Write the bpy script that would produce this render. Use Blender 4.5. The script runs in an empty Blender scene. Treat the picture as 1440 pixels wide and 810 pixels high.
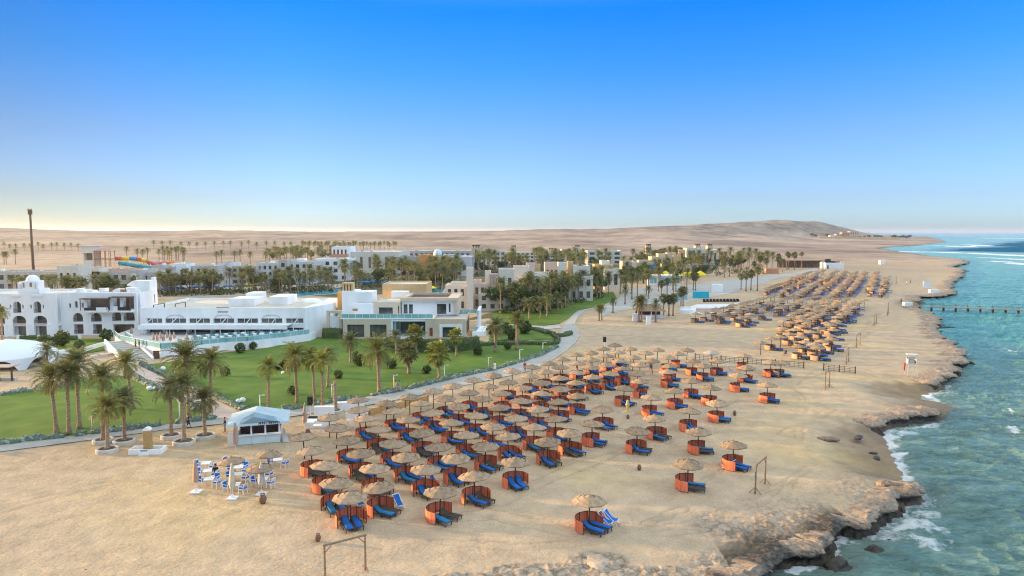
import bpy, bmesh, math, random
import numpy as np
from mathutils import Vector, Matrix
random.seed(7); np.random.seed(7)
R = math.radians
scene = bpy.context.scene
COL = scene.collection

# ------------------------------------------------------------ camera, sky, sun, exposure
CAM_H, FOC, HORIZ = 23.0, 960.0, 326.0            # metres, focal length in photo pixels (1440 wide), horizon row
PITCH = math.atan((405 - HORIZ) / FOC)
cam = bpy.data.cameras.new('camera'); cam.sensor_width = 36; cam.lens = FOC / 1440 * 36
cam.clip_start = 0.5; cam.clip_end = 200000
camo = bpy.data.objects.new('camera', cam); COL.objects.link(camo)
camo.location = (0, 0, CAM_H); camo.rotation_euler = (math.pi / 2 - PITCH, 0, 0)
scene.camera = camo

SUN_EL, SUN_AZ = 6.5, -76.0                         # degrees; azimuth from +Y, negative = to the left
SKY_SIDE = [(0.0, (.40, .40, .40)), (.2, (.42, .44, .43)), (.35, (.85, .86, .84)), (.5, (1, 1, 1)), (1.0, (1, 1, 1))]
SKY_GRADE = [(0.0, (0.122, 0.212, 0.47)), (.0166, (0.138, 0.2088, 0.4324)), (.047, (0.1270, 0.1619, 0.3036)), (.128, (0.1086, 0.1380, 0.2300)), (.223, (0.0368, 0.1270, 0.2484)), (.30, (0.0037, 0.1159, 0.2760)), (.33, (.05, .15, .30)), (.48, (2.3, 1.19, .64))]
world = bpy.data.worlds.new('World'); scene.world = world; world.use_nodes = True
wn = world.node_tree; bg = wn.nodes['Background']
sky = wn.nodes.new('ShaderNodeTexSky'); sky.sky_type = 'NISHITA'; sky.sun_disc = False
sky.sun_elevation = R(SUN_EL); sky.sun_rotation = R(SUN_AZ)
sky.air_density = 1.0; sky.dust_density = 0.6; sky.ozone_density = 3.0; sky.altitude = 20
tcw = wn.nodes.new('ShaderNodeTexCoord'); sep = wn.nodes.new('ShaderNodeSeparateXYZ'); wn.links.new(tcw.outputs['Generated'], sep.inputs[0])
grade = wn.nodes.new('ShaderNodeValToRGB'); grade.color_ramp.interpolation = 'LINEAR'          # sky tint by elevation; overhead brightened and warmed as added fill light
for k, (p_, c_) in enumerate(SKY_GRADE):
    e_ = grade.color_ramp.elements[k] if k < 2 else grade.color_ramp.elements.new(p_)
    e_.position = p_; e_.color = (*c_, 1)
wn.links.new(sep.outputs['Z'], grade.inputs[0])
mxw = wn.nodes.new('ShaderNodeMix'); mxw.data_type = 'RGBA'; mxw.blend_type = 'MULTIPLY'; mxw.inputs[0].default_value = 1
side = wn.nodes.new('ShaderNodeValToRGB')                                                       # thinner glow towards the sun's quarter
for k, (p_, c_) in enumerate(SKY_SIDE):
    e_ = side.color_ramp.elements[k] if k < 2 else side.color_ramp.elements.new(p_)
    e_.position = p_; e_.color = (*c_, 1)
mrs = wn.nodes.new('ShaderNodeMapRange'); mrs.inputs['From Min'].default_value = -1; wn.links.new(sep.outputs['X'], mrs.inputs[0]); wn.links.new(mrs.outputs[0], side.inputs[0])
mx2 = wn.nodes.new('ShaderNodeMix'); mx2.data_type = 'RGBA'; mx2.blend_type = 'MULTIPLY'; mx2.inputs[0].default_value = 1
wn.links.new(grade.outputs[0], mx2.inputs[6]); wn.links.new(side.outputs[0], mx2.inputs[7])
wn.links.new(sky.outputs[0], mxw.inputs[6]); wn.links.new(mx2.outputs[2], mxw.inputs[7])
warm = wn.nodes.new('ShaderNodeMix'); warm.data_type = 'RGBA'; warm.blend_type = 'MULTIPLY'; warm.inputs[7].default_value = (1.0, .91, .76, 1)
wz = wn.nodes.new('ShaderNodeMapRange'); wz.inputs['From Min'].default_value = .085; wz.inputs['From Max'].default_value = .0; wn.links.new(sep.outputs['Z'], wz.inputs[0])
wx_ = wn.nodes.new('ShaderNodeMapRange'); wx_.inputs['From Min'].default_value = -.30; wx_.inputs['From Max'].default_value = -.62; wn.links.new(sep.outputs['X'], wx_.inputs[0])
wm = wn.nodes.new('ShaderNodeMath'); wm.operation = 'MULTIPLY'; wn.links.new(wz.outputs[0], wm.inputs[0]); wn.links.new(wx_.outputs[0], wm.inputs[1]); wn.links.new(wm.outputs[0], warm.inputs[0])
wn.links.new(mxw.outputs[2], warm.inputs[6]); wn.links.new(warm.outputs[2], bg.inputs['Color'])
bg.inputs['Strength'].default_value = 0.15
sl = bpy.data.lights.new('sun', 'SUN'); sl.energy = 0.85; sl.angle = R(2.0); sl.color = (1.0, 0.66, 0.32)
so = bpy.data.objects.new('sun', sl); COL.objects.link(so)
sd = Vector((math.sin(R(SUN_AZ)) * math.cos(R(SUN_EL)), math.cos(R(SUN_AZ)) * math.cos(R(SUN_EL)), math.sin(R(SUN_EL))))
so.rotation_euler = sd.to_track_quat('Z', 'Y').to_euler(); so.location = (-60, 30, 60)
scene.view_settings.view_transform = 'Standard'; scene.view_settings.look = 'None'
scene.view_settings.exposure = 3.72; scene.view_settings.gamma = 1.0
scene.render.engine = 'CYCLES'
scene.cycles.max_bounces = 6; scene.cycles.diffuse_bounces = 4; scene.cycles.glossy_bounces = 3
scene.cycles.transmission_bounces = 4; scene.cycles.transparent_max_bounces = 8; scene.cycles.volume_bounces = 0
scene.cycles.use_denoising = True; scene.cycles.filter_width = 1.15

# ------------------------------------------------------------ picture coordinates -> world metres
CT, ST = math.cos(PITCH), math.sin(PITCH)
def ray(px, py):
    u = (px - 720) / FOC; v = (405 - py) / FOC
    return u, CT + v * ST, -ST + v * CT
def G(px, py, z=0.0):
    """point of the horizontal plane at height z seen at (px, py)"""
    dx, dy, dz = ray(px, py); s = (z - CAM_H) / dz
    return (s * dx, s * dy)
def AT(px, py, Y):
    """x and z at depth Y"""
    dx, dy, dz = ray(px, py); s = Y / dy
    return (s * dx, CAM_H + s * dz)

# ------------------------------------------------------------ materials
MATS = {}
def hexlin(c): return (*c, 1.0)
def M(name, c1, c2=None, scale=3.0, detail=4.0, rough=0.8, bump=0.0, bscale=None, metal=0.0, vary=0.0, c3=None, spec=0.3,
      lo=0.35, hi=0.65, stretch=None, coat=0.0, trans=0.0, transl=0.0):
    if name in MATS: return MATS[name]
    m = bpy.data.materials.new(name); m.use_nodes = True; MATS[name] = m
    nt = m.node_tree; N = nt.nodes; L = nt.links; b = N['Principled BSDF']
    b.inputs['Roughness'].default_value = rough; b.inputs['Metallic'].default_value = metal
    b.inputs['Specular IOR Level'].default_value = spec
    b.inputs['Base Color'].default_value = hexlin(c1)
    tc = N.new('ShaderNodeTexCoord'); src = tc.outputs['Object']
    if stretch:
        mp = N.new('ShaderNodeMapping'); mp.inputs['Scale'].default_value = stretch; L.new(src, mp.inputs[0]); src = mp.outputs[0]
    col = None
    if c2:
        nz = N.new('ShaderNodeTexNoise'); nz.inputs['Scale'].default_value = scale; nz.inputs['Detail'].default_value = detail
        L.new(src, nz.inputs['Vector'])
        cr = N.new('ShaderNodeValToRGB'); cr.color_ramp.elements[0].position = lo; cr.color_ramp.elements[1].position = hi
        cr.color_ramp.elements[0].color = hexlin(c1); cr.color_ramp.elements[1].color = hexlin(c2)
        if c3:
            e = cr.color_ramp.elements.new((lo + hi) / 2); e.color = hexlin(c3)
        L.new(nz.outputs['Fac'], cr.inputs[0]); col = cr.outputs[0]
    if vary:
        oi = N.new('ShaderNodeObjectInfo'); hs = N.new('ShaderNodeHueSaturation')
        mr = N.new('ShaderNodeMapRange'); mr.inputs['To Min'].default_value = 1 - vary; mr.inputs['To Max'].default_value = 1 + vary
        L.new(oi.outputs['Random'], mr.inputs[0]); L.new(mr.outputs[0], hs.inputs['Value'])
        if col: L.new(col, hs.inputs['Color'])
        else: hs.inputs['Color'].default_value = hexlin(c1)
        col = hs.outputs[0]
    if col: L.new(col, b.inputs['Base Color'])
    if bump:
        nb = N.new('ShaderNodeTexNoise'); nb.inputs['Scale'].default_value = bscale or scale * 3; nb.inputs['Detail'].default_value = 5
        L.new(src, nb.inputs['Vector']); bp = N.new('ShaderNodeBump'); bp.inputs['Strength'].default_value = bump
        bp.inputs['Distance'].default_value = 0.05; L.new(nb.outputs['Fac'], bp.inputs['Height']); L.new(bp.outputs[0], b.inputs['Normal'])
    if transl:                                           # thin leaves let light through
        tb = N.new('ShaderNodeBsdfTranslucent'); mx = N.new('ShaderNodeMixShader'); mx.inputs[0].default_value = transl
        if col: L.new(col, tb.inputs['Color'])
        else: tb.inputs['Color'].default_value = hexlin(c1)
        L.new(b.outputs[0], mx.inputs[1]); L.new(tb.outputs[0], mx.inputs[2]); L.new(mx.outputs[0], N['Material Output'].inputs['Surface'])
    if coat: b.inputs['Coat Weight'].default_value = coat
    if trans: b.inputs['Transmission Weight'].default_value = trans
    return m

# ------------------------------------------------------------ numpy value noise
def vnoise(x, y, seed=0):
    xi = np.floor(x).astype(np.int64); yi = np.floor(y).astype(np.int64); xf = x - xi; yf = y - yi
    def h(a, b):
        n = (a * 374761393 + b * 668265263 + seed * 1442695041) & 0xffffffff
        n = ((n ^ (n >> 13)) * 1274126177) & 0xffffffff
        return ((n ^ (n >> 16)) & 0xffff) / 65535.0
    u = xf * xf * xf * (xf * (xf * 6 - 15) + 10); v = yf * yf * yf * (yf * (yf * 6 - 15) + 10)
    return (h(xi, yi) * (1 - u) * (1 - v) + h(xi + 1, yi) * u * (1 - v) + h(xi, yi + 1) * (1 - u) * v + h(xi + 1, yi + 1) * u * v) * 2 - 1
def fbm(x, y, o=4, seed=0):
    s = 0; a = 1.0; t = 0
    for k in range(o):
        s = s + a * vnoise(x * 2 ** k + 17 * k, y * 2 ** k - 9 * k, seed + k); t += a; a *= 0.5
    return s / t
def sstep(a, b, x):
    t = np.clip((x - a) / (b - a), 0, 1); return t * t * (3 - 2 * t)
def polydist(X, Y, P, closed=True):
    """distance to the polyline, and inside flag"""
    d = np.full(X.shape, 1e12); ins = np.zeros(X.shape, bool); n = len(P)
    for i in range(n if closed else n - 1):
        ax, ay = P[i]; bx, by = P[(i + 1) % n]; ex, ey = bx - ax, by - ay
        t = np.clip(((X - ax) * ex + (Y - ay) * ey) / (ex * ex + ey * ey + 1e-12), 0, 1)
        d = np.minimum(d, (X - ax - t * ex) ** 2 + (Y - ay - t * ey) ** 2)
        if closed:
            c = ((ay > Y) != (by > Y)); xx = ax + (Y - ay) / (by - ay if by != ay else 1e-12) * ex
            ins ^= c & (X < xx)
    return np.sqrt(d), ins
def grid_mesh(name, X, Y, Z, mat, attrs=None, smooth=True):
    nr, nc = X.shape
    me = bpy.data.meshes.new(name)
    co = np.stack([X, Y, Z], -1).reshape(-1, 3).astype(np.float32)
    i = np.arange(nr * nc).reshape(nr, nc)
    q = np.stack([i[:-1, :-1], i[:-1, 1:], i[1:, 1:], i[1:, :-1]], -1).reshape(-1, 4).astype(np.int32)
    me.vertices.add(len(co)); me.vertices.foreach_set('co', co.ravel())
    me.loops.add(q.size); me.loops.foreach_set('vertex_index', q.ravel())
    me.polygons.add(len(q)); me.polygons.foreach_set('loop_start', np.arange(0, q.size, 4, dtype=np.int32))
    me.polygons.foreach_set('use_smooth', np.full(len(q), smooth))
    me.update(calc_edges=True)
    for k, v in (attrs or {}).items():
        a = me.attributes.new(k, 'FLOAT', 'POINT'); a.data.foreach_set('value', v.ravel().astype(np.float32))
    me.materials.append(mat)
    o = bpy.data.objects.new(name, me); COL.objects.link(o); return o

# ------------------------------------------------------------ the coast
SEA = -1.15
coast_px = [(990,880),(1030,845),(1066,818),(1080,806),(1094,797),(1118,791),(1157,792),(1163,778),(1170,762),(1184,752),(1207,755),(1230,752),(1234,741),
 (1257,725),(1263,712),(1276,709),(1292,705),(1290,696),(1277,689),(1262,681),(1256,665),(1247,645),(1238,624),(1233,608),
 (1248,601),(1273,598),(1279,593),(1293,595),(1316,589),(1327,581),(1326,573),(1313,567),(1294,563),(1276,559),(1298,553),(1316,550),
 (1322,541),(1330,534),(1342,526),(1343,520),(1352,514),(1351,507),(1343,493),(1338,488),(1318,484),(1320,477),(1317,471),(1311,465),
 (1320,460),(1303,445),(1296,442),(1292,437),(1290,427),(1285,421),(1328,419),(1339,413),(1327,409),(1334,404),(1336,398),(1350,391),
 (1347,386),(1354,381),(1332,377),(1359,371),(1357,367),(1329,363),(1312,361.5),(1266,354.5),(1236,349.5),(1251,347.5),(1284,345.5),
 (1329,340.5),(1318,336),(1303,332.6),(1268,331)]
COAST = [G(x, y, SEA) for x, y in coast_px]
LAND = [(4, -300), (8, -20), (10, 25)] + COAST + [(3600, 9000), (0, 60000), (-60000, 60000), (-60000, -300)]
BEACHES = [(*G(1246, 645, SEA), 9.0), (*G(1284, 563, SEA), 8.0), (*G(1290, 432, SEA), 12.0), (*G(1236, 351, SEA), 200.0)]
SKY_PX = [(-900, 318), (-300, 319), (0, 321.5), (140, 325), (240, 325), (300, 323.5), (420, 325.5), (600, 325.5), (700, 324.5), (760, 322.5),
          (850, 321.5), (950, 317.5), (1040, 313), (1090, 309.5), (1150, 309.5), (1180, 313), (1205, 317.5), (1230, 323), (1262, 328.5), (1320, 334), (3000, 336)]
def terrain_h(X, Y):
    """height and masks of the land"""
    r = np.hypot(X, Y)
    d, ins = polydist(X, Y, LAND)
    sd = np.where(ins, d, -d)
    namp = np.clip(r / 90, 0.6, 8) * 0.62
    sd = sd + namp * (fbm(X / 3.2, Y / 3.2, 4, 3) * 0.9 + 0.5 * vnoise(X / 1.1, Y / 1.1, 5))
    bch = np.zeros(X.shape)
    for bx, by, br in BEACHES: bch = np.maximum(bch, np.exp(-((X - bx) ** 2 + (Y - by) ** 2) / br ** 2))
    bch = np.clip(bch * 1.6, 0, 1)
    rock = np.clip(1.0 - sd / (3.6 + 3 * fbm(X / 9, Y / 9, 3, 11)), 0, 1) * (r < 900)
    near = sstep(75, 52, Y) * sstep(7.5, 1.5, sd + 4 * fbm(X / 4, Y / 4, 3, 21))           # the crusty reef rock by the lens
    rock = np.maximum(rock, near) * (1 - 0.85 * bch)
    patch = np.zeros(X.shape)
    for px, py, rx, ry in [(760, 806, 4.2, 1.5), (842, 790, 2.0, 1.6), (900, 806, 4.5, 1.0), (660, 815, 3, 1.0)]:
        gx, gy = G(px, py); patch = np.maximum(patch, np.exp(-(((X - gx) / rx) ** 2 + ((Y - gy) / ry) ** 2) ** 2))
    rock = np.maximum(rock, sstep(0.25, 0.6, patch + 0.25 * fbm(X / 1.3, Y / 1.3, 3, 8)))
    sdr = sd - 0.5 * (r < 480) + (r < 220) * (0.30 * vnoise(X / 0.62, Y / 0.62, 15) + 0.16 * vnoise(X / 0.29, Y / 0.29, 16))
    apw = (0.15 + .8 * np.clip(fbm(X / 4.5, Y / 4.5, 3, 17) + .35, 0, 1.2)) * np.clip(r / 80, 1, 3)
    cliff = -0.88 * (1 - sstep(-0.55, 0.3, sdr)) - 2.2 * (1 - sstep(-0.75 - apw, -0.45 - apw * .55, sdr)) + (r < 250) * (sdr < -.2) * (sdr > -3) * .16 * fbm(X / .8, Y / .8, 3, 18)
    beach = np.clip(SEA + 0.13 * (sd + 1.0), -3, 0)
    h = cliff * (1 - bch) + beach * bch
    lump = fbm(X / 2.1, Y / 2.1, 4, 31) + 0.6 * vnoise(X / 0.7, Y / 0.7, 37)
    h = h + rock * (sd > -0.5) * (0.12 * lump * sstep(-0.5, 1.2, sd) + 0.10 * (0.5 - np.abs(vnoise(X / 0.55, Y / 0.55, 41))) + .04 * vnoise(X / .25, Y / .25, 42)) * np.where(r < 200, 1, .6)
    h = h + (1 - rock) * sstep(1, 6, sd) * (0.05 * fbm(X / 6, Y / 6, 3, 51) + 0.02 * vnoise(X / 0.8, Y / 0.8, 52) * (r < 140)) * (r < 500)
    # desert behind the resort
    inl = sstep(40, 500, sd)
    desert = sstep(520, 2600, r) * 15 + sstep(600, 1500, r) * 3.5 * fbm(X / 260, Y / 180, 5, 61) + sstep(700, 1400, r) * 2.0 * fbm(X / 60, Y / 40, 4, 66) + sstep(900, 1700, r) * 5.0 * (np.abs(fbm(X / 150, Y / 110, 4, 68)) - .2)
    px = 720 + FOC * X / np.maximum(Y, 1)
    desert = desert * (1 - .62 * sstep(1020, 1180, px))
    S = np.interp(px, [a for a, _ in SKY_PX], [b for _, b in SKY_PX]); D = 2900.0
    H = CAM_H + (HORIZ - S) / FOC * D
    st = 0.36 + 0.42 * sstep(900, 1180, px); prof = np.clip((r / D - st) / (1 - st), 0, 1); prof = (prof * prof * (3 - 2 * prof)) ** 1.15 * (1 - 0.8 * sstep(1.05, 2.0, r / D))
    rid = np.maximum(H - 17, 0) * prof * (1 + 0.10 * fbm(X / 220, Y / 420, 4, 71) * sstep(1.0, 0.8, r / D))
    rid = rid - np.maximum(H - 30, 0) * 0.55 * np.abs(fbm(X / 120 + 3, Y / 420, 5, 75)) * sstep(.5, .8, r / D) * sstep(1.0, 0.9, r / D)
    hill = np.where(Y > 300, np.minimum(desert + rid, np.maximum(H, desert)), 0)
    sdk = sstep(30, 420, sd)
    shelf = np.exp(-(((X - 1010) / 190) ** 4 + ((Y - 2130) / 130) ** 4)); hill = hill * (1 - shelf) + 5.0 * shelf
    h = h + hill * sdk * (sd > 0)
    global HILLM
    HILLM = np.clip(sstep(12, 38, h), 0, 1)
    return h, sd, np.clip(rock, 0, 1), bch

az = np.concatenate([np.linspace(-80, -41, 60)[:-1], np.linspace(-41, 5, 430)[:-1], np.linspace(5, 41, 560)[:-1], np.linspace(41, 80, 70)])
rr = np.concatenate([np.linspace(6, 42, 20)[:-1], 42 * (130 / 42) ** (np.linspace(0, 1, 330))[:-1], 130 * (700 / 130) ** (np.linspace(0, 1, 190))[:-1],
                     700 * (7000 / 700) ** np.linspace(0, 1, 150), [9000, 15000, 24000]])
RR, AA = np.meshgrid(rr, np.radians(az), indexing='ij')
TX, TY = RR * np.sin(AA), RR * np.cos(AA)
TH, TSD, TROCK, TBCH = terrain_h(TX, TY); THILL = HILLM
def sand_material():
    m = bpy.data.materials.new('sand'); m.use_nodes = True; nt = m.node_tree; N = nt.nodes; L = nt.links; b = N['Principled BSDF']
    b.inputs['Roughness'].default_value = 0.95; b.inputs['Specular IOR Level'].default_value = 0.12
    geo = N.new('ShaderNodeNewGeometry')
    def noise(s, det=5, rough=.55, st=None):
        n = N.new('ShaderNodeTexNoise'); n.inputs['Scale'].default_value = s; n.inputs['Detail'].default_value = det; n.inputs['Roughness'].default_value = rough
        if st:
            mp = N.new('ShaderNodeMapping'); mp.inputs['Scale'].default_value = st; L.new(geo.outputs['Position'], mp.inputs[0]); L.new(mp.outputs[0], n.inputs['Vector'])
        else: L.new(geo.outputs['Position'], n.inputs['Vector'])
        return n.outputs['Fac']
    def ramp(src, *st):
        c = N.new('ShaderNodeValToRGB'); e = c.color_ramp.elements
        while len(e) < len(st): e.new(.5)
        for k, (p, cc) in enumerate(st): e[k].position = p; e[k].color = (*cc, 1)
        L.new(src, c.inputs[0]); return c.outputs[0]
    def mix(f, a, bb, mode='MIX'):
        x = N.new('ShaderNodeMix'); x.data_type = 'RGBA'; x.blend_type = mode
        if isinstance(f, float): x.inputs[0].default_value = f
        else: L.new(f, x.inputs[0])
        for k, s in ((6, a), (7, bb)):
            if isinstance(s, tuple): x.inputs[k].default_value = (*s, 1)
            else: L.new(s, x.inputs[k])
        return x.outputs[2]
    def attr(n):
        a = N.new('ShaderNodeAttribute'); a.attribute_name = n; return a.outputs['Fac']
    big = ramp(noise(0.045, 4), (.35, (.50, .375, .26)), (.5, (.535, .403, .278)), (.66, (.57, .42, .24)))
    mid = ramp(noise(0.5, 6), (.3, (.78, .78, .78)), (.7, (1.08, 1.07, 1.05)))
    fine = ramp(noise(7, 6, .7), (.3, (.74, .73, .72)), (.7, (1.16, 1.16, 1.15)))
    c = mix(1.0, mix(1.0, big, mid, 'MULTIPLY'), fine, 'MULTIPLY')
    c = mix(1.0, c, ramp(attr('track'), (0, (1, 1, 1)), (1, (.87, .865, .86))), 'MULTIPLY')
    pk = ramp(noise(3.4, 4, .8), (.40, (.84, .835, .83)), (.52, (1.02, 1.02, 1.02))); c = mix(attr('trod'), c, mix(1.0, c, pk, 'MULTIPLY'))
    des = ramp(noise(0.006, 7, .6, (1, .5, 1)), (.38, (.21, .155, .12)), (.5, (.37, .275, .205)), (.60, (.47, .355, .26)))
    dband = ramp(noise(0.09, 9, .75, (.5, 1, 1)), (.4, (.62, .60, .62)), (.6, (1.12, 1.1, 1.08)))
    des = mix(1.0, des, dband, 'MULTIPLY'); hc = ramp(noise(.02, 8, .7, (1, .35, 1)), (.40, (.10, .08, .065)), (.5, (.20, .155, .12)), (.6, (.31, .24, .18))); des = mix(attr('hill'), des, hc)
    c = mix(attr('desert'), c, des)
    rk = ramp(noise(1.6, 8, .65), (.32, (.20, .155, .12)), (.5, (.36, .28, .21)), (.68, (.46, .37, .28)))
    vor = N.new('ShaderNodeTexVoronoi'); vor.inputs['Scale'].default_value = 1.3; vor.feature = 'DISTANCE_TO_EDGE'; L.new(geo.outputs['Position'], vor.inputs['Vector'])
    crack = ramp(vor.outputs['Distance'], (.0, (.6, .58, .56)), (.09, (1, 1, 1)))
    rk = mix(1.0, rk, crack, 'MULTIPLY')
    c = mix(attr('rock'), c, rk)
    wetf = ramp(attr('wet'), (0, (0, 0, 0)), (1, (1, 1, 1)))
    wetc = ramp(noise(2.2, 6, .7), (.3, (.028, .024, .02)), (.7, (.085, .07, .052)))
    c = mix(wetf, c, wetc)
    damp = ramp(attr('damp'), (0, (1, 1, 1)), (1, (.55, .52, .5)))
    c = mix(1.0, c, damp, 'MULTIPLY')
    L.new(c, b.inputs['Base Color'])
    bp = N.new('ShaderNodeBump'); bp.inputs['Strength'].default_value = 0.6; bp.inputs['Distance'].default_value = 0.11
    add = N.new('ShaderNodeMath'); add.operation = 'ADD'; L.new(noise(2.6, 6, .65), add.inputs[0])
    mul = N.new('ShaderNodeMath'); mul.operation = 'MULTIPLY'; mul.inputs[1].default_value = .4
    vf = N.new('ShaderNodeTexVoronoi'); vf.inputs['Scale'].default_value = 2.1; vf.feature = 'SMOOTH_F1'; L.new(geo.outputs['Position'], vf.inputs['Vector']); fp = ramp(vf.outputs['Distance'], (.0, (0, 0, 0)), (.42, (1, 1, 1))); L.new(fp, mul.inputs[0]); L.new(mul.outputs[0], add.inputs[1]); L.new(add.outputs[0], bp.inputs['Height']); L.new(bp.outputs[0], b.inputs['Normal'])
    return m
TR = np.hypot(TX, TY)
wet = np.clip(sstep(-0.2, -0.55, TH + 0.25 * fbm(TX / 1.5, TY / 1.5, 3, 91)) * (1 - TBCH) * (TR < 900), 0, 1)
nearwet = sstep(72, 60, TY) * sstep(4.2, 0.5, TSD + 2.5 * fbm(TX / 2.2, TY / 2.2, 4, 95)) * (TX > 15) * (TX < 27)
wet = np.maximum(wet, nearwet * .9)
damp = np.clip(TBCH * sstep(9, 1, TSD + 2 * fbm(TX / 3, TY / 3, 3, 97)), 0, 1)
track = np.zeros(TX.shape)
TRACKS = [[(875, 738), (920, 744), (975, 737), (1030, 716), (1085, 690), (1130, 655)], [(880, 744), (925, 751), (985, 743), (1040, 721), (1095, 694), (1140, 660)], [(60, 690), (200, 668), (330, 715), (470, 730)], [(-20, 715), (140, 676), (260, 650), (420, 640)],
          [(-20, 722), (140, 682), (262, 655), (424, 645)], [(560, 735), (690, 722), (830, 755)], [(700, 705), (800, 660), (900, 625), (1000, 575), (1100, 545), (1160, 520)], [(940, 700), (1010, 665), (1090, 615), (1170, 575)], [(850, 610), (930, 620), (1050, 640)],
          [(820, 470), (930, 476), (1040, 482), (1140, 500)], [(822, 474), (930, 480), (1040, 487), (1140, 506)], [(1060, 520), (1130, 560), (1120, 640)], [(1180, 500), (1215, 470), (1235, 440)], [(610, 760), (720, 770), (850, 762), (960, 715)]]
for tk in TRACKS:
    d_, _ = polydist(TX, TY, [G(x, y) for x, y in tk], False); d_ = d_ + .9 * fbm(TX / 9, TY / 9, 2, 201) + .18 * vnoise(TX / .7, TY / .7, 203); wd_ = np.maximum(.16, TR * .0032)
    track = np.maximum(track, np.clip(1.25 - np.abs(d_ - .6) / wd_, 0, 1) * sstep(-.5, .1, fbm(TX / 5, TY / 5, 2, 205)))
TH = TH - .03 * track * (TR < 200)
trod = sstep(-.1, .5, fbm(TX / 14, TY / 14, 4, 207)) * (TR < 260)
ground = grid_mesh('sand_ground', TX, TY, TH, sand_material(), dict(hill=THILL, track=track, trod=trod, desert=sstep(330, 760, TR + 60 * fbm(TX / 60, TY / 60, 3, 99)), rock=TROCK, wet=wet, damp=damp))
ground['kind'] = 'structure'

# ------------------------------------------------------------ the overhanging rim of fossil reef rock along the water
def coast_rim():
    P = [np.array(c) for c in COAST if c[1] < 520]; s = []; 
    for a, b in zip(P, P[1:]):
        n = max(1, int(np.hypot(*(b - a)) / max(.28, .0042 * np.hypot(*a)))); s += [a + (b - a) * k / n for k in range(n)]
    Q = np.array(s + [P[-1]]); K = 5
    pad = np.vstack([np.repeat(Q[:1], K, 0), Q, np.repeat(Q[-1:], K, 0)]); Qs = np.stack([np.convolve(pad[:, i], np.ones(2*K+1) / (2*K+1), 'valid') for i in (0, 1)], 1)
    Q = .45 * Q + .55 * Qs; T = np.gradient(Qs, axis=0); T = np.stack([np.convolve(np.pad(T[:, i], K, 'edge'), np.ones(2*K+1) / (2*K+1), 'valid') for i in (0, 1)], 1); T /= np.linalg.norm(T, axis=1)[:, None] + 1e-9
    Nn = np.stack([T[:, 1], -T[:, 0]], 1); r = np.hypot(Q[:, 0], Q[:, 1]); L = np.concatenate([[0], np.cumsum(np.hypot(*np.diff(Q, axis=0).T))]); sc = np.clip(r / 75, .8, 3.2)
    e = (.55 * fbm(L / 4.2, L * 0, 3, 141) + .38 * vnoise(L / 1.3, L * 0 + 3, 143) + .16 * vnoise(L / .5, L * 0 + 7, 145)) * sc
    bch = np.zeros(len(Q))
    for bx, by, br in BEACHES: bch = np.maximum(bch, np.exp(-((Q[:, 0] - bx) ** 2 + (Q[:, 1] - by) ** 2) / br ** 2))
    sink = sstep(.22, .45, bch)
    prof = [(-2.6, -.16), (-1.7, .0), (-1.05, .10), (-.5, .15), (-.05, .11), (.20, .0), (.34, -.16), (.36, -.30), (.20, -.46), (-.25, -.60), (-.60, -.82), (-.62, -1.15), (-.25, -1.5), (.1, -2.2)]
    rows = []
    for j, (o, z) in enumerate(prof):
        jit = .20 * vnoise(L / .42 + 31 * j, L * 0 + j * 1.7, 151) + .10 * vnoise(L / .95 + 17 * j, L * 0 + j, 153); oo = (o * sc if o > -1 else o * np.clip(sc, 1, 1.6)) + (e if o > -2 else e * 0) + jit * (1 if o < -1 else .8)
        zz = z + (.15 * vnoise(L / .6 + 9 * j, L * 0 + j * 2.1, 155) + (.10 * vnoise(L / .27 + 5 * j, L * 0 + j, 156))) * (0 if j in (0,) else 1) - sink * 1.5
        rows.append(np.stack([Q[:, 0] + Nn[:, 0] * oo, Q[:, 1] + Nn[:, 1] * oo, zz], 1))
    A = np.stack(rows, 0); o = grid_mesh('rock_shelf', A[..., 0], A[..., 1], A[..., 2], rim_material(), dict(stain=np.tile(np.clip(sstep(66, 54, Q[:, 1]) * sstep(-.25, .3, fbm(L / 2.6, L * 0 + 11, 3, 161)), 0, 1), (len(prof), 1))), False); o['kind'] = 'structure'
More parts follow.
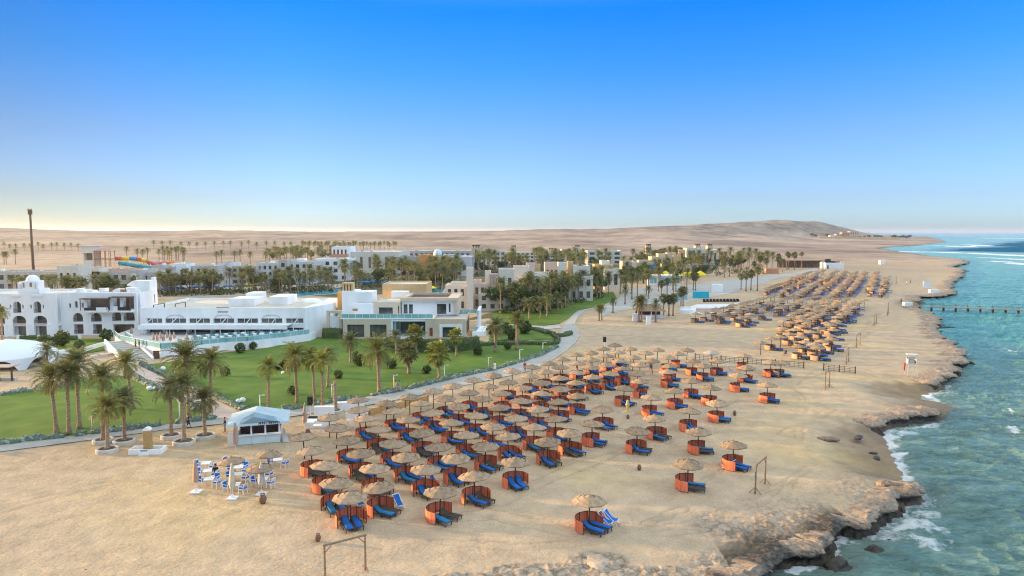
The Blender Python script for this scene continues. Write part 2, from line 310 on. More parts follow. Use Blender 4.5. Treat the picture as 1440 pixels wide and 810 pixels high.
def rim_material():
    m = bpy.data.materials.new('reef_rock'); m.use_nodes = True; nt = m.node_tree; N = nt.nodes; L = nt.links; b = N['Principled BSDF']; b.inputs['Roughness'].default_value = .85; b.inputs['Specular IOR Level'].default_value = .25
    geo = N.new('ShaderNodeNewGeometry'); sp = N.new('ShaderNodeSeparateXYZ'); L.new(geo.outputs['Position'], sp.inputs[0])
    def noise(s, d, ro=.6):
        n = N.new('ShaderNodeTexNoise'); n.inputs['Scale'].default_value = s; n.inputs['Detail'].default_value = d; n.inputs['Roughness'].default_value = ro; L.new(geo.outputs['Position'], n.inputs['Vector']); return n.outputs['Fac']
    def ramp(src, *st):
        c = N.new('ShaderNodeValToRGB'); e = c.color_ramp.elements
        while len(e) < len(st): e.new(.5)
        for k, (p, cc) in enumerate(st): e[k].position = p; e[k].color = (*cc, 1)
        L.new(src, c.inputs[0]); return c.outputs[0]
    dry = ramp(noise(2.8, 10, .78), (.34, (.14, .105, .078)), (.5, (.31, .235, .175)), (.66, (.45, .35, .265)))
    wet = ramp(noise(2.4, 7, .7), (.3, (.022, .019, .016)), (.7, (.075, .06, .045)))
    mr = N.new('ShaderNodeMapRange'); mr.inputs['From Min'].default_value = -.42; mr.inputs['From Max'].default_value = -.16
    ad = N.new('ShaderNodeMath'); ad.operation = 'MULTIPLY_ADD'; ad.inputs[1].default_value = .7; L.new(noise(.9, 5), ad.inputs[0]); sb = N.new('ShaderNodeMath'); sb.operation = 'SUBTRACT'; sb.inputs[1].default_value = .35; L.new(sp.outputs['Z'], sb.inputs[0]); L.new(sb.outputs[0], ad.inputs[2]); L.new(ad.outputs[0], mr.inputs[0])
    x = N.new('ShaderNodeMix'); x.data_type = 'RGBA'; L.new(mr.outputs[0], x.inputs[0]); L.new(wet, x.inputs[6]); L.new(dry, x.inputs[7]); at = N.new('ShaderNodeAttribute'); at.attribute_name = 'stain'; y = N.new('ShaderNodeMix'); y.data_type = 'RGBA'; L.new(at.outputs['Fac'], y.inputs[0]); L.new(x.outputs[2], y.inputs[6]); L.new(ramp(noise(2.2, 9, .75), (.36, (.03, .027, .024)), (.5, (.075, .062, .052)), (.66, (.20, .16, .125))), y.inputs[7]); L.new(y.outputs[2], b.inputs['Base Color'])
    bp = N.new('ShaderNodeBump'); bp.inputs['Strength'].default_value = .9; bp.inputs['Distance'].default_value = .15; L.new(noise(3.5, 9, .72), bp.inputs['Height']); L.new(bp.outputs[0], b.inputs['Normal']); return m
coast_rim()

# ------------------------------------------------------------ the sea
az = np.concatenate([np.linspace(12, 42, 520)[:-1], np.linspace(42, 85, 60)])
rr = np.concatenate([np.linspace(10, 48, 16)[:-1], 48 * (160 / 48) ** np.linspace(0, 1, 340)[:-1], 160 * (1200 / 160) ** np.linspace(0, 1, 240)[:-1],
                     1200 * (6000 / 1200) ** np.linspace(0, 1, 90)[:-1], 6000 * 4 ** np.linspace(0, 1, 12)])
RR, AA = np.meshgrid(rr, np.radians(az), indexing='ij')
SX, SY = RR * np.sin(AA), RR * np.cos(AA)
sdist, sins = polydist(SX, SY, LAND)
off = np.where(sins, -sdist, sdist)
wd = -0.25
wx, wy = SX * math.cos(wd) + SY * math.sin(wd), -SX * math.sin(wd) + SY * math.cos(wd)
def ridge(n): return 1 - np.abs(n)
wv = 0.40 * ridge(fbm(wx / 5.5, wy / 2.2, 3, 101)) ** 2 + 0.20 * vnoise(wx / 18, wy / 8, 105) + 0.21 * ridge(vnoise(wx / 1.9, wy / .8, 103)) ** 2
SZ = SEA - 0.12 + wv * sstep(900, 200, RR) * sstep(-1, 3, off)
deep_px = [(1275,353),(1310,349.5),(1350,346.2),(1375,342),(1440,337),(1800,332.5),(1800,366),(1440,356),(1330,353.5)]
DEEP = [G(x, y, SEA) for x, y in deep_px]
dd, di = polydist(SX, SY, DEEP); dd = dd + 40 * fbm(SX / 160, SY / 160, 4, 171)
deep = np.where(di, sstep(-15, 45, dd), 0) 
foam = np.zeros(SX.shape)
def foam_line(pts, w, amt=1.0, nz=0.6, sc=3.0):
    global foam
    P = [G(x, y, SEA) for x, y in pts]; d_, _ = polydist(SX, SY, P, False)
    d_ = d_ + w * nz * fbm(SX / sc, SY / sc, 4, 111)
    foam = np.maximum(foam, amt * np.clip(1 - d_ / w, 0, 1))
foam_line([(1243,606),(1246,625),(1252,645),(1262,665),(1274,684)], 1.9, 1.0, .8, 1.6)
foam_line([(1262,716),(1280,730),(1288,742)], 2.4, .75, 1.0, 1.2); foam_line([(1300,722),(1310,724)], 1.4, .6, 1, 1.)
foam_line([(1270,748),(1290,758),(1296,766)], 1.6, .65, 1.2, 1.)
foam_line([(1184,756),(1172,768),(1164,780)], 1.3, .95, .9, .9); foam_line([(1112,803),(1124,799),(1142,797)], 1.0, .9, 1, .8)
foam_line([(1278,602),(1300,600),(1312,596)], 2.0, .7, 1.2, 1.2); foam_line([(1272,612),(1285,610)], 1.2, .6, 1, 1.)
foam_line([(1303,554),(1308,562),(1313,566)], 1.6, .8, 1, 1.2); foam_line([(1415,493),(1424,496)], 1.3, .75, 1, 1); foam_line([(1424,602),(1428,608)], .9, .8, .8, .8)
foam_line([(1420,577),(1424,584)], .5, .6, .8, .8)
foam_line([(1268,353.8),(1320,354.6),(1380,356.6),(1440,359.8),(1600,367)], 22, 1.0, .7, 14)
foam_line([(1330,345.5),(1352,347),(1385,344.8)], 34, .8, 1.0, 22); foam_line([(1300,346.2),(1340,345.6),(1375,342.5)], 30, .45, 1.0, 30)
foam_line([(1380,335.5),(1440,335.2),(1600,335)], 60, .8, .8, 40); foam_line([(1300,331),(1375,330.5)], 90, .5, .8, 60)
foam_line([(1400,367),(1440,371),(1500,375)], 16, .75, 1.0, 12); foam_line([(1395,362.5),(1440,365),(1500,368)], 16, .65, 1.0, 12)
shore = sstep(4.0, 0.2, off + 1.8 * fbm(SX / 2.5, SY / 2.5, 3, 121)) * 0.5 * (RR < 200)
foam = np.maximum(foam, shore * sstep(-.2, .5, fbm(SX / 6, SY / 6, 2, 123)))
def water_material():
    m = bpy.data.materials.new('sea_water'); m.use_nodes = True; nt = m.node_tree; N = nt.nodes; L = nt.links; b = N['Principled BSDF']
    geo = N.new('ShaderNodeNewGeometry')
    def attr(n):
        a = N.new('ShaderNodeAttribute'); a.attribute_name = n; return a.outputs['Fac']
    def noise(s, det, st, rough=.6):
        n = N.new('ShaderNodeTexNoise'); n.inputs['Scale'].default_value = s; n.inputs['Detail'].default_value = det; n.inputs['Roughness'].default_value = rough
        mp = N.new('ShaderNodeMapping'); mp.inputs['Scale'].default_value = st; mp.inputs['Rotation'].default_value = (0, 0, .25)
        L.new(geo.outputs['Position'], mp.inputs[0]); L.new(mp.outputs[0], n.inputs['Vector']); return n.outputs['Fac']
    def ramp(src, *st):
        c = N.new('ShaderNodeValToRGB'); e = c.color_ramp.elements
        while len(e) < len(st): e.new(.5)
        for k, (p, cc) in enumerate(st): e[k].position = p; e[k].color = (*cc, 1)
        L.new(src, c.inputs[0]); return c.outputs[0]
    def mix(f, a, bb):
        x = N.new('ShaderNodeMix'); x.data_type = 'RGBA'; L.new(f, x.inputs[0]); L.new(a, x.inputs[6])
        if isinstance(bb, tuple): x.inputs[7].default_value = (*bb, 1)
        else: L.new(bb, x.inputs[7])
        return x.outputs[2]
    nearc = ramp(noise(.5, 9, (.5, 1.4, 1), .75), (.36, (.085, .165, .15)), (.5, (.155, .28, .25)), (.64, (.26, .41, .375)))
    farc = ramp(noise(.16, 9, (.45, 1.5, 1), .75), (.36, (.04, .20, .185)), (.5, (.075, .32, .29)), (.63, (.18, .45, .40)))
    c = mix(attr('far'), nearc, farc)
    c = mix(attr('deep'), c, (.003, .11, .21))
    c = mix(attr('shallow'), c, (.17, .20, .16))
    fn = N.new('ShaderNodeMath'); fn.operation = 'ADD'
    sub = N.new('ShaderNodeMath'); sub.operation = 'SUBTRACT'; sub.inputs[1].default_value = .55; L.new(noise(2.2, 9, (1, 1, 1), .8), sub.inputs[0])
    sc = N.new('ShaderNodeMath'); sc.operation = 'MULTIPLY'; sc.inputs[1].default_value = 1.7; L.new(sub.outputs[0], sc.inputs[0])
    L.new(attr('foam'), fn.inputs[0]); L.new(sc.outputs[0], fn.inputs[1])
    fr = ramp(fn.outputs[0], (.2, (0, 0, 0)), (.62, (1, 1, 1)))
    gate = N.new('ShaderNodeMath'); gate.operation = 'MULTIPLY'; L.new(fr, gate.inputs[0]); L.new(ramp(attr('foam'), (.05, (0, 0, 0)), (.25, (1, 1, 1))), gate.inputs[1])
    c = mix(gate.outputs[0], c, (.78, .82, .84)); L.new(c, b.inputs['Base Color'])
    rr_ = N.new('ShaderNodeMapRange'); rr_.inputs['To Min'].default_value = .16; rr_.inputs['To Max'].default_value = .8; L.new(gate.outputs[0], rr_.inputs[0]); L.new(rr_.outputs[0], b.inputs['Roughness'])
    b.inputs['IOR'].default_value = 1.33; sp = N.new('ShaderNodeMapRange'); sp.inputs['To Min'].default_value = .30; sp.inputs['To Max'].default_value = .0; L.new(attr('deep'), sp.inputs[0]); L.new(sp.outputs[0], b.inputs['Specular IOR Level'])
    bp = N.new('ShaderNodeBump'); bp.inputs['Strength'].default_value = 1.0; bp.inputs['Distance'].default_value = .8
    ad = N.new('ShaderNodeMath'); ad.operation = 'ADD'; L.new(noise(1.9, 8, (.5, 1.5, 1), .62), ad.inputs[0]); L.new(noise(.45, 5, (.5, 1.4, 1)), ad.inputs[1])
    L.new(ad.outputs[0], bp.inputs['Height']); L.new(bp.outputs[0], b.inputs['Normal'])
    return m
far_a = np.clip(sstep(85, 190, SY + 22 * fbm(SX / 30, SY / 30, 3, 131)), 0, 1)
shal = sstep(5.0, -0.5, off + 2.5 * fbm(SX / 4, SY / 4, 3, 133)) * .55 * (RR < 140)
sea = grid_mesh('sea_water', SX, SY, SZ, water_material(), dict(far=far_a, deep=deep, foam=foam, shallow=shal)); sea['kind'] = 'structure'

# ============================================================ mesh helpers
class MB:
    def __init__(s): s.v = []; s.f = []; s.m = []; s.cur = 0; s.sm = []; s.smooth = False
    def add(s, vs, fs):
        o = len(s.v); s.v += [tuple(p) for p in vs]
        for f in fs: s.f.append([o + k for k in f]); s.m.append(s.cur); s.sm.append(s.smooth)
    def mat(s, k): s.cur = k; return s
    def box(s, x0, x1, y0, y1, z0, z1):
        s.add([(x0,y0,z0),(x1,y0,z0),(x1,y1,z0),(x0,y1,z0),(x0,y0,z1),(x1,y0,z1),(x1,y1,z1),(x0,y1,z1)],
              [(0,3,2,1),(4,5,6,7),(0,1,5,4),(1,2,6,5),(2,3,7,6),(3,0,4,7)]); return s
    def bar(s, p, q, w, h=None, up=(0,0,1)):
        p, q = Vector(p), Vector(q); d = (q - p).normalized(); u = Vector(up)
        if abs(d.dot(u)) > .98: u = Vector((1,0,0))
        r = d.cross(u).normalized() * w / 2; t = r.cross(d).normalized() * (h or w) / 2
        vs = [e + a * r + b * t for e in (p, q) for a, b in ((-1,-1),(1,-1),(1,1),(-1,1))]
        s.add(vs, [(3,2,1,0),(4,5,6,7),(0,1,5,4),(1,2,6,5),(2,3,7,6),(3,0,4,7)]); return s
    def tube(s, pts, rad, n=8, cap=True):
        pts = [Vector(p) for p in pts]; rad = rad if isinstance(rad, (list, tuple)) else [rad] * len(pts)
        o = len(s.v)
        for i, p in enumerate(pts):
            d = (pts[min(i+1, len(pts)-1)] - pts[max(i-1, 0)]).normalized(); u = Vector((0,0,1)) if abs(d.z) < .95 else Vector((1,0,0))
            a = d.cross(u).normalized(); b = d.cross(a).normalized()
            for k in range(n):
                t = 2 * math.pi * k / n; s.v.append(tuple(p + a * math.cos(t) * rad[i] + b * math.sin(t) * rad[i]))
        for i in range(len(pts) - 1):
            for k in range(n):
                s.f.append([o + i*n + k, o + i*n + (k+1) % n, o + (i+1)*n + (k+1) % n, o + (i+1)*n + k][::-1]); s.m.append(s.cur); s.sm.append(s.smooth)
        if cap:
            s.f.append([o + k for k in range(n)]); s.m.append(s.cur); s.sm.append(False)
            s.f.append([o + (len(pts)-1)*n + k for k in range(n)][::-1]); s.m.append(s.cur); s.sm.append(False)
        return s
    def lathe(s, prof, n=16, c=(0,0), a0=0.0, a1=2*math.pi):
        full = abs(a1 - a0 - 2*math.pi) < 1e-6; o = len(s.v); cnt = n if full else n + 1
        for r, z in prof:
            for k in range(cnt):
                t = a0 + (a1 - a0) * k / n; s.v.append((c[0] + r*math.cos(t), c[1] + r*math.sin(t), z))
        for i in range(len(prof) - 1):
            for k in range(n):
                k2 = (k + 1) % cnt
                s.f.append([o + i*cnt + k, o + i*cnt + k2, o + (i+1)*cnt + k2, o + (i+1)*cnt + k]); s.m.append(s.cur); s.sm.append(s.smooth)
        return s
    def prism(s, poly, z0, z1):
        n = len(poly); A = sum(poly[i][0]*poly[(i+1)%n][1] - poly[(i+1)%n][0]*poly[i][1] for i in range(n))
        if A < 0: poly = poly[::-1]
        s.add([(x,y,z0) for x,y in poly] + [(x,y,z1) for x,y in poly], [list(range(n))[::-1], list(range(n, 2*n))] + [[i,(i+1)%n,n+(i+1)%n,n+i] for i in range(n)]); return s
    def vprism(s, poly, y0, y1):
        """outline in x, z pushed from y0 back to y1"""
        n = len(poly); A = sum(poly[i][0]*poly[(i+1)%n][1] - poly[(i+1)%n][0]*poly[i][1] for i in range(n))
        if A < 0: poly = poly[::-1]
        s.add([(x,y0,z) for x,z in poly] + [(x,y1,z) for x,z in poly], [list(range(n)), list(range(n, 2*n))[::-1]] + [[(i+1)%n,i,n+i,n+(i+1)%n] for i in range(n)]); return s
    def mesh(s, name, mats):
        me = bpy.data.meshes.new(name); me.from_pydata(s.v, [], s.f)
        for m in (mats if isinstance(mats, (list, tuple)) else [mats]): me.materials.append(m)
        me.polygons.foreach_set('material_index', s.m); me.polygons.foreach_set('use_smooth', s.sm); me.update(); return me
    def build(s, name, mats, parent=None, loc=(0,0,0), rotz=0.0):
        return put(name, s.mesh(name, mats), parent, loc, rotz)
def put(name, me, parent=None, loc=(0,0,0), rotz=0.0):
    o = bpy.data.objects.new(name, me); COL.objects.link(o); o.location = loc; o.rotation_euler = (0, 0, rotz)
    if parent: o.parent = parent
    return o
def tag(o, label, cat, group=None, kind=None):
    if kind: o['kind'] = kind
    if label: o['label'] = label
    if cat: o['category'] = cat
    if group: o['group'] = group
    return o
def thing(name, label, cat, loc=(0,0,0), rotz=0.0, group=None):
    o = bpy.data.objects.new(name, None); COL.objects.link(o); o.empty_display_size = .2
    o.location = loc if len(loc) == 3 else (loc[0], loc[1], 0); o.rotation_euler = (0, 0, rotz); return tag(o, label, cat, group)
def dup(root, loc, rotz=0.0, label=None, group=None, scale=None):
    r = root.copy(); COL.objects.link(r); r.location = loc if len(loc) == 3 else (loc[0], loc[1], 0); r.rotation_euler = (0, 0, rotz)
    if label: r['label'] = label
    if group: r['group'] = group
    if scale: r.scale = (scale,)*3 if not isinstance(scale, tuple) else scale
    for ch in list(root.children):
        c = ch.copy(); COL.objects.link(c); c.parent = r
        for g in ch.children: d = g.copy(); COL.objects.link(d); d.parent = c
    return r
ORD = ['first','second','third','fourth','fifth','sixth','seventh','eighth','ninth','tenth','eleventh','twelfth','thirteenth','fourteenth',
       'fifteenth','sixteenth','seventeenth','eighteenth','nineteenth','twentieth']
rnd = random.Random(11)

# ------------------------------------------------------------ colours
WHITE = M('white_plaster', (.72,.72,.70), (.82,.82,.81), .55, 8, .85, .15, 9, stretch=(1,1,.35), lo=.25, hi=.6)
CREAM = M('cream_plaster', (.60,.55,.46), (.68,.62,.53), 1.0, 5, .85, .2, 8)
SANDP = M('sand_plaster', (.50,.40,.28), (.58,.46,.33), .8, 5, .88, .2, 8)
OCHRE = M('ochre_plaster', (.55,.38,.19), (.64,.44,.22), .8, 4, .85, .1, 8)
TERRA = M('terracotta_plaster', (.50,.24,.13), (.60,.30,.17), .8, 4, .85)
GREYP = M('grey_plaster', (.42,.39,.36), (.50,.47,.43), .5, 5, .88, .15, 6)
STONE = M('stone_cladding', (.56,.47,.36), (.66,.55,.42), 2.5, 6, .8, .3, 10, stretch=(1,1,4))
ROOFT = M('roof_screed', (.50,.47,.43), (.62,.58,.52), .6, 6, .9, .2, 5)
GLASS = M('window_glass', (.03,.037,.042), (.11,.115,.11), .35, 2, .06, spec=.8, lo=.4, hi=.6)
GLASSB = M('balustrade_glass', (.20,.42,.42), (.30,.52,.52), .3, 2, .12, spec=.6)
DARKM = M('dark_metal', (.03,.03,.033), None, rough=.5)
WOODD = M('dark_wood', (.085,.05,.03), (.14,.085,.05), 3, 4, .75, .3, 20, stretch=(1,1,6))
WOODM = M('weathered_wood', (.20,.13,.08), (.33,.23,.15), 3, 5, .85, .4, 20, stretch=(6,6,1))
BROWN = M('brown_awning', (.10,.06,.045), (.15,.095,.07), 3, 4, .8)
WMETAL = M('white_metal', (.75,.76,.77), None, rough=.4)
CONC = M('pale_concrete', (.44,.41,.37), (.54,.51,.46), 1.5, 6, .9, .3, 12)
LEAF = M('palm_leaf', (.105,.12,.032), (.24,.235,.065), .9, 3, .55, lo=.3, hi=.7, vary=.22, transl=.35)
LEAFY = M('young_palm_leaf', (.26,.25,.05), (.15,.18,.04), 1.5, 3, .55, vary=.2, transl=.35)
LEAFG = M('grey_palm_leaf', (.12,.135,.05), (.21,.215,.085), .9, 3, .55, vary=.22, transl=.35)
DRYL = M('dry_palm_leaf', (.20,.14,.07), (.30,.21,.10), 2, 3, .8)
TRUNK = M('palm_trunk', (.22,.145,.09), (.40,.28,.185), 2.2, 5, .9, .8, 9, stretch=(1,1,3.5), vary=.12)
LEAFB = M('bush_leaf', (.045,.075,.02), (.11,.145,.04), 1.3, 4, .6, vary=.2, transl=.3)
HEDGE = M('hedge_leaf', (.035,.06,.016), (.085,.115,.03), 2.2, 5, .65, .9, 9)
KERBPL = M('grey_green_border_plant', (.14,.19,.15), (.30,.36,.31), 2.4, 6, .8, .9, 7, c3=(.09,.13,.08))
STRAW = M('straw_thatch', (.255,.17,.105), (.38,.265,.172), 3.0, 6, .92, .25, 22, vary=.18)
STRAWG = M('grey_straw_thatch', (.33,.30,.275), (.43,.39,.36), 3, 6, .92, .5, 22)
POLE = M('brown_pole', (.06,.035,.025), (.10,.06,.04), 4, 4, .8)
REDF = M('red_canvas', (.64,.14,.065), (.82,.24,.115), 2.0, 4, .85, .3, 6, vary=.12, stretch=(5,5,.25), lo=.3, hi=.7)
TANF = M('tan_canvas', (.42,.25,.15), (.52,.33,.21), 1.2, 4, .85, .3, 12, vary=.15)
BLUEF = M('blue_mattress', (.005,.085,.34), (.008,.13,.44), 1.5, 3, .75, .2, 10, vary=.25)
TEALF = M('teal_mattress', (.006,.12,.28), (.010,.17,.36), 1.5, 3, .75, .2, 10, vary=.25)
RATTAN = M('dark_rattan', (.045,.035,.03), (.09,.07,.058), 8, 4, .8, .5, 40)
CYAN = M('pool_water', (.02,.33,.50), (.05,.48,.62), .25, 4, .08, .3, 1.5, spec=.6)
YELL = M('yellow_canvas', (.80,.58,.015), (.86,.66,.03), .8, 3, .7)
FOLDT = M('folded_canvas', (.36,.24,.18), (.50,.36,.28), 3, 4, .85, .4, 12, stretch=(1,1,.2))
SKIN = M('skin', (.30,.17,.11), None, rough=.6)
HAIR = M('dark_hair', (.02,.015,.012), None, rough=.7)
BLACK = M('black_plastic', (.012,.012,.014), None, rough=.45)

# ============================================================ palms
def frond(mb, base, azi, elev, L, droop, nl, lw, ll, twist=0.0):
    """a feather leaf: curved rachis with leaflets on both sides"""
    p = Vector(base); e = elev; n = 9; st = L / n; pts = [p.copy()]; dirs = []
    for i in range(n):
        d = Vector((math.cos(azi) * math.cos(e), math.sin(azi) * math.cos(e), math.sin(e))); dirs.append(d)
        p = p + d * st; pts.append(p.copy()); e -= droop * (0.55 + 1.1 * i / n) / n
    dirs.append(dirs[-1])
    side = Vector((-math.sin(azi), math.cos(azi), 0)); o = len(mb.v); vs = []; fs = []
    for i, q in enumerate(pts):
        w = 0.05 * (1 - .8 * i / n); vs += [q - side * w, q + side * w]
    for i in range(n): fs.append((2*i, 2*i+1, 2*i+3, 2*i+2))
    mb.add(vs, fs)
    for k in range(nl):
        t = 0.16 + 0.84 * (k + rnd.random() * .5) / nl; x = t * n; i = min(int(x), n - 1); q = pts[i].lerp(pts[i+1], x - i); d = dirs[i]
        le = ll * (math.sin(math.pi * min(1, .18 + t * .84)) ** .7 * .85 + .15) * rnd.uniform(.85, 1.1); up = side.cross(d)
        if up.z < 0: up = -up
        for sgn in (-1, 1):
            v = (side * sgn * .80 + d * (.42 + .35 * t) + up * rnd.uniform(.05, .42)).normalized(); w = d * lw * .5
            m_ = q + v * le * .55; tip = q + v * le * .97 + Vector((0, 0, -le * .30 * rnd.uniform(.5, 1.4)))
            mb.add([q - w, q + w, m_ + w * .9, m_ - w * .9, tip], [(0,1,2,3), (3,2,4)])
def fan_leaf(mb, base, azi, elev, L, seg=9):
    d = Vector((math.cos(azi) * math.cos(elev), math.sin(azi) * math.cos(elev), math.sin(elev))); p = Vector(base); q = p + d * L * .55
    side = Vector((-math.sin(azi), math.cos(azi), 0)); up = side.cross(d)
    mb.bar(p, q, .05, .03)
    for k in range(seg):
        a = (-1 + 2 * k / (seg - 1)) * 1.75; v = (d * math.cos(a) + side * math.sin(a)); l = L * .62 * (1 - .25 * abs(a) / 1.75) * rnd.uniform(.85, 1.1)
        n_ = (-d * math.sin(a) + side * math.cos(a)) * L * .085
        tip = q + v * l + Vector((0, 0, -l * .35)); m_ = q + v * l * .6 + up * .05
        mb.add([q, m_ + n_, tip, m_ - n_], [(0,1,2,3)])
def crown_mesh(kind, nf, nl, lw, ll, L, seed):
    global rnd
    rnd = random.Random(seed); mb = MB()
    if kind == 'fan':
        for k in range(nf):
            t = (k + .5) / nf; fan_leaf(mb, (0, 0, .1 * t), k * 2.39996 + rnd.uniform(-.2,.2), R(-35 + 115 * t) + rnd.uniform(-.12,.12), L * rnd.uniform(.85,1.1))
        mb.mat(1)
        for k in range(nf // 2): fan_leaf(mb, (0, 0, -.25), k * 2.39996, R(-72 + rnd.uniform(0, 18)), L * .75, 5)
    else:
        for k in range(nf):
            t = (k + .5) / nf; el = R(-20 + 102 * t ** .85) + rnd.uniform(-.12, .12)
            frond(mb, (0, 0, .25 * t - .1), k * 2.39996 + rnd.uniform(-.25, .25), el, L * rnd.uniform(.82, 1.1) * (1 - .22 * max(0, t - .75) * 4 * .5), 1.15 + .75 * (1 - t) * rnd.uniform(.6, 1.2), nl, lw, ll)
        mb.mat(1)
        for k in range(max(3, nf // 6)): frond(mb, (0, 0, -.2), rnd.uniform(0, 6.28), R(-48 + rnd.uniform(-15, 15)), L * .7, .8, max(4, nl // 2), lw, ll * .7)
        mb.mat(2); mb.smooth = True
        mb.lathe([(.16, -.75), (.32, -.35), (.28, .05), (.12, .35), (.0, .45)], 8)
    return mb
def trunk_mesh(h, r0, r1, bend, seed, n=8):
    rr_ = random.Random(seed); mb = MB(); mb.smooth = True; pts = []; rad = []; m = 12 if n > 6 else 4
    for i in range(m + 1):
        t = i / m; pts.append((bend * (t ** 1.6 - 0) , bend * .3 * math.sin(t * 3), h * t)); fl = 1 + .75 * max(0, .12 - t) / .12
        rad.append((r0 + (r1 - r0) * t) * fl * (1 + (.06 if i % 2 else -.03)))
    mb.tube(pts, rad, n); return mb, pts[-1]
PALM = {}
for k in range(5):
    PALM['date', k] = crown_mesh('date', 44, 17, .085, .62, 2.75, 20 + k).mesh('crown', [LEAF if k % 2 == 0 else LEAFG, DRYL, TRUNK])
for k in range(2): PALM['young', k] = crown_mesh('date', 34, 14, .11, .55, 2.2, 40 + k).mesh('crown', [LEAFY, LEAFY, TRUNK])
for k in range(3): PALM['fan', k] = crown_mesh('fan', 27, 0, 0, 0, 1.7, 50 + k).mesh('crown', [LEAFG, DRYL])
for k in range(2): PALM['fany', k] = crown_mesh('fan', 24, 0, 0, 0, 1.75, 55 + k).mesh('crown', [LEAFY, LEAFY])
for k in range(4): PALM['mid', k] = crown_mesh('date', 30, 8, .17, .75, 2.9, 60 + k).mesh('crown', [LEAF if k % 2 else LEAFG, DRYL, TRUNK])
TRK = {}
for hh in range(3, 14):
    for k in range(3):
        mb, tp = trunk_mesh(hh, .21, .155, (k - 1) * .045 * hh, hh * 7 + k); TRK[hh, k] = (mb.mesh('trunk', TRUNK), tp)
PCOUNT = [0]
def palm(xy, h, kind='date', label='', group=None, s=1.0, v=None, k=None, z=0.0, rot=None, thick=1.0):
    """h = height of the crown's heart above ground"""
    PCOUNT[0] += 1
    hi = max(3, min(13, int(round(h)))); kk = rnd.randrange(3) if k is None else k
    nv = sum(1 for a in PALM if a[0] == kind); vv = rnd.randrange(nv) if v is None else v % nv
    t = thing('palm_tree', label, 'palm', (xy[0], xy[1], z), rnd.uniform(0, 6.28) if rot is None else rot, group)
    me, tp = TRK[hi, kk]; zs = h / hi
    a = put('trunk', me, t); a.scale = (thick, thick, zs)
    s *= .93; c = put('crown', PALM[kind, vv], t, (tp[0] * thick, tp[1] * thick, tp[2] * zs), rnd.uniform(0, 6.28)); c.scale = (s, s, s * rnd.uniform(.92, 1.08))
    return t
def palm_px(bx, by, cy, kind='date', label='', group=None, s=1.0, cx=None, **kw):
    x, y = G(bx, by); _, z = AT(bx, cy, y); 
    p = palm((x, y), z, kind, label, group, s, k=1, **kw)
    if cx is not None:                                      # lean across the picture
        cxw, _ = AT(cx, cy, y); ln = cxw - x
        p.rotation_euler = (0, math.atan2(ln, z), 0)
    return p

# ============================================================ bushes and hedges
def leaf_blob(mb, c, rx, ry, rz, n, ls, seed, floor=True):
    q = random.Random(seed)
    for _ in range(n):
        while True:
            a, b, d = q.uniform(-1,1), q.uniform(-1,1), q.uniform(-1,1); r = math.sqrt(a*a+b*b+d*d)
            if .25 < r < 1: break
        lump = .82 + .25 * math.sin(a * 5 + seed) * math.sin(b * 5 + d * 4 + seed * 2); f = (r ** .35) / r * lump
        p = Vector((c[0] + a*f*rx, c[1] + b*f*ry, c[2] + d*f*rz))
        if floor and p.z < .05: continue
        u = Vector((q.gauss(0,1), q.gauss(0,1), q.gauss(0,1))).normalized(); w = u.orthogonal().normalized(); w = Matrix.Rotation(q.uniform(0,6.28), 3, u) @ w; t = u.cross(w); l = ls * q.uniform(.6, 1.3)
        mb.add([p - w*l*.5 - t*l*.12, p + t*l*.42, p + w*l*.5, p - t*l*.42], [(0,1,2,3)])
def bush_mesh(w, h, n, ls, seed):
    mb = MB(); leaf_blob(mb, (0,0,h*.55), w*.5, w*.5, h*.55, n, ls, seed); return mb.mesh('foliage', LEAFB)
BUSHM = [bush_mesh(1.7, 1.5, 420, .26, k) for k in range(3)]
STEMM = MB().tube([(0,0,0),(.03,0,.35),(0,.02,.8)], [.07,.06,.04], 6).mesh('stem', WOODD)
def bush(xy, label, s=1.0, group='bushes on the lawns', sz=None, z=0):
    t = thing('bush', label, 'bush', (xy[0], xy[1], z), rnd.uniform(0, 6.28), group)
    f = put('foliage', BUSHM[rnd.randrange(3)], t); put('stem', STEMM, t); t.scale = (s, s, sz or s); return t
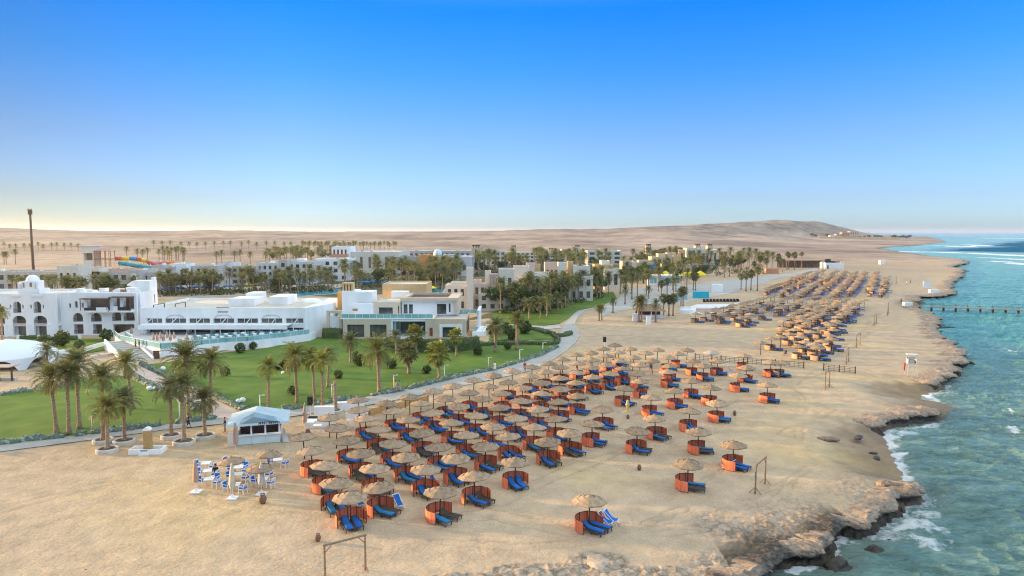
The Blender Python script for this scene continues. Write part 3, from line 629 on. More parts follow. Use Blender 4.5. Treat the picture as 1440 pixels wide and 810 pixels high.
def hedge_line(pts, w, h, name, label, cat, mat, seed, step=.35, amp=.12, z=0.0, leafs=True, group=None):
    """a clipped planted strip following points, with an uneven top and loose leaves"""
    q = random.Random(seed); mb = MB(); mb.smooth = True; P = [Vector((x, y, 0)) for x, y in pts]; sm = []
    for i in range(len(P) - 1):
        n = max(1, int((P[i+1] - P[i]).length / step)); sm += [P[i].lerp(P[i+1], k / n) for k in range(n)]
    sm.append(P[-1]); prof = [(-.5, 0), (-.52, .5), (-.42, .85), (-.15, 1.0), (.15, 1.0), (.42, .85), (.52, .5), (.5, 0)]; o = 0; rows = []
    for i, p in enumerate(sm):
        d = (sm[min(i+1, len(sm)-1)] - sm[max(i-1, 0)]); d.z = 0; d.normalize(); r = Vector((d.y, -d.x, 0)); hh = h * (1 + amp * math.sin(i * .55 + seed) * .6 + q.uniform(-amp, amp)); ww = w * (1 + q.uniform(-amp, amp))
        rows.append([p + r * (a * ww + q.uniform(-.03,.03)*w) + Vector((0, 0, z + b * hh + (q.uniform(-.05,.05)*h if b > .3 else 0))) for a, b in prof])
    k = len(prof)
    mb.add([v for row in rows for v in row], [(i*k+j, i*k+j+1, (i+1)*k+j+1, (i+1)*k+j)[::-1] for i in range(len(rows)-1) for j in range(k-1)] + [tuple(range(k)), tuple(range((len(rows)-1)*k, len(rows)*k))[::-1]])
    mb.smooth = False
    if leafs:
        for row in rows:
            for _ in range(int(5 + 4 * w)):
                p = row[q.randrange(1, k-1)] + Vector((q.uniform(-.12,.12), q.uniform(-.12,.12), q.uniform(-.04,.10))); l = q.uniform(.07,.17)
                u = Vector((q.gauss(0,1), q.gauss(0,1), q.gauss(0,1)+.5)).normalized(); a = u.orthogonal().normalized() * l; b = u.cross(a)
                mb.add([p - a, p + b*.7, p + a, p - b*.7], [(0,1,2,3)])
    ob = mb.build(name, mat); return tag(ob, label, cat, group)

# ============================================================ lawns, promenade, paths
def sheet(name, px, z, mat, thick=0.0, world=False):
    P = px if world else [G(x, y, z) for x, y in px]; mb = MB()
    if thick: mb.prism(P, z - thick, z)
    else:
        A = sum(P[i][0]*P[(i+1)%len(P)][1] - P[(i+1)%len(P)][0]*P[i][1] for i in range(len(P)))
        if A < 0: P = P[::-1]
        mb.add([(x, y, z) for x, y in P], [tuple(range(len(P)))])
    o = mb.build(name, mat); o['kind'] = 'structure'; return o
GRASS = M('lawn_grass', (.06,.122,.007), (.135,.19,.02), .30, 9, .85, .8, 5, lo=.28, hi=.72, c3=(.085,.155,.010))
PAVE = M('promenade_paving', (.35,.335,.31), (.44,.42,.385), .5, 8, .85, .3, 3)
PINKP = M('pink_path_paving', (.50,.37,.31), (.60,.46,.39), .6, 8, .85, .3, 3)
LAWN_W = [(-60,636),(0,623.5),(91,613.5),(122,610),(185,603),(227,597),(279,591),(303,587.5),(282,575),(237,553),(183,529),(141,527),(118,533),(101,537),(77,545),(37,550),(0,556),(-60,562)]
LAWN_M = [(200,513),(249,537.5),(300,558),(345,580),(358,582),(397,576),(424,572),(460,567),(480,562.5),(513,558),(529,554),(573,546.7),(624,534),(662,525.6),(695,519),(729,509),(760,499),(782,488),(785,482),(760,478),(690,484),(672,477),(600,477),(480,476),(437,473.5),(377,489),(318,495),(283,500),(235,509)]
sheet('lawn', LAWN_W, .12, GRASS); sheet('lawn', LAWN_M, .12, GRASS)
sheet('lawn', [(20,476),(152,476),(165,484),(150,492),(95,500),(62,494),(30,482)], .12, GRASS)
sheet('lawn', [(688,479),(760,477.5),(783,478),(781,470),(758,463),(720,457),(690,458)], .13, GRASS)
sheet('lawn', [(700,453),(735,456),(765,457.5),(786,455),(800,447),(812,437),(845,430),(868,420),(862,410),(800,416),(720,428),(690,440)], .12, GRASS)
sheet('promenade', [(-80,652),(0,635),(130,618),(230,604.5),(310,596),(400,587),(460,578),(520,569),(580,558),(640,544.5),(700,532),(745,521.5),(775,506.5),(795,493),(808,482),(814,472),(811,463),(807,456),(812,445),(822,437),(845,431.5),
      (838,429.3),(816,435),(804,443),(797,452),(791,460),(786,470),(785,481),(782,488),(760,499),(729,509),(695,519),(662,525.6),(624,534),(573,546.7),(529,554),(513,558),(480,562.5),(460,567),(424,572),(397,576),(358,582),(303,587.5),(279,591),(227,597),(185,603),(122,610),(91,613.5),(0,623.5),(-80,639)], .085, PAVE)
sheet('garden_path', [(181,517),(190,512),(249,539.5),(298,560),(346,582),(324,588.5),(305,588),(284,575.5),(237,553.5)], .105, PINKP)
sheet('garden_path', [(768,459.5),(786,457),(790,461),(770,463),(748,461.5),(720,459),(700,455),(690,456),(690,453.5),(712,455)], .11, CONC)
EDGE = [(-60,636),(0,623.5),(91,613.5)]; 
def gpts(px, z=.1): return [G(x, y, z) for x, y in px]
for k, (seg, lab) in enumerate([
    ([(-40,633),(0,624),(50,618),(91,613.7)], 'low grey-green border planting at the left corner of the left lawn'),
    ([(106,612.5),(122,610.3)], 'short clump of grey-green border planting between the two left lawn palms'),
    ([(129,609.3),(185,603),(226,597.2)], 'grey-green border planting in front of the left lawn beside the wooden column'),
    ([(246,594.8),(279,591),(304,587.8)], 'dark green border planting from the left lawn to the pink path'),
    ([(300,556.5),(345,578.5)], 'grey-green border planting down the right side of the pink path'),
    ([(198,512),(249,536.5),(298,556)], 'dotted border planting beside the upper pink path'),
    ([(181,528),(237,555),(283,578)], 'grey-green border planting down the left side of the pink path'),
    ([(397,576.5),(424,572.5)], 'short grey-green border planting behind the beach bar'),
    ([(441,570.8),(480,562.8),(505,559.5)], 'low clipped border planting at the lawn edge behind the white cloth tables'),
    ([(522,556),(545,552.3),(567,548.5)], 'low clipped border planting beside the strolling couple'),
    ([(573,547),(588,543.5)], 'short piece of border planting left of the lamp post gap'),
    ([(590,543),(624,534.5),(662,526),(695,519.4),(729,509.4),(760,499.4),(783,488)], 'long clipped grey-green border planting curving along the promenade'),
    ([(0,556),(37,550.5),(77,545.5),(101,537.5),(118,533)], 'grey-green border planting along the back of the left lawn')]):
    hedge_line(gpts(seg), .95 if k not in (5,) else .7, .55, 'border_planting', lab, 'border plants', KERBPL, 70 + k, .4, .3, group='border plantings along the lawns')
hedge_line(gpts([(455,475),(479,475.5)]), 1.6, 2.2, 'hedge', 'tall square dark hedge block beside the white restaurant wall', 'hedge', HEDGE, 5, .4, .03)
hedge_line(gpts([(545,491),(565,494),(600,494.5),(640,494),(671,489.5)]), 1.7, 2.5, 'hedge', 'long dark clipped hedge in front of the modern villa', 'hedge', HEDGE, 6, .4, .05)
hedge_line(gpts([(671,487),(692,485),(735,484),(766,485),(783,483.5),(784,477),(776,470)]), 1.1, .8, 'hedge', 'low clipped hedge curving round the lawn corner by the promenade', 'hedge', HEDGE, 7, .4, .05)
hedge_line(gpts([(740,462.5),(757,465),(772,470)]), 1.5, .8, 'hedge', 'low hedge beside the inner garden path', 'hedge', HEDGE, 8, .5, .08)
hedge_line(gpts([(782,474),(795,472.5),(802,470)]), 1.4, .9, 'hedge', 'short hedge at the bend of the promenade', 'hedge', HEDGE, 9, .5, .08)
hedge_line(gpts([(26,476.5),(52,477)]), .9, .9, 'hedge', 'brown-green hedge under the arched balconies', 'hedge', HEDGE, 10, .5, .1)
hedge_line(gpts([(84,477.5),(110,478)]), .9, .9, 'hedge', 'low hedge on the hotel terrace edge', 'hedge', HEDGE, 12, .5, .1)
# white kerb on the outside of the promenade
kp = gpts([(745,521.5),(775,506.5),(795,493),(808,482),(814,472),(811,463),(807,456),(812,445),(822,437)]); mb = MB()
for a, b in zip(kp, kp[1:]): mb.bar((*a, .11), (*b, .11), .22, .12)
tag(mb.build('kerb', CONC), 'pale kerb stones on the outer curve of the promenade', 'kerb')

# ============================================================ palms near the lens
NEAR = [  # base x, y, heart y, heart x, kind, scale, label
 (80,610,532,71,'date',1.05,'palm with yellowing crown, leftmost at the front of the left lawn'),
 (97,612,528,94,'date',.95,'straight palm with green crown, second along the front of the left lawn'),
 (112,604,514,107,'date',1.15,'tallest palm of the left lawn with a wide bushy crown'),
 (145,622,532,143,'date',.95,'taller of the two palms in overlapping round planters'),
 (151,634,574,150.5,'date',.95,'low crowned palm in the planter nearest the camera'),
 (175,622.5,563,173.5,'date',.85,'short palm in the planter left of the wooden column'),
 (188,576,512,177,'date',1.1,'leaning palm on the left lawn beside the restaurant stairs'),
 (241,615,546,239,'date',.95,'slender palm in the planter right of the wooden column'),
 (259,623,542,256.5,'date',1.0,'tall palm in the pebbled planter with a small pot beside it'),
 (288.6,615,563,286,'date',.95,'short palm with round crown in the planter before the beach bar'),
 (266,588,506,261,'date',1.35,'big spreading palm at the left of the pink path'),
 (296,581,510,296,'date',1.1,'broad palm at the right foot of the pink path'),
 (377.5,581,516,377.5,'young',1.0,'palm directly behind the beach bar roof'),
 (418,567,504,414.5,'date',1.15,'dark spreading palm on the lawn right of the beach bar'),
 (443,565,505,439,'young',1.05,'yellow-green palm, left of the pair behind the loudspeaker'),
 (453.6,575,508,453,'young',1.1,'yellow-green palm at the promenade edge behind the loudspeaker'),
 (472,580,527,470,'none',1,'bare ringed palm trunk standing in the small round planter'),
 (461,545,500,462,'date',.8,'small palm behind the yellow-green pair on the lawn'),
 (534,553,494,531,'date',1.35,'wide palm with thick brown trunk in the middle of the lawn'),
 (575.6,525.6,496,573,'fan',1.25,'grey-green fan palm with a stout trunk before the villa hedge'),
 (618,532,497,615.6,'fany',1.35,'bright yellow-green fan palm near the promenade lamp'),
 (585.6,497,470,584,'fany',1.35,'fan palm standing against the blue window of the modern villa'),
 (642,501,473,641,'fany',1.05,'small fan palm before the framed window of the modern villa'),
 (697,495.6,460,697,'date',1.15,'palm with thick pale trunk right of the modern villa'),
 (727,492,449,727,'date',1.0,'slim tall palm right of the thick pale trunk'),
 (493,510,481,492,'date',1.0,'palm close to the left wing of the modern villa'),
 (558,498,472,556,'date',.7,'low palm at the left end of the villa hedge'),
 (66,520,494,66,'date',.9,'palm behind the white tent on the left'),
 (3,500,440,2,'young',.9,'palm at the left picture edge in front of the arched hotel')]
for bx, by, cy, cx, kind, s, lab in NEAR:
    if kind == 'none':
        x, y = G(bx, by); t = thing('palm_tree', lab, 'palm', (x, y, 0)); me, tp = TRK[5, 1]; o = put('trunk', me, t); o.scale = (1.25, 1.25, .82); continue
    palm_px(bx, by, cy, kind, lab, 'palms on the lawns and sand', s, cx=cx, thick=1.35 if 'thick' in lab or 'stout' in lab else 1.0)
def planter(px, py, r, lab):
    x, y = G(px, py); t = thing('palm_planter', lab, 'planter', (x, y, 0), 0, 'round palm planters')
    m = MB(); m.smooth = False; m.lathe([(r, -.05), (r, .34), (r - .06, .40), (r - .24, .40), (r - .28, .30)], 24); m.build('rim', CONC, t)
    m = MB(); m.lathe([(r - .26, .31), (.0, .36)], 20); m.build('soil', M('dark_soil', (.06,.045,.035), (.12,.09,.07), 6, 5, .95, .6, 20), t)
planter(145,622,1.05,'round planter of the taller overlapping palm'); planter(151,635,1.1,'round planter nearest the camera, ringed in pale stone')
planter(175,622.8,1.15,'round planter left of the wooden column'); planter(241,615.5,1.1,'round planter right of the wooden column')
planter(259,623.8,1.2,'pebbled round planter with a small pot on its rim'); planter(288.6,615.5,1.15,'round planter just left of the beach bar')
planter(472,580.5,.95,'small round planter with the bare trunk behind the white tables'); planter(236,615.5,.3,'tiny planter stone')if False else None
for x, y, s, lab in [(505,515.5,1.35,'rounded bush with forked base near the left of the villa lawn'),(551,519,1.1,'dark square clipped bush in the middle of the lawn'),(600,526,.95,'dark rounded bush on a thin stem near the lamp'),
                     (672,500,1.15,'clipped square bush before the end of the villa hedge'),(714,492,.9,'dark bush under the palms near the lawn corner'),(317,529.5,1.0,'square dark bush right of the restaurant terrace lawn'),
                     (476,533,.9,'dark low bush beside the yellow-green palm'),(500,503,.8,'small bush against the villa wing'),(412,556,.9,'dark bush behind the spreading palm'),(338,497,1.3,'flat bush at the foot of the terrace wall'),
                     (356,492,1.0,'second flat bush at the foot of the terrace wall'),(62,487,1.6,'round ball topiary before the arched hotel front'),(88,487,2.0,'large round ball topiary on the hotel lawn'),(75,487,1.2,'narrow bush between the two topiary balls'),
                     (112,492,1.3,'bush at the corner of the hotel lawn'),(150,479,1.6,'spreading bush beside the restaurant stair'),(401,520,1.1,'yellow-leaved bush in the lawn island bed'),(391,521,.8,'small yellow bush in the lawn island bed'),(720,478,1.6,'wide bush behind the low hedge'),
                     (738,470,2.0,'broad dark bush beside the inner garden path'),(712,470,1.7,'dark clump of bush right of the villa pool'),(690,470,1.3,'bush at the right corner of the villa'),(165,470,1.3,'dark bush at the left end of the restaurant')]:
    bush(G(x, y), lab, s)
# white boulders / lamps low in the grass
def glow_ball(x, y, r, lab):
    t = thing('garden_light', lab, 'garden light', (*G(x, y), .1)); m = MB(); m.smooth = True
    m.lathe([(.0, r*1.75), (r*.55, r*1.6), (r*.95, r*1.15), (r, r*.8), (r*.7, r*.2), (r*.4, 0)], 14); m.build('globe', WHITE, t); MB().lathe([(r*.5, .03), (r*.5, -.05)], 10).build('base', CONC, t)
for x, y, r, lab in [(229.5,522,.42,'white flattened globe light on the upper lawn'),(210.5,550,.4,'white globe light left of the pink path'),(217,549.5,.3,'smaller white globe light beside its twin left of the path'),
                     (268,578.5,.38,'white globe light hidden under the spreading palm'),(335.5,568,.36,'left white globe light of the pair by the path end'),(341.5,567,.4,'right white globe light of the pair by the path end'),(398,527,.3,'white globe light in the lawn island bed')]:
    glow_ball(x, y, r, lab)
# lamp posts on the lawn edge
def lamp_post(bx, by, ty, lab):
    x, y = G(bx, by); _, h = AT(bx, ty, y); t = thing('lamp_post', lab, 'lamp post', (x, y, 0), 0, 'white lamp posts along the promenade')
    m = MB(); m.smooth = True; m.tube([(0,0,0), (0,0,h)], [.06, .045], 10); m.build('post', WMETAL, t)
    MB().bar((-.1,0,h-.12), (.55,-.1,h-.02), .07, .07).build('arm', WMETAL, t); MB().box(.35,.65,-.16,.0,h-.05,h+.01).build('lamp_head', WMETAL, t)
    MB().lathe([(.2,0),(.2,.12),(.1,.16)], 10).build('base', CONC, t)
for a in [(129.5,606,581,'lamp post on the left lawn between the palms'),(253,594,566,'lamp post beside the pink path'),(366,583,555,'lamp post behind the beach bar'),(467,563,540,'lamp post left of the wide lawn palm'),
          (554,549,527,'lamp post behind the strolling couple'),(625,533.5,513,'lamp post beside the yellow-green fan palm'),(687,520,502,'lamp post behind the person in white'),(731,509.5,491,'lamp post near the lawn corner'),(763.5,496,481.5,'lamp post at the bend of the promenade')]:
    lamp_post(*a)

# ============================================================ beach parasols, windbreaks, loungers
def canopy_mesh(mat, seed, r=1.42, h=.48, n=8):
    q = random.Random(seed); mb = MB(); rim = []
    tiers = [(r, 0.0), (r * .66, h * .36), (r * .30, h * .70)]
    top = [(r * .70, h * .34), (r * .34, h * .68), (0.03, h)]
    o = 0
    for (r0, z0), (r1, z1) in zip(tiers, top):
        vs = []; jit = [q.uniform(.985, 1.02) for _ in range(n)]
        for k in range(n):
            a = 2 * math.pi * k / n; vs.append((r0 * jit[k] * math.cos(a), r0 * jit[k] * math.sin(a), z0 + q.uniform(-.015, .01)))
        for k in range(n):
            a = 2 * math.pi * k / n; vs.append((r1 * math.cos(a), r1 * math.sin(a), z1 + .03))
        for k in range(n):
            a = 2 * math.pi * k / n; vs.append((r0 * jit[k] * .985 * math.cos(a), r0 * jit[k] * .985 * math.sin(a), z0 - .05))
        mb.add(vs, [(k, (k+1) % n, n + (k+1) % n, n + k) for k in range(n)] + [(2*n + k, 2*n + (k+1) % n, (k+1) % n, k) for k in range(n)])
    mb.add([(0, 0, h * .55)] + [(r * .97 * math.cos(2*math.pi*k/n), r * .97 * math.sin(2*math.pi*k/n), -.08) for k in range(n)], [(0, 1 + (k+1) % n, 1 + k) for k in range(n)])
    mb.lathe([(.07, h - .04), (.05, h + .10), (.0, h + .12)], 6)
    return mb.mesh('canopy', mat)
CAN = [canopy_mesh(STRAW, k) for k in range(4)]; CANG = canopy_mesh(STRAWG, 9)
PH = 2.20                                                # rim height; apex = PH + .62
POLEM = MB(); POLEM.smooth = True; POLEM.tube([(0,0,-.1),(0,0,PH+.45)], [.065,.055], 8); POLEM = POLEM.mesh('pole', POLE)
RIBM = MB()
for k in range(6):
    a = k * math.pi / 3; RIBM.bar((0.05*math.cos(a), .05*math.sin(a), PH - .25), (1.25*math.cos(a), 1.25*math.sin(a), PH - .02), .04)
RIBM = RIBM.mesh('rib_frame', POLE)
def screen_meshes(mat, seed, r=1.2, h=1.02, span=215):
    q = random.Random(seed); n = 22; a0 = R(-span / 2); mb = MB(); pts = []
    for i in range(n + 1):
        a = a0 + R(span) * i / n; rr_ = r * (1 + q.uniform(-.012, .012)); top = h * (1 - .035 * math.sin(math.pi * ((i % 4) / 4)) + q.uniform(-.008, .008)); pts.append((rr_ * math.cos(a), rr_ * math.sin(a), top))
    vs = []; t = .03
    for x, y, z in pts: vs += [(x, y, .10), (x, y, z), (x * (1 + t), y * (1 + t), z), (x * (1 + t), y * (1 + t), .10)]
    fs = []
    for i in range(n):
        o = 4 * i
        for k in range(4): fs.append((o + k, o + 4 + k, o + 4 + (k+1) % 4, o + (k+1) % 4))
    fs += [(0,1,2,3), (4*n+3, 4*n+2, 4*n+1, 4*n)]; mb.add(vs, fs); fr = MB()
    for i in range(0, n + 1, 4 if n % 4 == 0 else 1):
        pass
    for k in range(7):
        a = a0 + R(span) * k / 6; x, y = (r - .035) * math.cos(a), (r - .035) * math.sin(a); fr.tube([(x, y, -.05), (x, y, h + .05)], .028, 5)
    for k in range(18):
        a = a0 + R(span) * k / 18; b = a0 + R(span) * (k + 1) / 18; fr.bar(((r-.03)*math.cos(a), (r-.03)*math.sin(a), h - .03), ((r-.03)*math.cos(b), (r-.03)*math.sin(b), h - .03), .035)
    return mb.mesh('fabric', mat), fr.mesh('stake_frame', POLE)
SCR = [screen_meshes(REDF, k, 1.2, 1.02, 195 + 12 * k) for k in range(3)]; SCT = [screen_meshes(TANF, 7 + k, 1.2, 1.0, 190 + 20 * k) for k in range(2)]
def lounger_meshes(back):
    """long axis +x, head at x = 0; back = raise angle in degrees"""
    f = MB(); L_, W = 1.95, .74; hz = .30; bx = .68
    for y in (-W/2 + .03, W/2 - .03): f.bar((bx, y, hz), (L_, y, hz), .05, .07)
    for x in (.12, 1.0, L_ - .10):
        for y in (-W/2 + .05, W/2 - .05): f.bar((x, y, 0), (x, y, hz), .06)
    f.bar((.05, -W/2+.03, hz - .06), (bx, -W/2+.03, hz), .045); f.bar((.05, W/2-.03, hz - .06), (bx, W/2-.03, hz), .045)
    for k in range(9): x = bx + .06 + k * .14; f.box(x - .067, x + .067, -W/2 + .05, W/2 - .05, hz + .008, hz + .03)
    a = R(back); c, s_ = math.cos(a), math.sin(a)
    for k in range(5):
        u = .07 + k * .14; p = (bx - u * c, 0, hz + u * s_); f.bar((p[0], -W/2 + .03, p[2]), (p[0], W/2 - .03, p[2]), .135, .025, up=(s_, 0, c))
    m = MB(); m.smooth = True; t = .09; w = .25
    pr = [(bx - .70 * c, hz + .03 + .70 * s_), (bx, hz + .04), (1.3, hz + .035), (L_ - .04, hz + .035)]
    rows = []
    for i, (x, z) in enumerate(pr):
        rows.append([(x, -w, z), (x, -w * .96, z + t * .75), (x, -w * .7, z + t), (x, w * .7, z + t), (x, w * .96, z + t * .75), (x, w, z)])
    k = 6; m.add([v for r_ in rows for v in r_], [(i*k+j, i*k+(j+1) % k, (i+1)*k+(j+1) % k, (i+1)*k+j)[::-1] for i in range(3) for j in range(k)] + [tuple(range(k)), tuple(range(3*k, 4*k))[::-1]])
    return f.mesh('frame', RATTAN), m.mesh('mattress', BLUEF), m.mesh('mattress', TEALF)
LNG = [lounger_meshes(b) for b in (8, 28, 42)]
UCOUNT = [0]; LCOUNT = [0]; WCOUNT = [0]
qs = random.Random(5)
def lounger(x, y, rz, lab, group, mattress=True, back=None):
    LCOUNT[0] += 1; b = qs.randrange(3) if back is None else back; t = thing('sun_lounger', lab, 'sun lounger', (x, y, .0), rz, group); put('frame', LNG[b][0], t)
    if mattress: put('mattress', LNG[b][2 if qs.random() < .22 else 1], t)
def parasol(x, y, lab, group, grey=False, ribs=True, h=None, s=1.0):
    UCOUNT[0] += 1; t = thing('straw_parasol', lab, 'parasol', (x, y, 0), qs.uniform(0, 6.28), group); t.rotation_euler[0] = qs.uniform(-.06, .06); t.rotation_euler[1] = qs.uniform(-.06, .06)
    hh = 1.0 if h is None else h; t.scale = (s, s, s * hh)
    put('canopy', CANG if grey else CAN[qs.randrange(4)], t, (0, 0, PH)); put('pole', POLEM, t)
    if ribs: put('rib_frame', RIBM, t)
    return t
def windbreak(x, y, rz, lab, group, tan=False):
    WCOUNT[0] += 1; t = thing('windbreak', lab, 'windbreak', (x, y, 0), rz, group); a, b = (SCT if tan else SCR)[qs.randrange(2 if tan else 3)]; put('fabric', a, t); put('stake_frame', b, t); return t
ROWS = [
 [(427.5,608,0),(438.8,627.5,1),(456,648,1),(470.6,672,1),(492.5,691,1)],
 [(463,582,0),(472.5,595.6,0),(489,612.5,1),(507.5,630.6,1),(525.6,652,1),(535,677,1)],
 [(506,571,0),(514,583,1),(531,598,1),(551,617,1),(571,635.6,1),(597.5,653,1),(618,684,1)],
 [(505,558,0),(542.5,562.5,0),(554,573,1),(574,585,1),(594,602.5,1),(617,622,1),(640.6,637.5,1),(668,663,1)],
 [(576,554,0),(592,563,1),(609,575,1),(634,589,1),(655.6,606,1),(683,621,1),(724,642.5,1)],
 [(609,546,0),(626,555.6,1),(645.6,566,1),(668,579,1),(692.5,594,1),(715.6,608,1)],
 [(637,538.5,0),(661,548,1),(679,557,1),(703,568,1),(725.6,582.5,1),(750.8,595.6,1),(770.6,614,1),(829,697,1)],
 [(666,530.6,0),(687.5,539.5,0),(706,549,1),(732,559,1),(757.5,570,1),(782.5,584,1),(801,602.5,1)],
 [(694,524,0),(715.6,534,1),(735.6,541,1),(761,549,1),(786,560.6,1)],
 [(720.6,517.5,0),(745,525,1),(762.5,534,1),(787,542,1),(812,552,1),(832.5,590.6,1)],
 [(748,512.5,0),(767,519,1),(787.5,527.5,1),(811,534,1),(848,570,1)],
 [(771,507.5,0),(788,512.5,1),(810,520,1),(834,526,1),(876.5,541.3,1),(895,600,1)],
 [(791,502,0),(812.5,507.5,1),(831,513,1),(857,521,1),(915,554,1),(923,582.5,1)],
 [(811,496,0),(833,502.5,1),(853,509,1),(876,515,1),(901,532,1),(950,545,1),(969,573,1),(982.5,601,1)],
 [(831,492.5,0),(854,497.5,1),(871,504,1),(900,509,0),(897,521,1),(940,519,1),(973,532,1),(999,541,1),(1009,561.5,1),(1032.5,620,1)],
 [(849,487.5,0),(870,492.5,1),(890,499,0),(917.5,504,0),(942.5,511,1),(974,504,1),(990,511,1),(1038,524,1),(1080,537.5,1),(967.5,645.6,1)],
 [(865.6,482.5,0),(887.5,488,0),(908,493,0),(939,499,1),(953,494,1),(1009,504,1),(1050,513,1),(1084,506,1)],
 [(924,489,0),(965.6,489,0),(1000.6,492.5,2),(1046,497,1),(1098,506,3)]]
GN = dict(p='straw parasols over the red windbreaks', w='red windbreaks on the near beach', l='loungers by the red windbreaks')
SPECIAL = {(829,697):'standing alone nearest the camera', (967.5,645.6):'alone before the wooden gate frame', (1032.5,620):'beside the wooden gate frame', (668,663):'at the front edge in the middle',
           (618,684):'at the front edge above the wooden post frame', (492.5,691):'nearest the wooden post frame', (724,642.5):'over the red ring with two mattresses', (1080,537.5):'alone on open sand before the net fence', (427.5,608):'over bare sand beside the folded brown one'}
for ri, row in enumerate(ROWS):
    for k, (px, py, flag) in enumerate(row):
        x, y = G(px, py, PH + .48)
        if (px, py) in SPECIAL: wh = SPECIAL[(px, py)]
        else: wh = '%s from the promenade, %s row from the beach bar' % (ORD[k], ORD[ri])
        parasol(x, y, ('grey-white thatched parasol ' if flag == 2 else 'straw parasol ') + wh, GN['p'], flag == 2)
        if flag in (0, 2): continue
        d = R(-40 + qs.uniform(-19, 19)) + (R(12) if px > 880 else 0); c, s_ = math.cos(d), math.sin(d)
        ox, oy = x + .12 * c, y + .12 * s_
        windbreak(ox, oy, d + math.pi + R(qs.uniform(-8, 32)) * -1, ('tan' if flag == 3 else 'red') + ' windbreak ' + wh, GN['w'], flag == 3)
        nmat = qs.choice([1, 1, 2, 2]) if y < 75 else 2
        first = qs.randrange(2)
        for j, side in enumerate((-.41, .41)):
            lx, ly = x - .62 * c - side * s_ + .25 * c, y - .62 * s_ + side * c + .25 * s_
            lounger(lx, ly, d + qs.uniform(-.16, .16), ('left' if (side < 0) else 'right') + (' blue lounger ' if (nmat == 2 or j == first) else ' bare dark lounger ') + wh, GN['l'], nmat == 2 or j == first)
def deck_chair(px, py, rz, lab):
    t = thing('deck_chair', lab, 'deck chair', (*G(px, py), 0), rz, 'blue deck chairs')
    m = MB(); m.smooth = False; a = [(-.42, .95), (-.2, .62), (.05, .36), (.35, .30), (.62, .34)]
    for (x0, z0), (x1, z1) in zip(a, a[1:]): m.bar((x0, 0, z0), (x1, 0, z1), .54, .05)
    m.build('sling', BLUEF, t); f = MB()
    for y in (-.29, .29): f.bar((-.45, y, 1.0), (.68, y, .02), .04); f.bar((-.40, y, .02), (.66, y, .36), .04)
    f.bar((-.45, -.29, 1.0), (-.45, .29, 1.0), .04); f.bar((.66, -.29, .36), (.66, .29, .36), .04); f.build('frame', WMETAL, t)
for a in [(850,738,-.5,'left deck chair behind the lone front windbreak'),(858,735,-.5,'right deck chair behind the lone front windbreak'),(560,713,-.9,'deck chair outside the second front windbreak'),(505,712,-.9,'deck chair leaning in the windbreak nearest the post frame'),
          (1026,660,2.4,'deck chair left of the windbreak by the wooden gate frame'),(610,683,-.6,'deck chair inside the ring left of the front edge'),(1027,523,-.4,'deck chair behind the net fence windbreaks')]: deck_chair(*a)

# ---------------------------------------------------------------- the far parasol field
FARP = []
for a in [(1070,479,0),(1085,473,1),(1098,471,0),(1110,467,1),(1126,471,1),(1124,484,1),(1150,486,1),(1156,477,1),(1167,469,1),(1140,464,1),(1118,461,1),(1146,481,1),(1170,474,1),(1133,478,1),
          (1100,459,1),(1130,456,1),(1152,459,1),(1128,449,1),(1172,461,1),(1163,452,1)]: FARP.append((*G(a[0], a[1], PH + .48), a[2], 'in the front cluster beyond the net fence'))
def far_row(a, b, name, sp=4.0, jit=.5, skip=.06):
    xa, ya = G(*a, PH + .48); xb, yb = G(*b, PH + .48); n = int(math.hypot(xb - xa, yb - ya) / sp)
    for i in range(n + 1):
        if qs.random() < skip: continue
        FARP.append((xa + (xb - xa) * i / n + qs.uniform(-jit, jit), ya + (yb - ya) * i / n + qs.uniform(-jit, jit), 0 if (i > n * .8) else 1, name))
for k, (a, b) in enumerate([((984,439),(1096,412)),((1012,441),(1128,414)),((1044,445),(1148,415)),((1100,449),(1166,416)),((1114,451),(1178,417)),((1132,452),(1188,418)),((1168,455),(1203,421)),((1180,440),(1211,420))]):
    far_row(a, b, 'in the %s middle row from the stage' % ORD[k], 4.2, 1.1)
for k, (a, b) in enumerate([((1077,405),(1140,381)),((1100,408),(1157,379)),((1126,410),(1176,380)),((1146,412),(1190,380)),((1176,411),(1203,381)),((1196,407),(1217,381)),((1226,406),(1233,381)),((1243,408),(1248,388))]):
    far_row(a, b, 'in the %s back row left of the sea' % ORD[k], 4.1 if k < 7 else 9, .95)
FARP.sort(key=lambda p: p[1]); stuff_p = []; stuff_l = []; stuff_w = []
CANF = [canopy_mesh(STRAW, 30 + k, 1.42, .48, 8) for k in range(2)]
for i, (x, y, fl, nm) in enumerate(FARP):
    d = R(-22 + qs.uniform(-14, 14)); c, s_ = math.cos(d), math.sin(d)
    if UCOUNT[0] < 298:
        UCOUNT[0] += 1; t = thing('straw_parasol', 'small distant straw parasol ' + nm, 'parasol', (x, y, 0), qs.uniform(0, 6), 'distant straw parasols'); put('canopy', CANF[i % 2], t, (0, 0, PH)); put('pole', POLEM, t)
    else: stuff_p.append((x, y))
    if not fl: 
        if qs.random() < .5: stuff_l.append((x, y, d))
        continue
    if WCOUNT[0] < 298: windbreak(x, y, d + math.pi - .3, 'tan windbreak under a distant parasol ' + nm, 'tan windbreaks on the far beach', True)
    else: stuff_w.append((x, y, d))
    for side in (-.4, .4):
        lx, ly = x + .25 * c - side * s_, y + .25 * s_ + side * c
        if LCOUNT[0] < 298: lounger(lx, ly, d, 'blue lounger under a distant parasol ' + nm, 'blue loungers on the far beach', True)
        else: stuff_l.append((lx, ly, d))
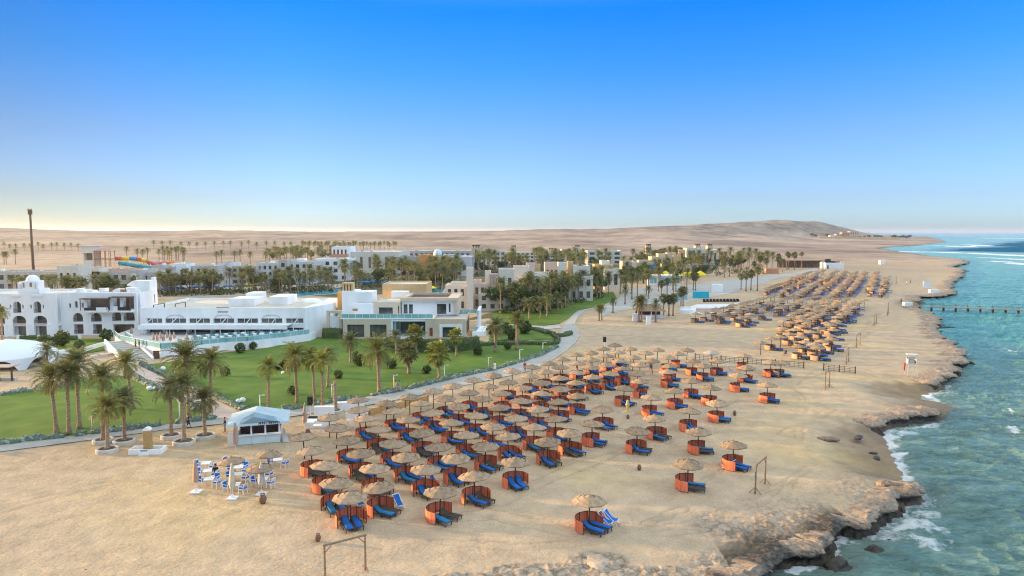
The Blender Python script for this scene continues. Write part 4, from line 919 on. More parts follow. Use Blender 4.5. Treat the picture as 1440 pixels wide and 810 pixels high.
def merged(name, items, meshes, label):
    """the far remainder of a kind as one mass"""
    mb = MB(); mats = []
    for (x, y, rz, zz, me) in items:
        base = len(mats)
        for m in me.materials:
            if m not in mats: mats.append(m)
        c, s_ = math.cos(rz), math.sin(rz); vs = [(x + v.co.x * c - v.co.y * s_, y + v.co.x * s_ + v.co.y * c, zz + v.co.z) for v in me.vertices]
        for p in me.polygons: pass
        mb.cur = mats.index(me.materials[0]); mb.add(vs, [tuple(p.vertices) for p in me.polygons])
    if not mb.v: return
    o = mb.build(name, mats); o['kind'] = 'stuff'; o['label'] = label
merged('distant_parasols', [(x, y, 0, PH, CANF[i % 2]) for i, (x, y) in enumerate(stuff_p)] + [(x, y, 0, 0, POLEM) for x, y in stuff_p], None, 'mass of tiny straw parasols at the far end of the beach')
merged('distant_loungers', [(x, y, d, 0, LNG[i % 2][1]) for i, (x, y, d) in enumerate(stuff_l)] + [(x, y, d, 0, LNG[0][0]) for x, y, d in stuff_l[:0]], None, 'mass of tiny blue loungers at the far end of the beach')
merged('distant_windbreaks', [(x, y, d + math.pi - .3, 0, SCT[i % 2][0]) for i, (x, y, d) in enumerate(stuff_w)], None, 'mass of tiny tan windbreaks at the far end of the beach')
print('parasols', UCOUNT, len(stuff_p), 'loungers', LCOUNT, len(stuff_l), 'screens', WCOUNT, len(stuff_w))

# ============================================================ building helpers
def body(parent, x0, x1, y0, y1, z0, z1, mat, name='wall', par=.45, roof=True, t=.25, rmat=None):
    m = MB(); m.box(x0, x1, y0, y1, z0, z1 - par)
    if par:
        m.box(x0, x1, y0, y0 + t, z1 - par, z1); m.box(x0, x1, y1 - t, y1, z1 - par, z1); m.box(x0, x0 + t, y0 + t, y1 - t, z1 - par, z1); m.box(x1 - t, x1, y0 + t, y1 - t, z1 - par, z1)
    m.build(name, mat, parent)
    if roof and par:
        r = MB(); r.box(x0 + t + .003, x1 - t - .003, y0 + t + .003, y1 - t - .003, z1 - par - .02, z1 - par + .02); r.build('roof', rmat or ROOFT, parent)
def arch_pts(x0, x1, zs, zt, n=12):
    c, rx, rz = (x0 + x1) / 2, (x1 - x0) / 2, zt - zs
    return [(c - rx * math.cos(math.pi * k / n), zs + rz * math.sin(math.pi * k / n)) for k in range(n + 1)]
def facade(parent, x0, x1, z0, z1, y, t, mat, holes, frame=DARKM, name='front_wall', glass=GLASS, parts=True, rail=True):
    """wall from y to y + t pierced by holes (x0, x1, z0, z1, kind); kind w window, a arch window, o open arch with railing, b balcony opening, n plain opening"""
    xs = sorted({x0, x1, *[h[0] for h in holes], *[h[1] for h in holes]}); m = MB()
    for a, b in zip(xs, xs[1:]):
        if b - a < 1e-4: continue
        hs = sorted([h for h in holes if h[0] < b - 1e-5 and h[1] > a + 1e-5], key=lambda h: h[2]); z = z0
        for h in hs:
            if h[2] > z + 1e-4: m.box(a, b, y, y + t, z, h[2])
            z = h[3]
        if z1 > z + 1e-4: m.box(a, b, y, y + t, z, z1)
    for h in holes:
        if h[4] in 'ao':
            rise = min((h[1] - h[0]) / 2, (h[3] - h[2]) * .6); ap = arch_pts(h[0], h[1], h[3] - rise, h[3]); c = (h[0] + h[1]) / 2; k = len(ap) // 2
            m.vprism([(h[0], h[3])] + ap[:k + 1], y + .002, y + t - .002); m.vprism([(h[1], h[3])] + ap[k:][::-1], y + .002, y + t - .002)
    m.build(name, mat, parent)
    for h in holes:
        a, b, c, d, kd = h[:5]
        if kd == 'n': continue
        deep = t + (.0 if kd in 'wa' else .9); f = MB(); fw = min(.09, (b - a) * .08)
        if kd in 'wa':
            yy = y + t - .10; f.box(a + .001, a + fw, yy, yy + .06, c + .001, d - .001); f.box(b - fw, b - .001, yy, yy + .06, c + .001, d - .001); f.box(a + fw, b - fw, yy, yy + .06, c + .001, c + fw); f.box(a + fw, b - fw, yy, yy + .06, d - fw, d - .001)
            n = max(1, int(round((b - a) / 1.3)))
            for k in range(1, n): x = a + (b - a) * k / n; f.box(x - fw / 2, x + fw / 2, yy, yy + .06, c + fw, d - fw)
            w = f.build('window', frame, parent); MB().box(a + .002, b - .002, y + t - .035, y + t - .01, c + .002, d - .002).build('pane', glass, w)
        else:
            f.box(a - .05, b + .05, y + deep, y + deep + .04, c, d); w = f.build('balcony_door', glass, parent)
            if rail:
                r = MB(); hr = c + (.8 if d - c > 1.6 else (d - c) * .4); r.box(a + .02, b - .02, y + .05, y + .10, hr - .06, hr)
                k = a + .1
                while k < b - .05: r.box(k - .025, k + .025, y + .06, y + .09, c, hr - .06); k += .22
                r.build('railing', frame, w)
def dome(m, cx, cy, z, r, h=None, n=16):
    h = h or r; m.smooth = True; m.lathe([(r * math.cos(k * math.pi / 14), z + h * math.sin(k * math.pi / 14)) for k in range(8)], n, (cx, cy)); m.smooth = False
def glass_rail(parent, pts, z, h=.95, name='glass_balustrade', every=1.5):
    g = MB(); p = MB()
    for (x0, y0), (x1, y1) in zip(pts, pts[1:]):
        n = max(1, int(math.hypot(x1 - x0, y1 - y0) / every))
        g.bar((x0, y0, z + h / 2), (x1, y1, z + h / 2), .03, h - .12)
        for k in range(n + 1): x = x0 + (x1 - x0) * k / n; y = y0 + (y1 - y0) * k / n; p.box(x - .04, x + .04, y - .04, y + .04, z, z + h)
        p.bar((x0, y0, z + h), (x1, y1, z + h), .07, .06)
    o = g.build(name, GLASSB, parent); p.build('rail', WMETAL, o); return o
S = lambda Y: Y / FOC
def zx(px, py, Y): return AT(px, py, Y)

# ------------------------------------------------------------ white arched hotel, left
Y0 = 149.0; bx = lambda px: zx(px, 470, Y0)[0]; bz = lambda py: zx(400, py, Y0)[1]
t = thing('arched_hotel', 'white hotel block with tall arched balconies and a domed roof tower', 'hotel', (0, Y0, 0))
X = lambda px: bx(px); ap = []
for c in (-26, 2, 28, 57): pass
holes = []
for l, r in ((-12, 8), (18.8, 37.5), (48.4, 67)): holes += [(X(l), X(r), .25, bz(455.5), 'n'), (X(l), X(r), bz(455.2), bz(444), 'o')]
for l, r in ((-8, 4), (20.5, 31.8), (49, 60)): holes.append((X(l), X(r), bz(440), bz(424), 'o'))
for l, r in ((15.8, 18.2), (33.2, 35.5), (44.5, 46.8), (62, 64)): holes.append((X(l), X(r), bz(434), bz(428.5), 'w'))
facade(t, X(-60), X(81), 0, bz(413), 0, .5, WHITE, holes, frame=BROWN)
body(t, X(-60) + .01, X(81) - .01, 1.5, 13, 0, bz(413) - .002, WHITE); 
m = MB(); m.box(X(-60), X(81), .5, 1.5, bz(457) - .3, bz(457) + .18)
for l in (-14, 10, 41, 70):
    m.box(X(l) - .35, X(l) + .35, -.4, -.002, 0, bz(456))
for l, r in ((20, 32), (48, 63)): m.box(X(l), X(r), -.22, -.002, bz(417), bz(414.5))
m.build('pier_band', WHITE, t)
for l, r in ((18.8, 37.5), (48.4, 67), (-12, 8)): MB().box(X(l) + .15, X(r) - .15, 1.42, 1.48, .1, bz(460)).build('ground_floor_glazing', GLASS, t)
m = MB(); m.box(X(24), X(54), 1.0, 4.6, bz(413), bz(407)); m.box(X(29), X(47), 1.2, 4.4, bz(407), bz(396)); m.box(X(24), X(26), 1, 3, bz(407), bz(397)); m.box(X(50), X(52.5), 1, 3, bz(407), bz(397))
dome(m, (X(29) + X(47)) / 2, 2.8, bz(396) - .02, (X(47) - X(29)) / 2 * .95); m.build('domed_tower', WHITE, t)
m = MB(); m.box(X(31), X(33), 1.12, 1.19, bz(405), bz(398.5)); m.box(X(40.5), X(43.5), 1.12, 1.19, bz(404), bz(398)); m.build('tower_window', M('brown_shutter', (.30,.18,.12), None, rough=.7), t)
# section with balconies and awnings
t = thing('balcony_hotel', 'white hotel block with brown awnings over its top balconies', 'hotel', (0, Y0 + 1.8, 0))
holes = [(X(91.5), X(94.5), bz(434), bz(428), 'w'), (X(100), X(104), bz(434), bz(425), 'w'), (X(109.5), X(112.5), bz(434), bz(427), 'w'), (X(117.5), X(149), bz(437), bz(422), 'b'), (X(155), X(164), bz(436), bz(420), 'b'), (X(168), X(184), bz(436), bz(418), 'b'),
         (X(96.5), X(110.5), bz(454), bz(441.5), 'o'), (X(122), X(137), bz(454), bz(441.5), 'o'), (X(97), X(110.5), .3, bz(457.5), 'b'), (X(124), X(137), .3, bz(457.5), 'b'), (X(152), X(165), bz(453), bz(439), 'o'), (X(168), X(184), bz(453), bz(438), 'o'), (X(153), X(183), .3, bz(457.5), 'b')]
facade(t, X(81) + .02, X(188), 0, bz(413), 0, .45, WHITE, holes, frame=DARKM, glass=M('shaded_glazing', (.10,.075,.06), (.20,.15,.12), .5, 3, .3))
body(t, X(81) + .04, X(188) - .01, 1.42, 7.5, 0, bz(413) - .002, WHITE)
for l, r, z in ((113, 152, 420), (154, 185, 417.5)):
    m = MB(); m.box(X(l), X(r), -1.7, .1, bz(z + 1.2), bz(z + 1.2) + .16); m.box(X(l) + .1, X(l) + .22, -1.6, -1.48, bz(437), bz(z + 1.2)); m.box(X(r) - .22, X(r) - .1, -1.6, -1.48, bz(437), bz(z + 1.2)); m.build('awning', BROWN, t)
m = MB(); m.box(X(119), X(152), -1.6, -.002, bz(439.5), bz(437)); m.box(X(154), X(185), -1.6, -.002, bz(439.5), bz(437)); m.box(X(136), X(152), -1.6, -1.4, bz(437), bz(432.5)); m.box(X(160), X(166), -1.6, -1.4, bz(437), bz(431)); m.build('balcony_slab', WHITE, t)
m = MB(); m.box(X(119), X(135.8), -1.58, -1.5, bz(436.9), bz(433)); m.box(X(166.2), X(184), -1.58, -1.5, bz(436.9), bz(432)); m.build('balcony_rail', DARKM, t)
m = MB(); q = random.Random(3)
for k in range(9): dome(m, X(88 + k * 10.5), 2.6 + q.uniform(0, 3.5), bz(413) - .4, q.uniform(.5, .95), n=10)
for k in range(7): xx = X(90 + k * 13); m.box(xx, xx + q.uniform(.6, 1.6), 3 + k % 3, 4.6 + k % 3, bz(413) - .4, bz(413) + q.uniform(.2, .9))
m.build('roof_domes', WHITE, t)
m = MB(); m.box(X(138), X(142), 3, 3.4, bz(413), bz(408)); m.box(X(112), X(122), 5.5, 6.5, bz(413), bz(409)); m.box(X(158), X(166), 2, 2.3, bz(413), bz(409)); m.build('roof_equipment', M('rust_brown', (.22,.12,.08), (.32,.2,.14), 3), t)
Y1 = 157.0; X1 = lambda px: zx(px, 440, Y1)[0]; z1 = lambda py: zx(400, py, Y1)[1]
t = thing('tall_hotel_end', 'taller plain white hotel end block with sloped parapet behind the restaurant', 'hotel', (0, Y1, 0))
facade(t, X1(188), X1(211.5), 0, z1(402), 0, .4, WHITE, [(X1(196.5), X1(204), z1(426), z1(418), 'w')])
body(t, X1(188) + .01, X1(211.5) - .01, .4, 3.5, 0, z1(402) - .002, WHITE, par=0); MB().box(X1(211.5) - .02, X1(211.5) + .03, 1.2, 2.3, z1(427), z1(415)).build('side_window', GLASS, t)
m = MB(); m.vprism([(X1(180), z1(402) + .002), (X1(211.5), z1(402) + .002), (X1(211.5), z1(395)), (X1(188), z1(395)), (X1(180), z1(400))], .1, 3.4); m.box(X1(207.5), X1(211.3), 2.2, 3.3, z1(395), z1(390.5)); m.build('parapet', WHITE, t)
m = MB(); m.box(X1(178), X1(187.9), .6, 3.4, 0, z1(404)); m.build('side_wing', WHITE, t)
# low garden walls of the hotel
for i, (x0, x1_, yy) in enumerate([(26, 55, 477.5), (83, 111, 478.5)]):
    t = thing('garden_wall', ['low white terrace wall with posts under the arches', 'low white terrace wall with posts by the topiary balls'][i], 'garden wall', (0, G(50, yy)[1], 0)); f = lambda px: zx(px, yy, G(50, yy)[1])[0]
    MB().box(f(x0), f(x1_), 0, .2, 0, .45).build('wall', WHITE, t)
    for p in (x0, x1_): MB().box(f(p) - .3, f(p) + .3, -.2, .4, 0, .95).build('post', WHITE, t)

# ------------------------------------------------------------ white restaurant with terrace
Y2 = 143.5; X2 = lambda px: zx(px, 450, Y2)[0]; z2 = lambda py: zx(400, py, Y2)[1]; FLOOR = 1.65
t = thing('restaurant_building', 'long white single-storey restaurant with arched blind niches and a canopy over its terrace', 'restaurant', (0, Y2, 0))
pan = [(206, 228), (232, 261.5), (265.5, 295), (299.7, 329), (333, 362.6), (367, 397), (401.5, 426.5)]
holes = [(X2(a), X2(b), z2(454.8), z2(447.6), 'w') for a, b in pan] + [(X2(a), X2(b), FLOOR, z2(461), 'b') for a, b in pan]
facade(t, X2(197), X2(429), 0, z2(433), 0, .4, WHITE, holes, frame=WMETAL, rail=False)
m = MB(); q = X2
m.box(X2(197) + .01, X2(429) - .01, 1.36, 22, 0, z2(433) - .5); W = X2(429) - .01
m.box(W - .3, W, .4, 22, z2(433) - .5, z2(433) - .002); m.box(X2(197) + .01, X2(197) + .31, .4, 22, z2(433) - .5, z2(433) - .002); m.box(X2(197) + .31, W - .3, 21.7, 22, z2(433) - .5, z2(433) - .002)
m.prism([(W, .2), (W + 3.4, 9), (W + 3.4, 22), (W, 22)], 0, z2(433) - .03)
m.build('wall', WHITE, t); MB().box(X2(197) + .32, W - .31, .41, 21.6, z2(433) - .52, z2(433) - .47).build('roof', M('roof_gravel', (.52,.47,.40), (.64,.58,.49), .5, 7, .95, .2, 6), t)
for a, b in (pan[1], pan[3], pan[5]):
    m = MB()
    ap = arch_pts(X2(a) + .4, X2(b) - .4, z2(447.2), z2(442.6), 14); ar = arch_pts(X2(a) + .55, X2(b) - .55, z2(447.2), z2(443.3), 14)
    for k in range(14): m.vprism([ap[k], ap[k+1], ar[k+1], ar[k]], -.09, -.004)
    m.build('arch_moulding', GREYP, t)
m = MB(); cf = -3.3
m.box(X2(206), X2(411), cf, -.003, z2(455.6) , z2(455.6) + .18); m.box(X2(206), X2(411), cf - .15, cf, z2(458.4) - .25, z2(455.6) + .24); m.build('canopy', WHITE, t)
for px in (213.6, 248, 283, 317.6, 352, 387, 418.5):
    x = X2(px); m = MB(); m.box(x - .07, x + .07, cf + .3, cf + .44, FLOOR, z2(455.6)); m.bar((x, cf + .4, z2(455.6) + .2), (x, -.05, z2(448)), .10)
    m.bar((x, cf + 1.2, z2(455.6) + .18), (x - .9, -.05, z2(454)), .09); m.bar((x, cf + 1.2, z2(455.6) + .18), (x + .9, -.05, z2(454)), .09); m.build('canopy_post', WMETAL, t)
m = MB(); m.box(X2(304), X2(322), .1, .3, z2(433.2), z2(432.4)); x = X2(307)
for k, w in enumerate((.34, .3, .36, .2, .34, .3, .36)): m.box(x, x + .09, -.07, -.004, z2(439.3), z2(438)); m.box(x + .09, x + w - .07, -.07, -.004, z2(438.3), z2(438)); m.box(x + w - .16, x + w - .07, -.07, -.004, z2(439.3), z2(438.3)); x += w
m.build('lettering', DARKM, t)
for a, b, y0_, y1_, h in ((300, 338, 8, 14, 1.6), (356, 383, 10, 17, 1.9), (310, 330, 14.1, 19, 2.3)): MB().box(X2(a), X2(b) , y0_, y1_, z2(433) - .45, z2(433) - .45 + h).build('roof_block', WHITE, t)
m = MB(); dome(m, X2(405), 17, z2(433) - .5, 2.6, .9); m.build('roof_dome', WHITE, t)
m = MB()
for a, b, yy in ((206, 222, 3.0), (229, 244, 5.5)):
    ap = [(X2(a), z2(433) - .4), (X2(a) + .05, z2(431.2)), (X2(b), z2(428.6)), (X2(b), z2(433) - .4)]
    for p, r in zip(ap, ap[1:]): m.bar((p[0], yy, p[1]), (r[0], yy, r[1]), .16, .12)
m.build('roof_frame', DARKM, t)
TP = [G(x, y, FLOOR) for x, y in [(160,471),(168,478),(205,486),(225,490),(283,485),(318,481.5),(348,480),(400,474),(436,469)]]
TP += [(X2(429) + 1.5, Y2 + 2.5), (X2(429) - .05, Y2 - .01), (X2(197), Y2 - .01), (X2(190), Y2 + 8), (X2(160), Y2 + 8)]
t = thing('restaurant_terrace', 'raised white terrace with glass balustrade in front of the white restaurant', 'terrace'); MB().prism(TP, -.1, FLOOR - .03).build('retaining_wall', WHITE, t)
c0 = (sum(p[0] for p in TP) / len(TP), sum(p[1] for p in TP) / len(TP)); MB().prism([(x + (c0[0] - x) * .012, y + (c0[1] - y) * .02) for x, y in TP], FLOOR - .028, FLOOR).build('terrace_floor', M('terrace_tiles', (.46,.46,.45), (.56,.56,.55), 1, 5, .6), t)
glass_rail(t, [(x + (c0[0] - x) * .006, y + (c0[1] - y) * .012) for x, y in TP[:9]], FLOOR)
dx, dy = G(217, 505.5); m = MB(); m.box(-.55, .55, -.10, .0, 0.05, 1.55); o = m.build('door', WOODD, t, (G(220, 505)[0], G(220, 505)[1] + .1, 0))
# stair on the left
A_ = Vector((*G(196, 508), 0)); B_ = Vector((*G(166, 479, FLOOR), FLOOR)); t = thing('terrace_stair', 'broad grey stair with white side walls climbing to the restaurant terrace', 'stair'); d = (B_ - A_); d.z = 0; L_ = d.length; d.normalize(); sd_ = Vector((d.y, -d.x, 0)); m = MB(); n = 11
for k in range(n):
    a = A_ + d * (L_ * k / n); b = A_ + d * (L_ * (k + 1) / n); P = [a + sd_ * -2.0, a + sd_ * 2.0, b + sd_ * 2.0, b + sd_ * -2.0]; m.prism([(p.x, p.y) for p in P], 0, FLOOR * (k + 1) / n - .01)
m.build('steps', GREYP, t)
for sg in (-2.25, 2.25):
    m = MB(); a = A_ + sd_ * sg; b = B_ + sd_ * sg; vs = []
    for w in (-.14, .14):
        o = sd_ * w; vs += [tuple(a + o), (a.x + o.x, a.y + o.y, .55), (b.x + o.x, b.y + o.y, FLOOR + .55), (b.x + o.x, b.y + o.y, 0)]
    m.add(vs, [(0,1,2,3), (7,6,5,4), (0,4,5,1), (1,5,6,2), (2,6,7,3), (3,7,4,0)]); m.build('side_wall', WHITE, t)
glass_rail(t, [tuple((A_ + d * L_ * .95 + sd_ * 2.4)[:2]), tuple((A_ + d * L_ * 1.35 + sd_ * 2.4)[:2])], FLOOR)
# terrace tables and chairs (small)
TBLM = MB(); TBLM.box(-.45, .45, -.45, .45, .70, .75); TBLM.box(-.42, .42, -.42, .42, .45, .70); TBLM.box(-.06, .06, -.06, .06, 0, .45); TBLM = TBLM.mesh('terrace_table', WHITE)
CHM = MB(); CHM.box(-.23, .23, -.23, .23, .40, .46); CHM.box(-.23, .23, .19, .24, .46, .92)
for x in (-.2, .2):
    for y in (-.2, .2): CHM.box(x - .025, x + .025, y - .025, y + .025, 0, .40)
CHM = CHM.mesh('terrace_chair', M('teal_chair', (.10,.30,.32), (.16,.40,.42), 2, 3, .5))
q = random.Random(8)
for row, (a, b, n) in enumerate([((286, 480.5), (425, 469), 13), ((262, 479), (418, 467.5), 13)]):
    for k in range(n):
        u = k / (n - 1); x, y = G(a[0] + (b[0] - a[0]) * u, a[1] + (b[1] - a[1]) * u, FLOOR); y += .5 if row == 0 else 1.0
        if y > Y2 - 1.0: y = Y2 - 1.0
        tag(put('terrace_table', TBLM, None, (x, y, FLOOR)), 'white cloth table in the %s row of the restaurant terrace' % ('front' if row == 0 else 'back'), 'table', 'tables on the restaurant terrace')
        for sx, sy, rz in ((-.8, 0, math.pi / 2), (.8, 0, -math.pi / 2), (0, -.75, math.pi)):
            if q.random() < .78: tag(put('terrace_chair', CHM, None, (x + sx, y + sy, FLOOR), rz), 'teal chair at a white table on the restaurant terrace', 'chair', 'chairs on the restaurant terrace')
def closed_parasol(x, y, z, h, mat, lab, group, base=True):
    t = thing('folded_parasol', lab, 'parasol', (x, y, z), 0, group); m = MB(); m.smooth = True; m.tube([(0,0,0), (0,0,h)], .035, 8); m.build('pole', WMETAL, t); q_ = random.Random(int(x * 10)); m = MB(); m.smooth = True
    n = 12; prof = [(.17, h * .30), (.24, h * .42), (.19, h * .62), (.13, h * .80), (.05, h * .97)]; vs = []
    for r, zz in prof:
        for k in range(n): rr_ = r * (1.25 if k % 2 else .72); vs.append((rr_ * math.cos(2 * math.pi * k / n), rr_ * math.sin(2 * math.pi * k / n), zz + q_.uniform(-.03, .03)))
    m.add(vs, [(i*n+k, i*n+(k+1)%n, (i+1)*n+(k+1)%n, (i+1)*n+k) for i in range(4) for k in range(n)]); m.build('canvas', mat, t)
    if base: m = MB(); m.box(-.42, .42, -.42, .42, 0, .10); m.box(-.08, .08, -.08, .08, .10, .35); m.build('base', WMETAL, t)
for k, (px, py) in enumerate([(185, 473), (216, 482), (221, 483), (226, 480), (230, 483), (235, 479), (240, 483), (245, 480), (263, 481)]):
    closed_parasol(*G(px, py, FLOOR), FLOOR, 1.9, FOLDT, 'brown folded parasol %s' % ['alone at the left end of the restaurant terrace', 'at the left of the crowd on the terrace corner', 'in the crowd on the restaurant terrace corner', 'in the crowd on the restaurant terrace corner', 'in the crowd on the restaurant terrace corner',
        'in the crowd on the restaurant terrace corner', 'in the crowd on the restaurant terrace corner', 'at the right of the crowd on the terrace corner', 'pointed and alone above the terrace front'][k], 'folded parasols on the restaurant terrace', False)

# ------------------------------------------------------------ modern villa
Y3 = 146.0; X3 = lambda px: zx(px, 460, Y3)[0]; z3 = lambda py: zx(600, py, Y3)[1]; BEIGE = M('beige_render', (.57,.45,.33), (.64,.51,.38), .8, 4, .85)
t = thing('modern_villa', 'modern flat-roofed villa of stacked white and stone boxes with glass balustrades', 'villa', (0, Y3, 0))
top = z3(448.6); xr = X3(655)
facade(t, X3(609), xr, 0, top, 0, .5, BEIGE, [(X3(618), X3(650), .3, z3(456), 'n')]); 
m = MB(); a, b, c, d = X3(618) + .002, X3(650) - .002, .3, z3(456) - .002
m.box(a, X3(622), -.12, .45, c, d); m.box(X3(645), b, -.12, .45, c, d); m.box(X3(622), X3(645), -.12, .45, z3(460), d); m.box(X3(622), X3(645), -.12, .45, c, z3(474.5)); m.build('window_surround', WHITE, t)
facade(t, X3(622), X3(645), z3(474.5), z3(460), .2, .2, WHITE, [(X3(622) + .02, X3(645) - .02, z3(474.5) + .02, z3(460) - .02, 'w')], name='bay_lining')
body(t, X3(609) + .01, xr - .01, .5, 13, 0, top - .003, BEIGE, par=.35, rmat=M('villa_roof', (.50,.46,.42), (.58,.54,.49), .5))
m = MB(); m.box(xr - .005, xr + .05, 2.2, 10.5, .6, 3.4); m.build('side_glazing', BROWN, t)
m = MB(); m.box(X3(598), X3(609) - .01, .15, 12, 0, top - .01); m.build('stone_pier', STONE, t); MB().box(X3(604), X3(608), .05, .14, .6, z3(461)).build('door', M('red_brown_door', (.20,.07,.04), None, rough=.6), t)
facade(t, X3(482.5), X3(549), 0, top - .05, .0, .6, STONE, [(X3(488), X3(512), .3, z3(456.5), 'w'), (X3(520), X3(543.5), .3, z3(456.5), 'w')])
body(t, X3(482.5) + .01, X3(549) - .01, .6, 8, 0, top - .06, WHITE, par=.0)
m = MB(); m.box(X3(549) + .01, X3(598) - .01, .2, 8, top - .55, top - .04); m.box(X3(549) + .01, X3(549) + .5, .2, 8, 0, top - .55); m.box(X3(549) + .5, X3(598) - .01, 5.5, 8, 0, top - .55); m.box(X3(549) + .5, X3(598) - .01, .3, 5.5, 0, .35); m.build('loggia', WHITE, t)
m = MB(); m.box(X3(558), X3(597), 5.3, 5.44, .4, top - .6); o = m.build('loggia_glazing', GLASS, t); MB().box(X3(589), X3(597) - .05, 5.2, 5.28, .4, top - .7).build('blue_panel', M('blue_panel', (.01,.06,.22), None, rough=.4), o)
MB().box(X3(554), X3(556), .6, 5, .4, top - .6).build('loggia_side_glass', GLASSB, t)
m = MB(); m.box(X3(478), X3(609) - .02, .05, 9, top - .035, top + .06); m.box(X3(466), X3(478), 3, 8, 0, top); m.build('first_floor_terrace', WHITE, t); glass_rail(t, [(X3(480), .3), (X3(608.5), .3)], top + .06, 1.0); glass_rail(t, [(X3(612), 12.5), (X3(668), 12.5), (X3(668), 8)], top - .2, .9)
Y4 = 154.0; D4 = Y4 - Y3; X4 = lambda px: zx(px, 430, Y4)[0]; z4 = lambda py: zx(600, py, Y4)[1]
facade(t, X4(565), X4(641), top, z4(422), D4, .4, WHITE, [(X4(567.5), X4(573), z4(441), z4(428), 'w'), (X4(575), X4(580.5), z4(441), z4(428), 'w'), (X4(614.5), X4(627.5), z4(441.5), z4(427.5), 'w'), (X4(631), X4(633.5), z4(439), z4(427), 'w')], name='upper_wall')
body(t, X4(565) + .01, X4(641) - .01, D4 + .4, D4 + 12, top - .3, z4(422) - .002, WHITE, par=0)
m = MB(); o = -1.2; m.box(X4(564), X4(645), D4 + o, D4 + .2, z4(422) + .003, z4(418.3)); m.box(X4(564), X4(645), D4 + 12, D4 + 12.6, z4(422) + .003, z4(418.3)); m.box(X4(564), X4(572), D4 + .2, D4 + 12, z4(422) + .003, z4(418.3)); m.box(X4(630), X4(645), D4 + .2, D4 + 12, z4(422) + .003, z4(418.3)); m.build('roof_frame', BEIGE, t)
MB().box(X4(572), X4(630), D4 + .2, D4 + 12, z4(422) + .003, z4(422) + .12).build('roof', BROWN, t); MB().box(X4(641), X4(644.5), D4 - 1, D4 + 9, top, z4(422)).build('side_fin', BEIGE, t)
facade(t, X4(527), X4(564) - .02, top, z4(424), D4 - 1.2, .4, STONE, [(X4(534), X4(553.5), z4(445), z4(431.5), 'w'), (X4(561), X4(562.5), z4(440), z4(429), 'w')], name='upper_stone_wall'); body(t, X4(527) + .01, X4(564) - .03, D4 - .8, D4 + 9, top - .3, z4(424) - .002, STONE, par=.2)
m = MB(); m.box(X4(481), X4(500), D4, D4 + 6, top - .5, z4(409.5)); m.box(X4(500) + .01, X4(523), D4 + .5, D4 + 6, top - .5, z4(411)); m.box(X4(499), X4(527) - .02, D4 - 1.5, D4 - .01, top - .5, z4(426.5)); m.box(X4(470), X4(481) - .01, D4 + 2, D4 + 7, 0, z4(434)); m.build('white_stair_tower', WHITE, t)
m = MB(); 
for k in range(4): xx = X4(480.5 + k * 4.1); m.box(xx, xx + .36, D4 + 1, D4 + 3, z4(409.5), z4(400.5))
m.box(X4(480), X4(495), D4 + .9, D4 + 3.1, z4(400.5), z4(398.3)); m.build('yellow_chimney', OCHRE, t)
m = MB(); m.box(X4(473), X4(479.5), D4 + 1, D4 + 2, 2, z4(411.5)); m.build('side_portal', M('orange_render', (.60,.30,.09), (.66,.36,.12), .8), t)
facade(t, X4(523) + .02, X4(590), 0, z4(405.5), D4 + 12.7, .4, OCHRE, [(X4(545), X4(560), z4(428), z4(420), 'w')], name='rear_wall'); body(t, X4(523) + .03, X4(590) - .01, D4 + 13.1, D4 + 24, 0, z4(405.5) - .002, OCHRE, par=.4, rmat=M('pale_roof', (.62,.56,.48), None, rough=.9))
m = MB(); m.box(X4(540), X4(565), D4 + 9.2, D4 + 12.5, top, z4(415)); m.build('rear_white_box', WHITE, t)
m = MB(); m.box(X4(498), X4(505), D4 - 1.62, D4 - 1.502, z4(436), z4(433)); m.build('wood_slot', M('orange_wood', (.42,.22,.09), None, rough=.7), t)
t = thing('stone_gate_frame', 'square stone portal frame between the restaurant and the modern villa', 'gate frame', (0, Y3 + 1, 0)); m = MB(); a, b = X3(457.5), X3(479); m.box(a, a + .6, 0, .8, 0, z3(437.5)); m.box(b - .6, b, 0, .8, 0, z3(437.5)); m.box(a + .6, b - .6, 0, .8, z3(437.5) - .55, z3(437.5)); m.build('frame', STONE, t); MB().box(a + .6, b - .6, .5, .7, 0, z3(446)).build('infill', WHITE, t)
t = thing('villa_pool', 'small raised blue pool on a white deck right of the modern villa', 'pool'); P = [G(x, y, 1.0) for x, y in [(664,467),(683,466),(689,459),(671,458)]]; MB().prism(P, 0, 1.0).build('deck', WHITE, t); P2 = [G(x, y, 1.004) for x, y in [(663.6,466.2),(669,466),(675,459.2),(671,458.8)]]; MB().prism(P2, .9, 1.01).build('water', CYAN, t)
t = thing('villa_side_wall', 'tall white garden wall at the right end of the modern villa', 'wall', (X3(668) + .3, Y3 + 9, 0)); MB().box(-.2, .25, 0, 9, 0, 5.0).build('wall', WHITE, t); MB().box(-.3, .35, -.1, 9.1, 5.0, 5.1).build('coping', WHITE, t)

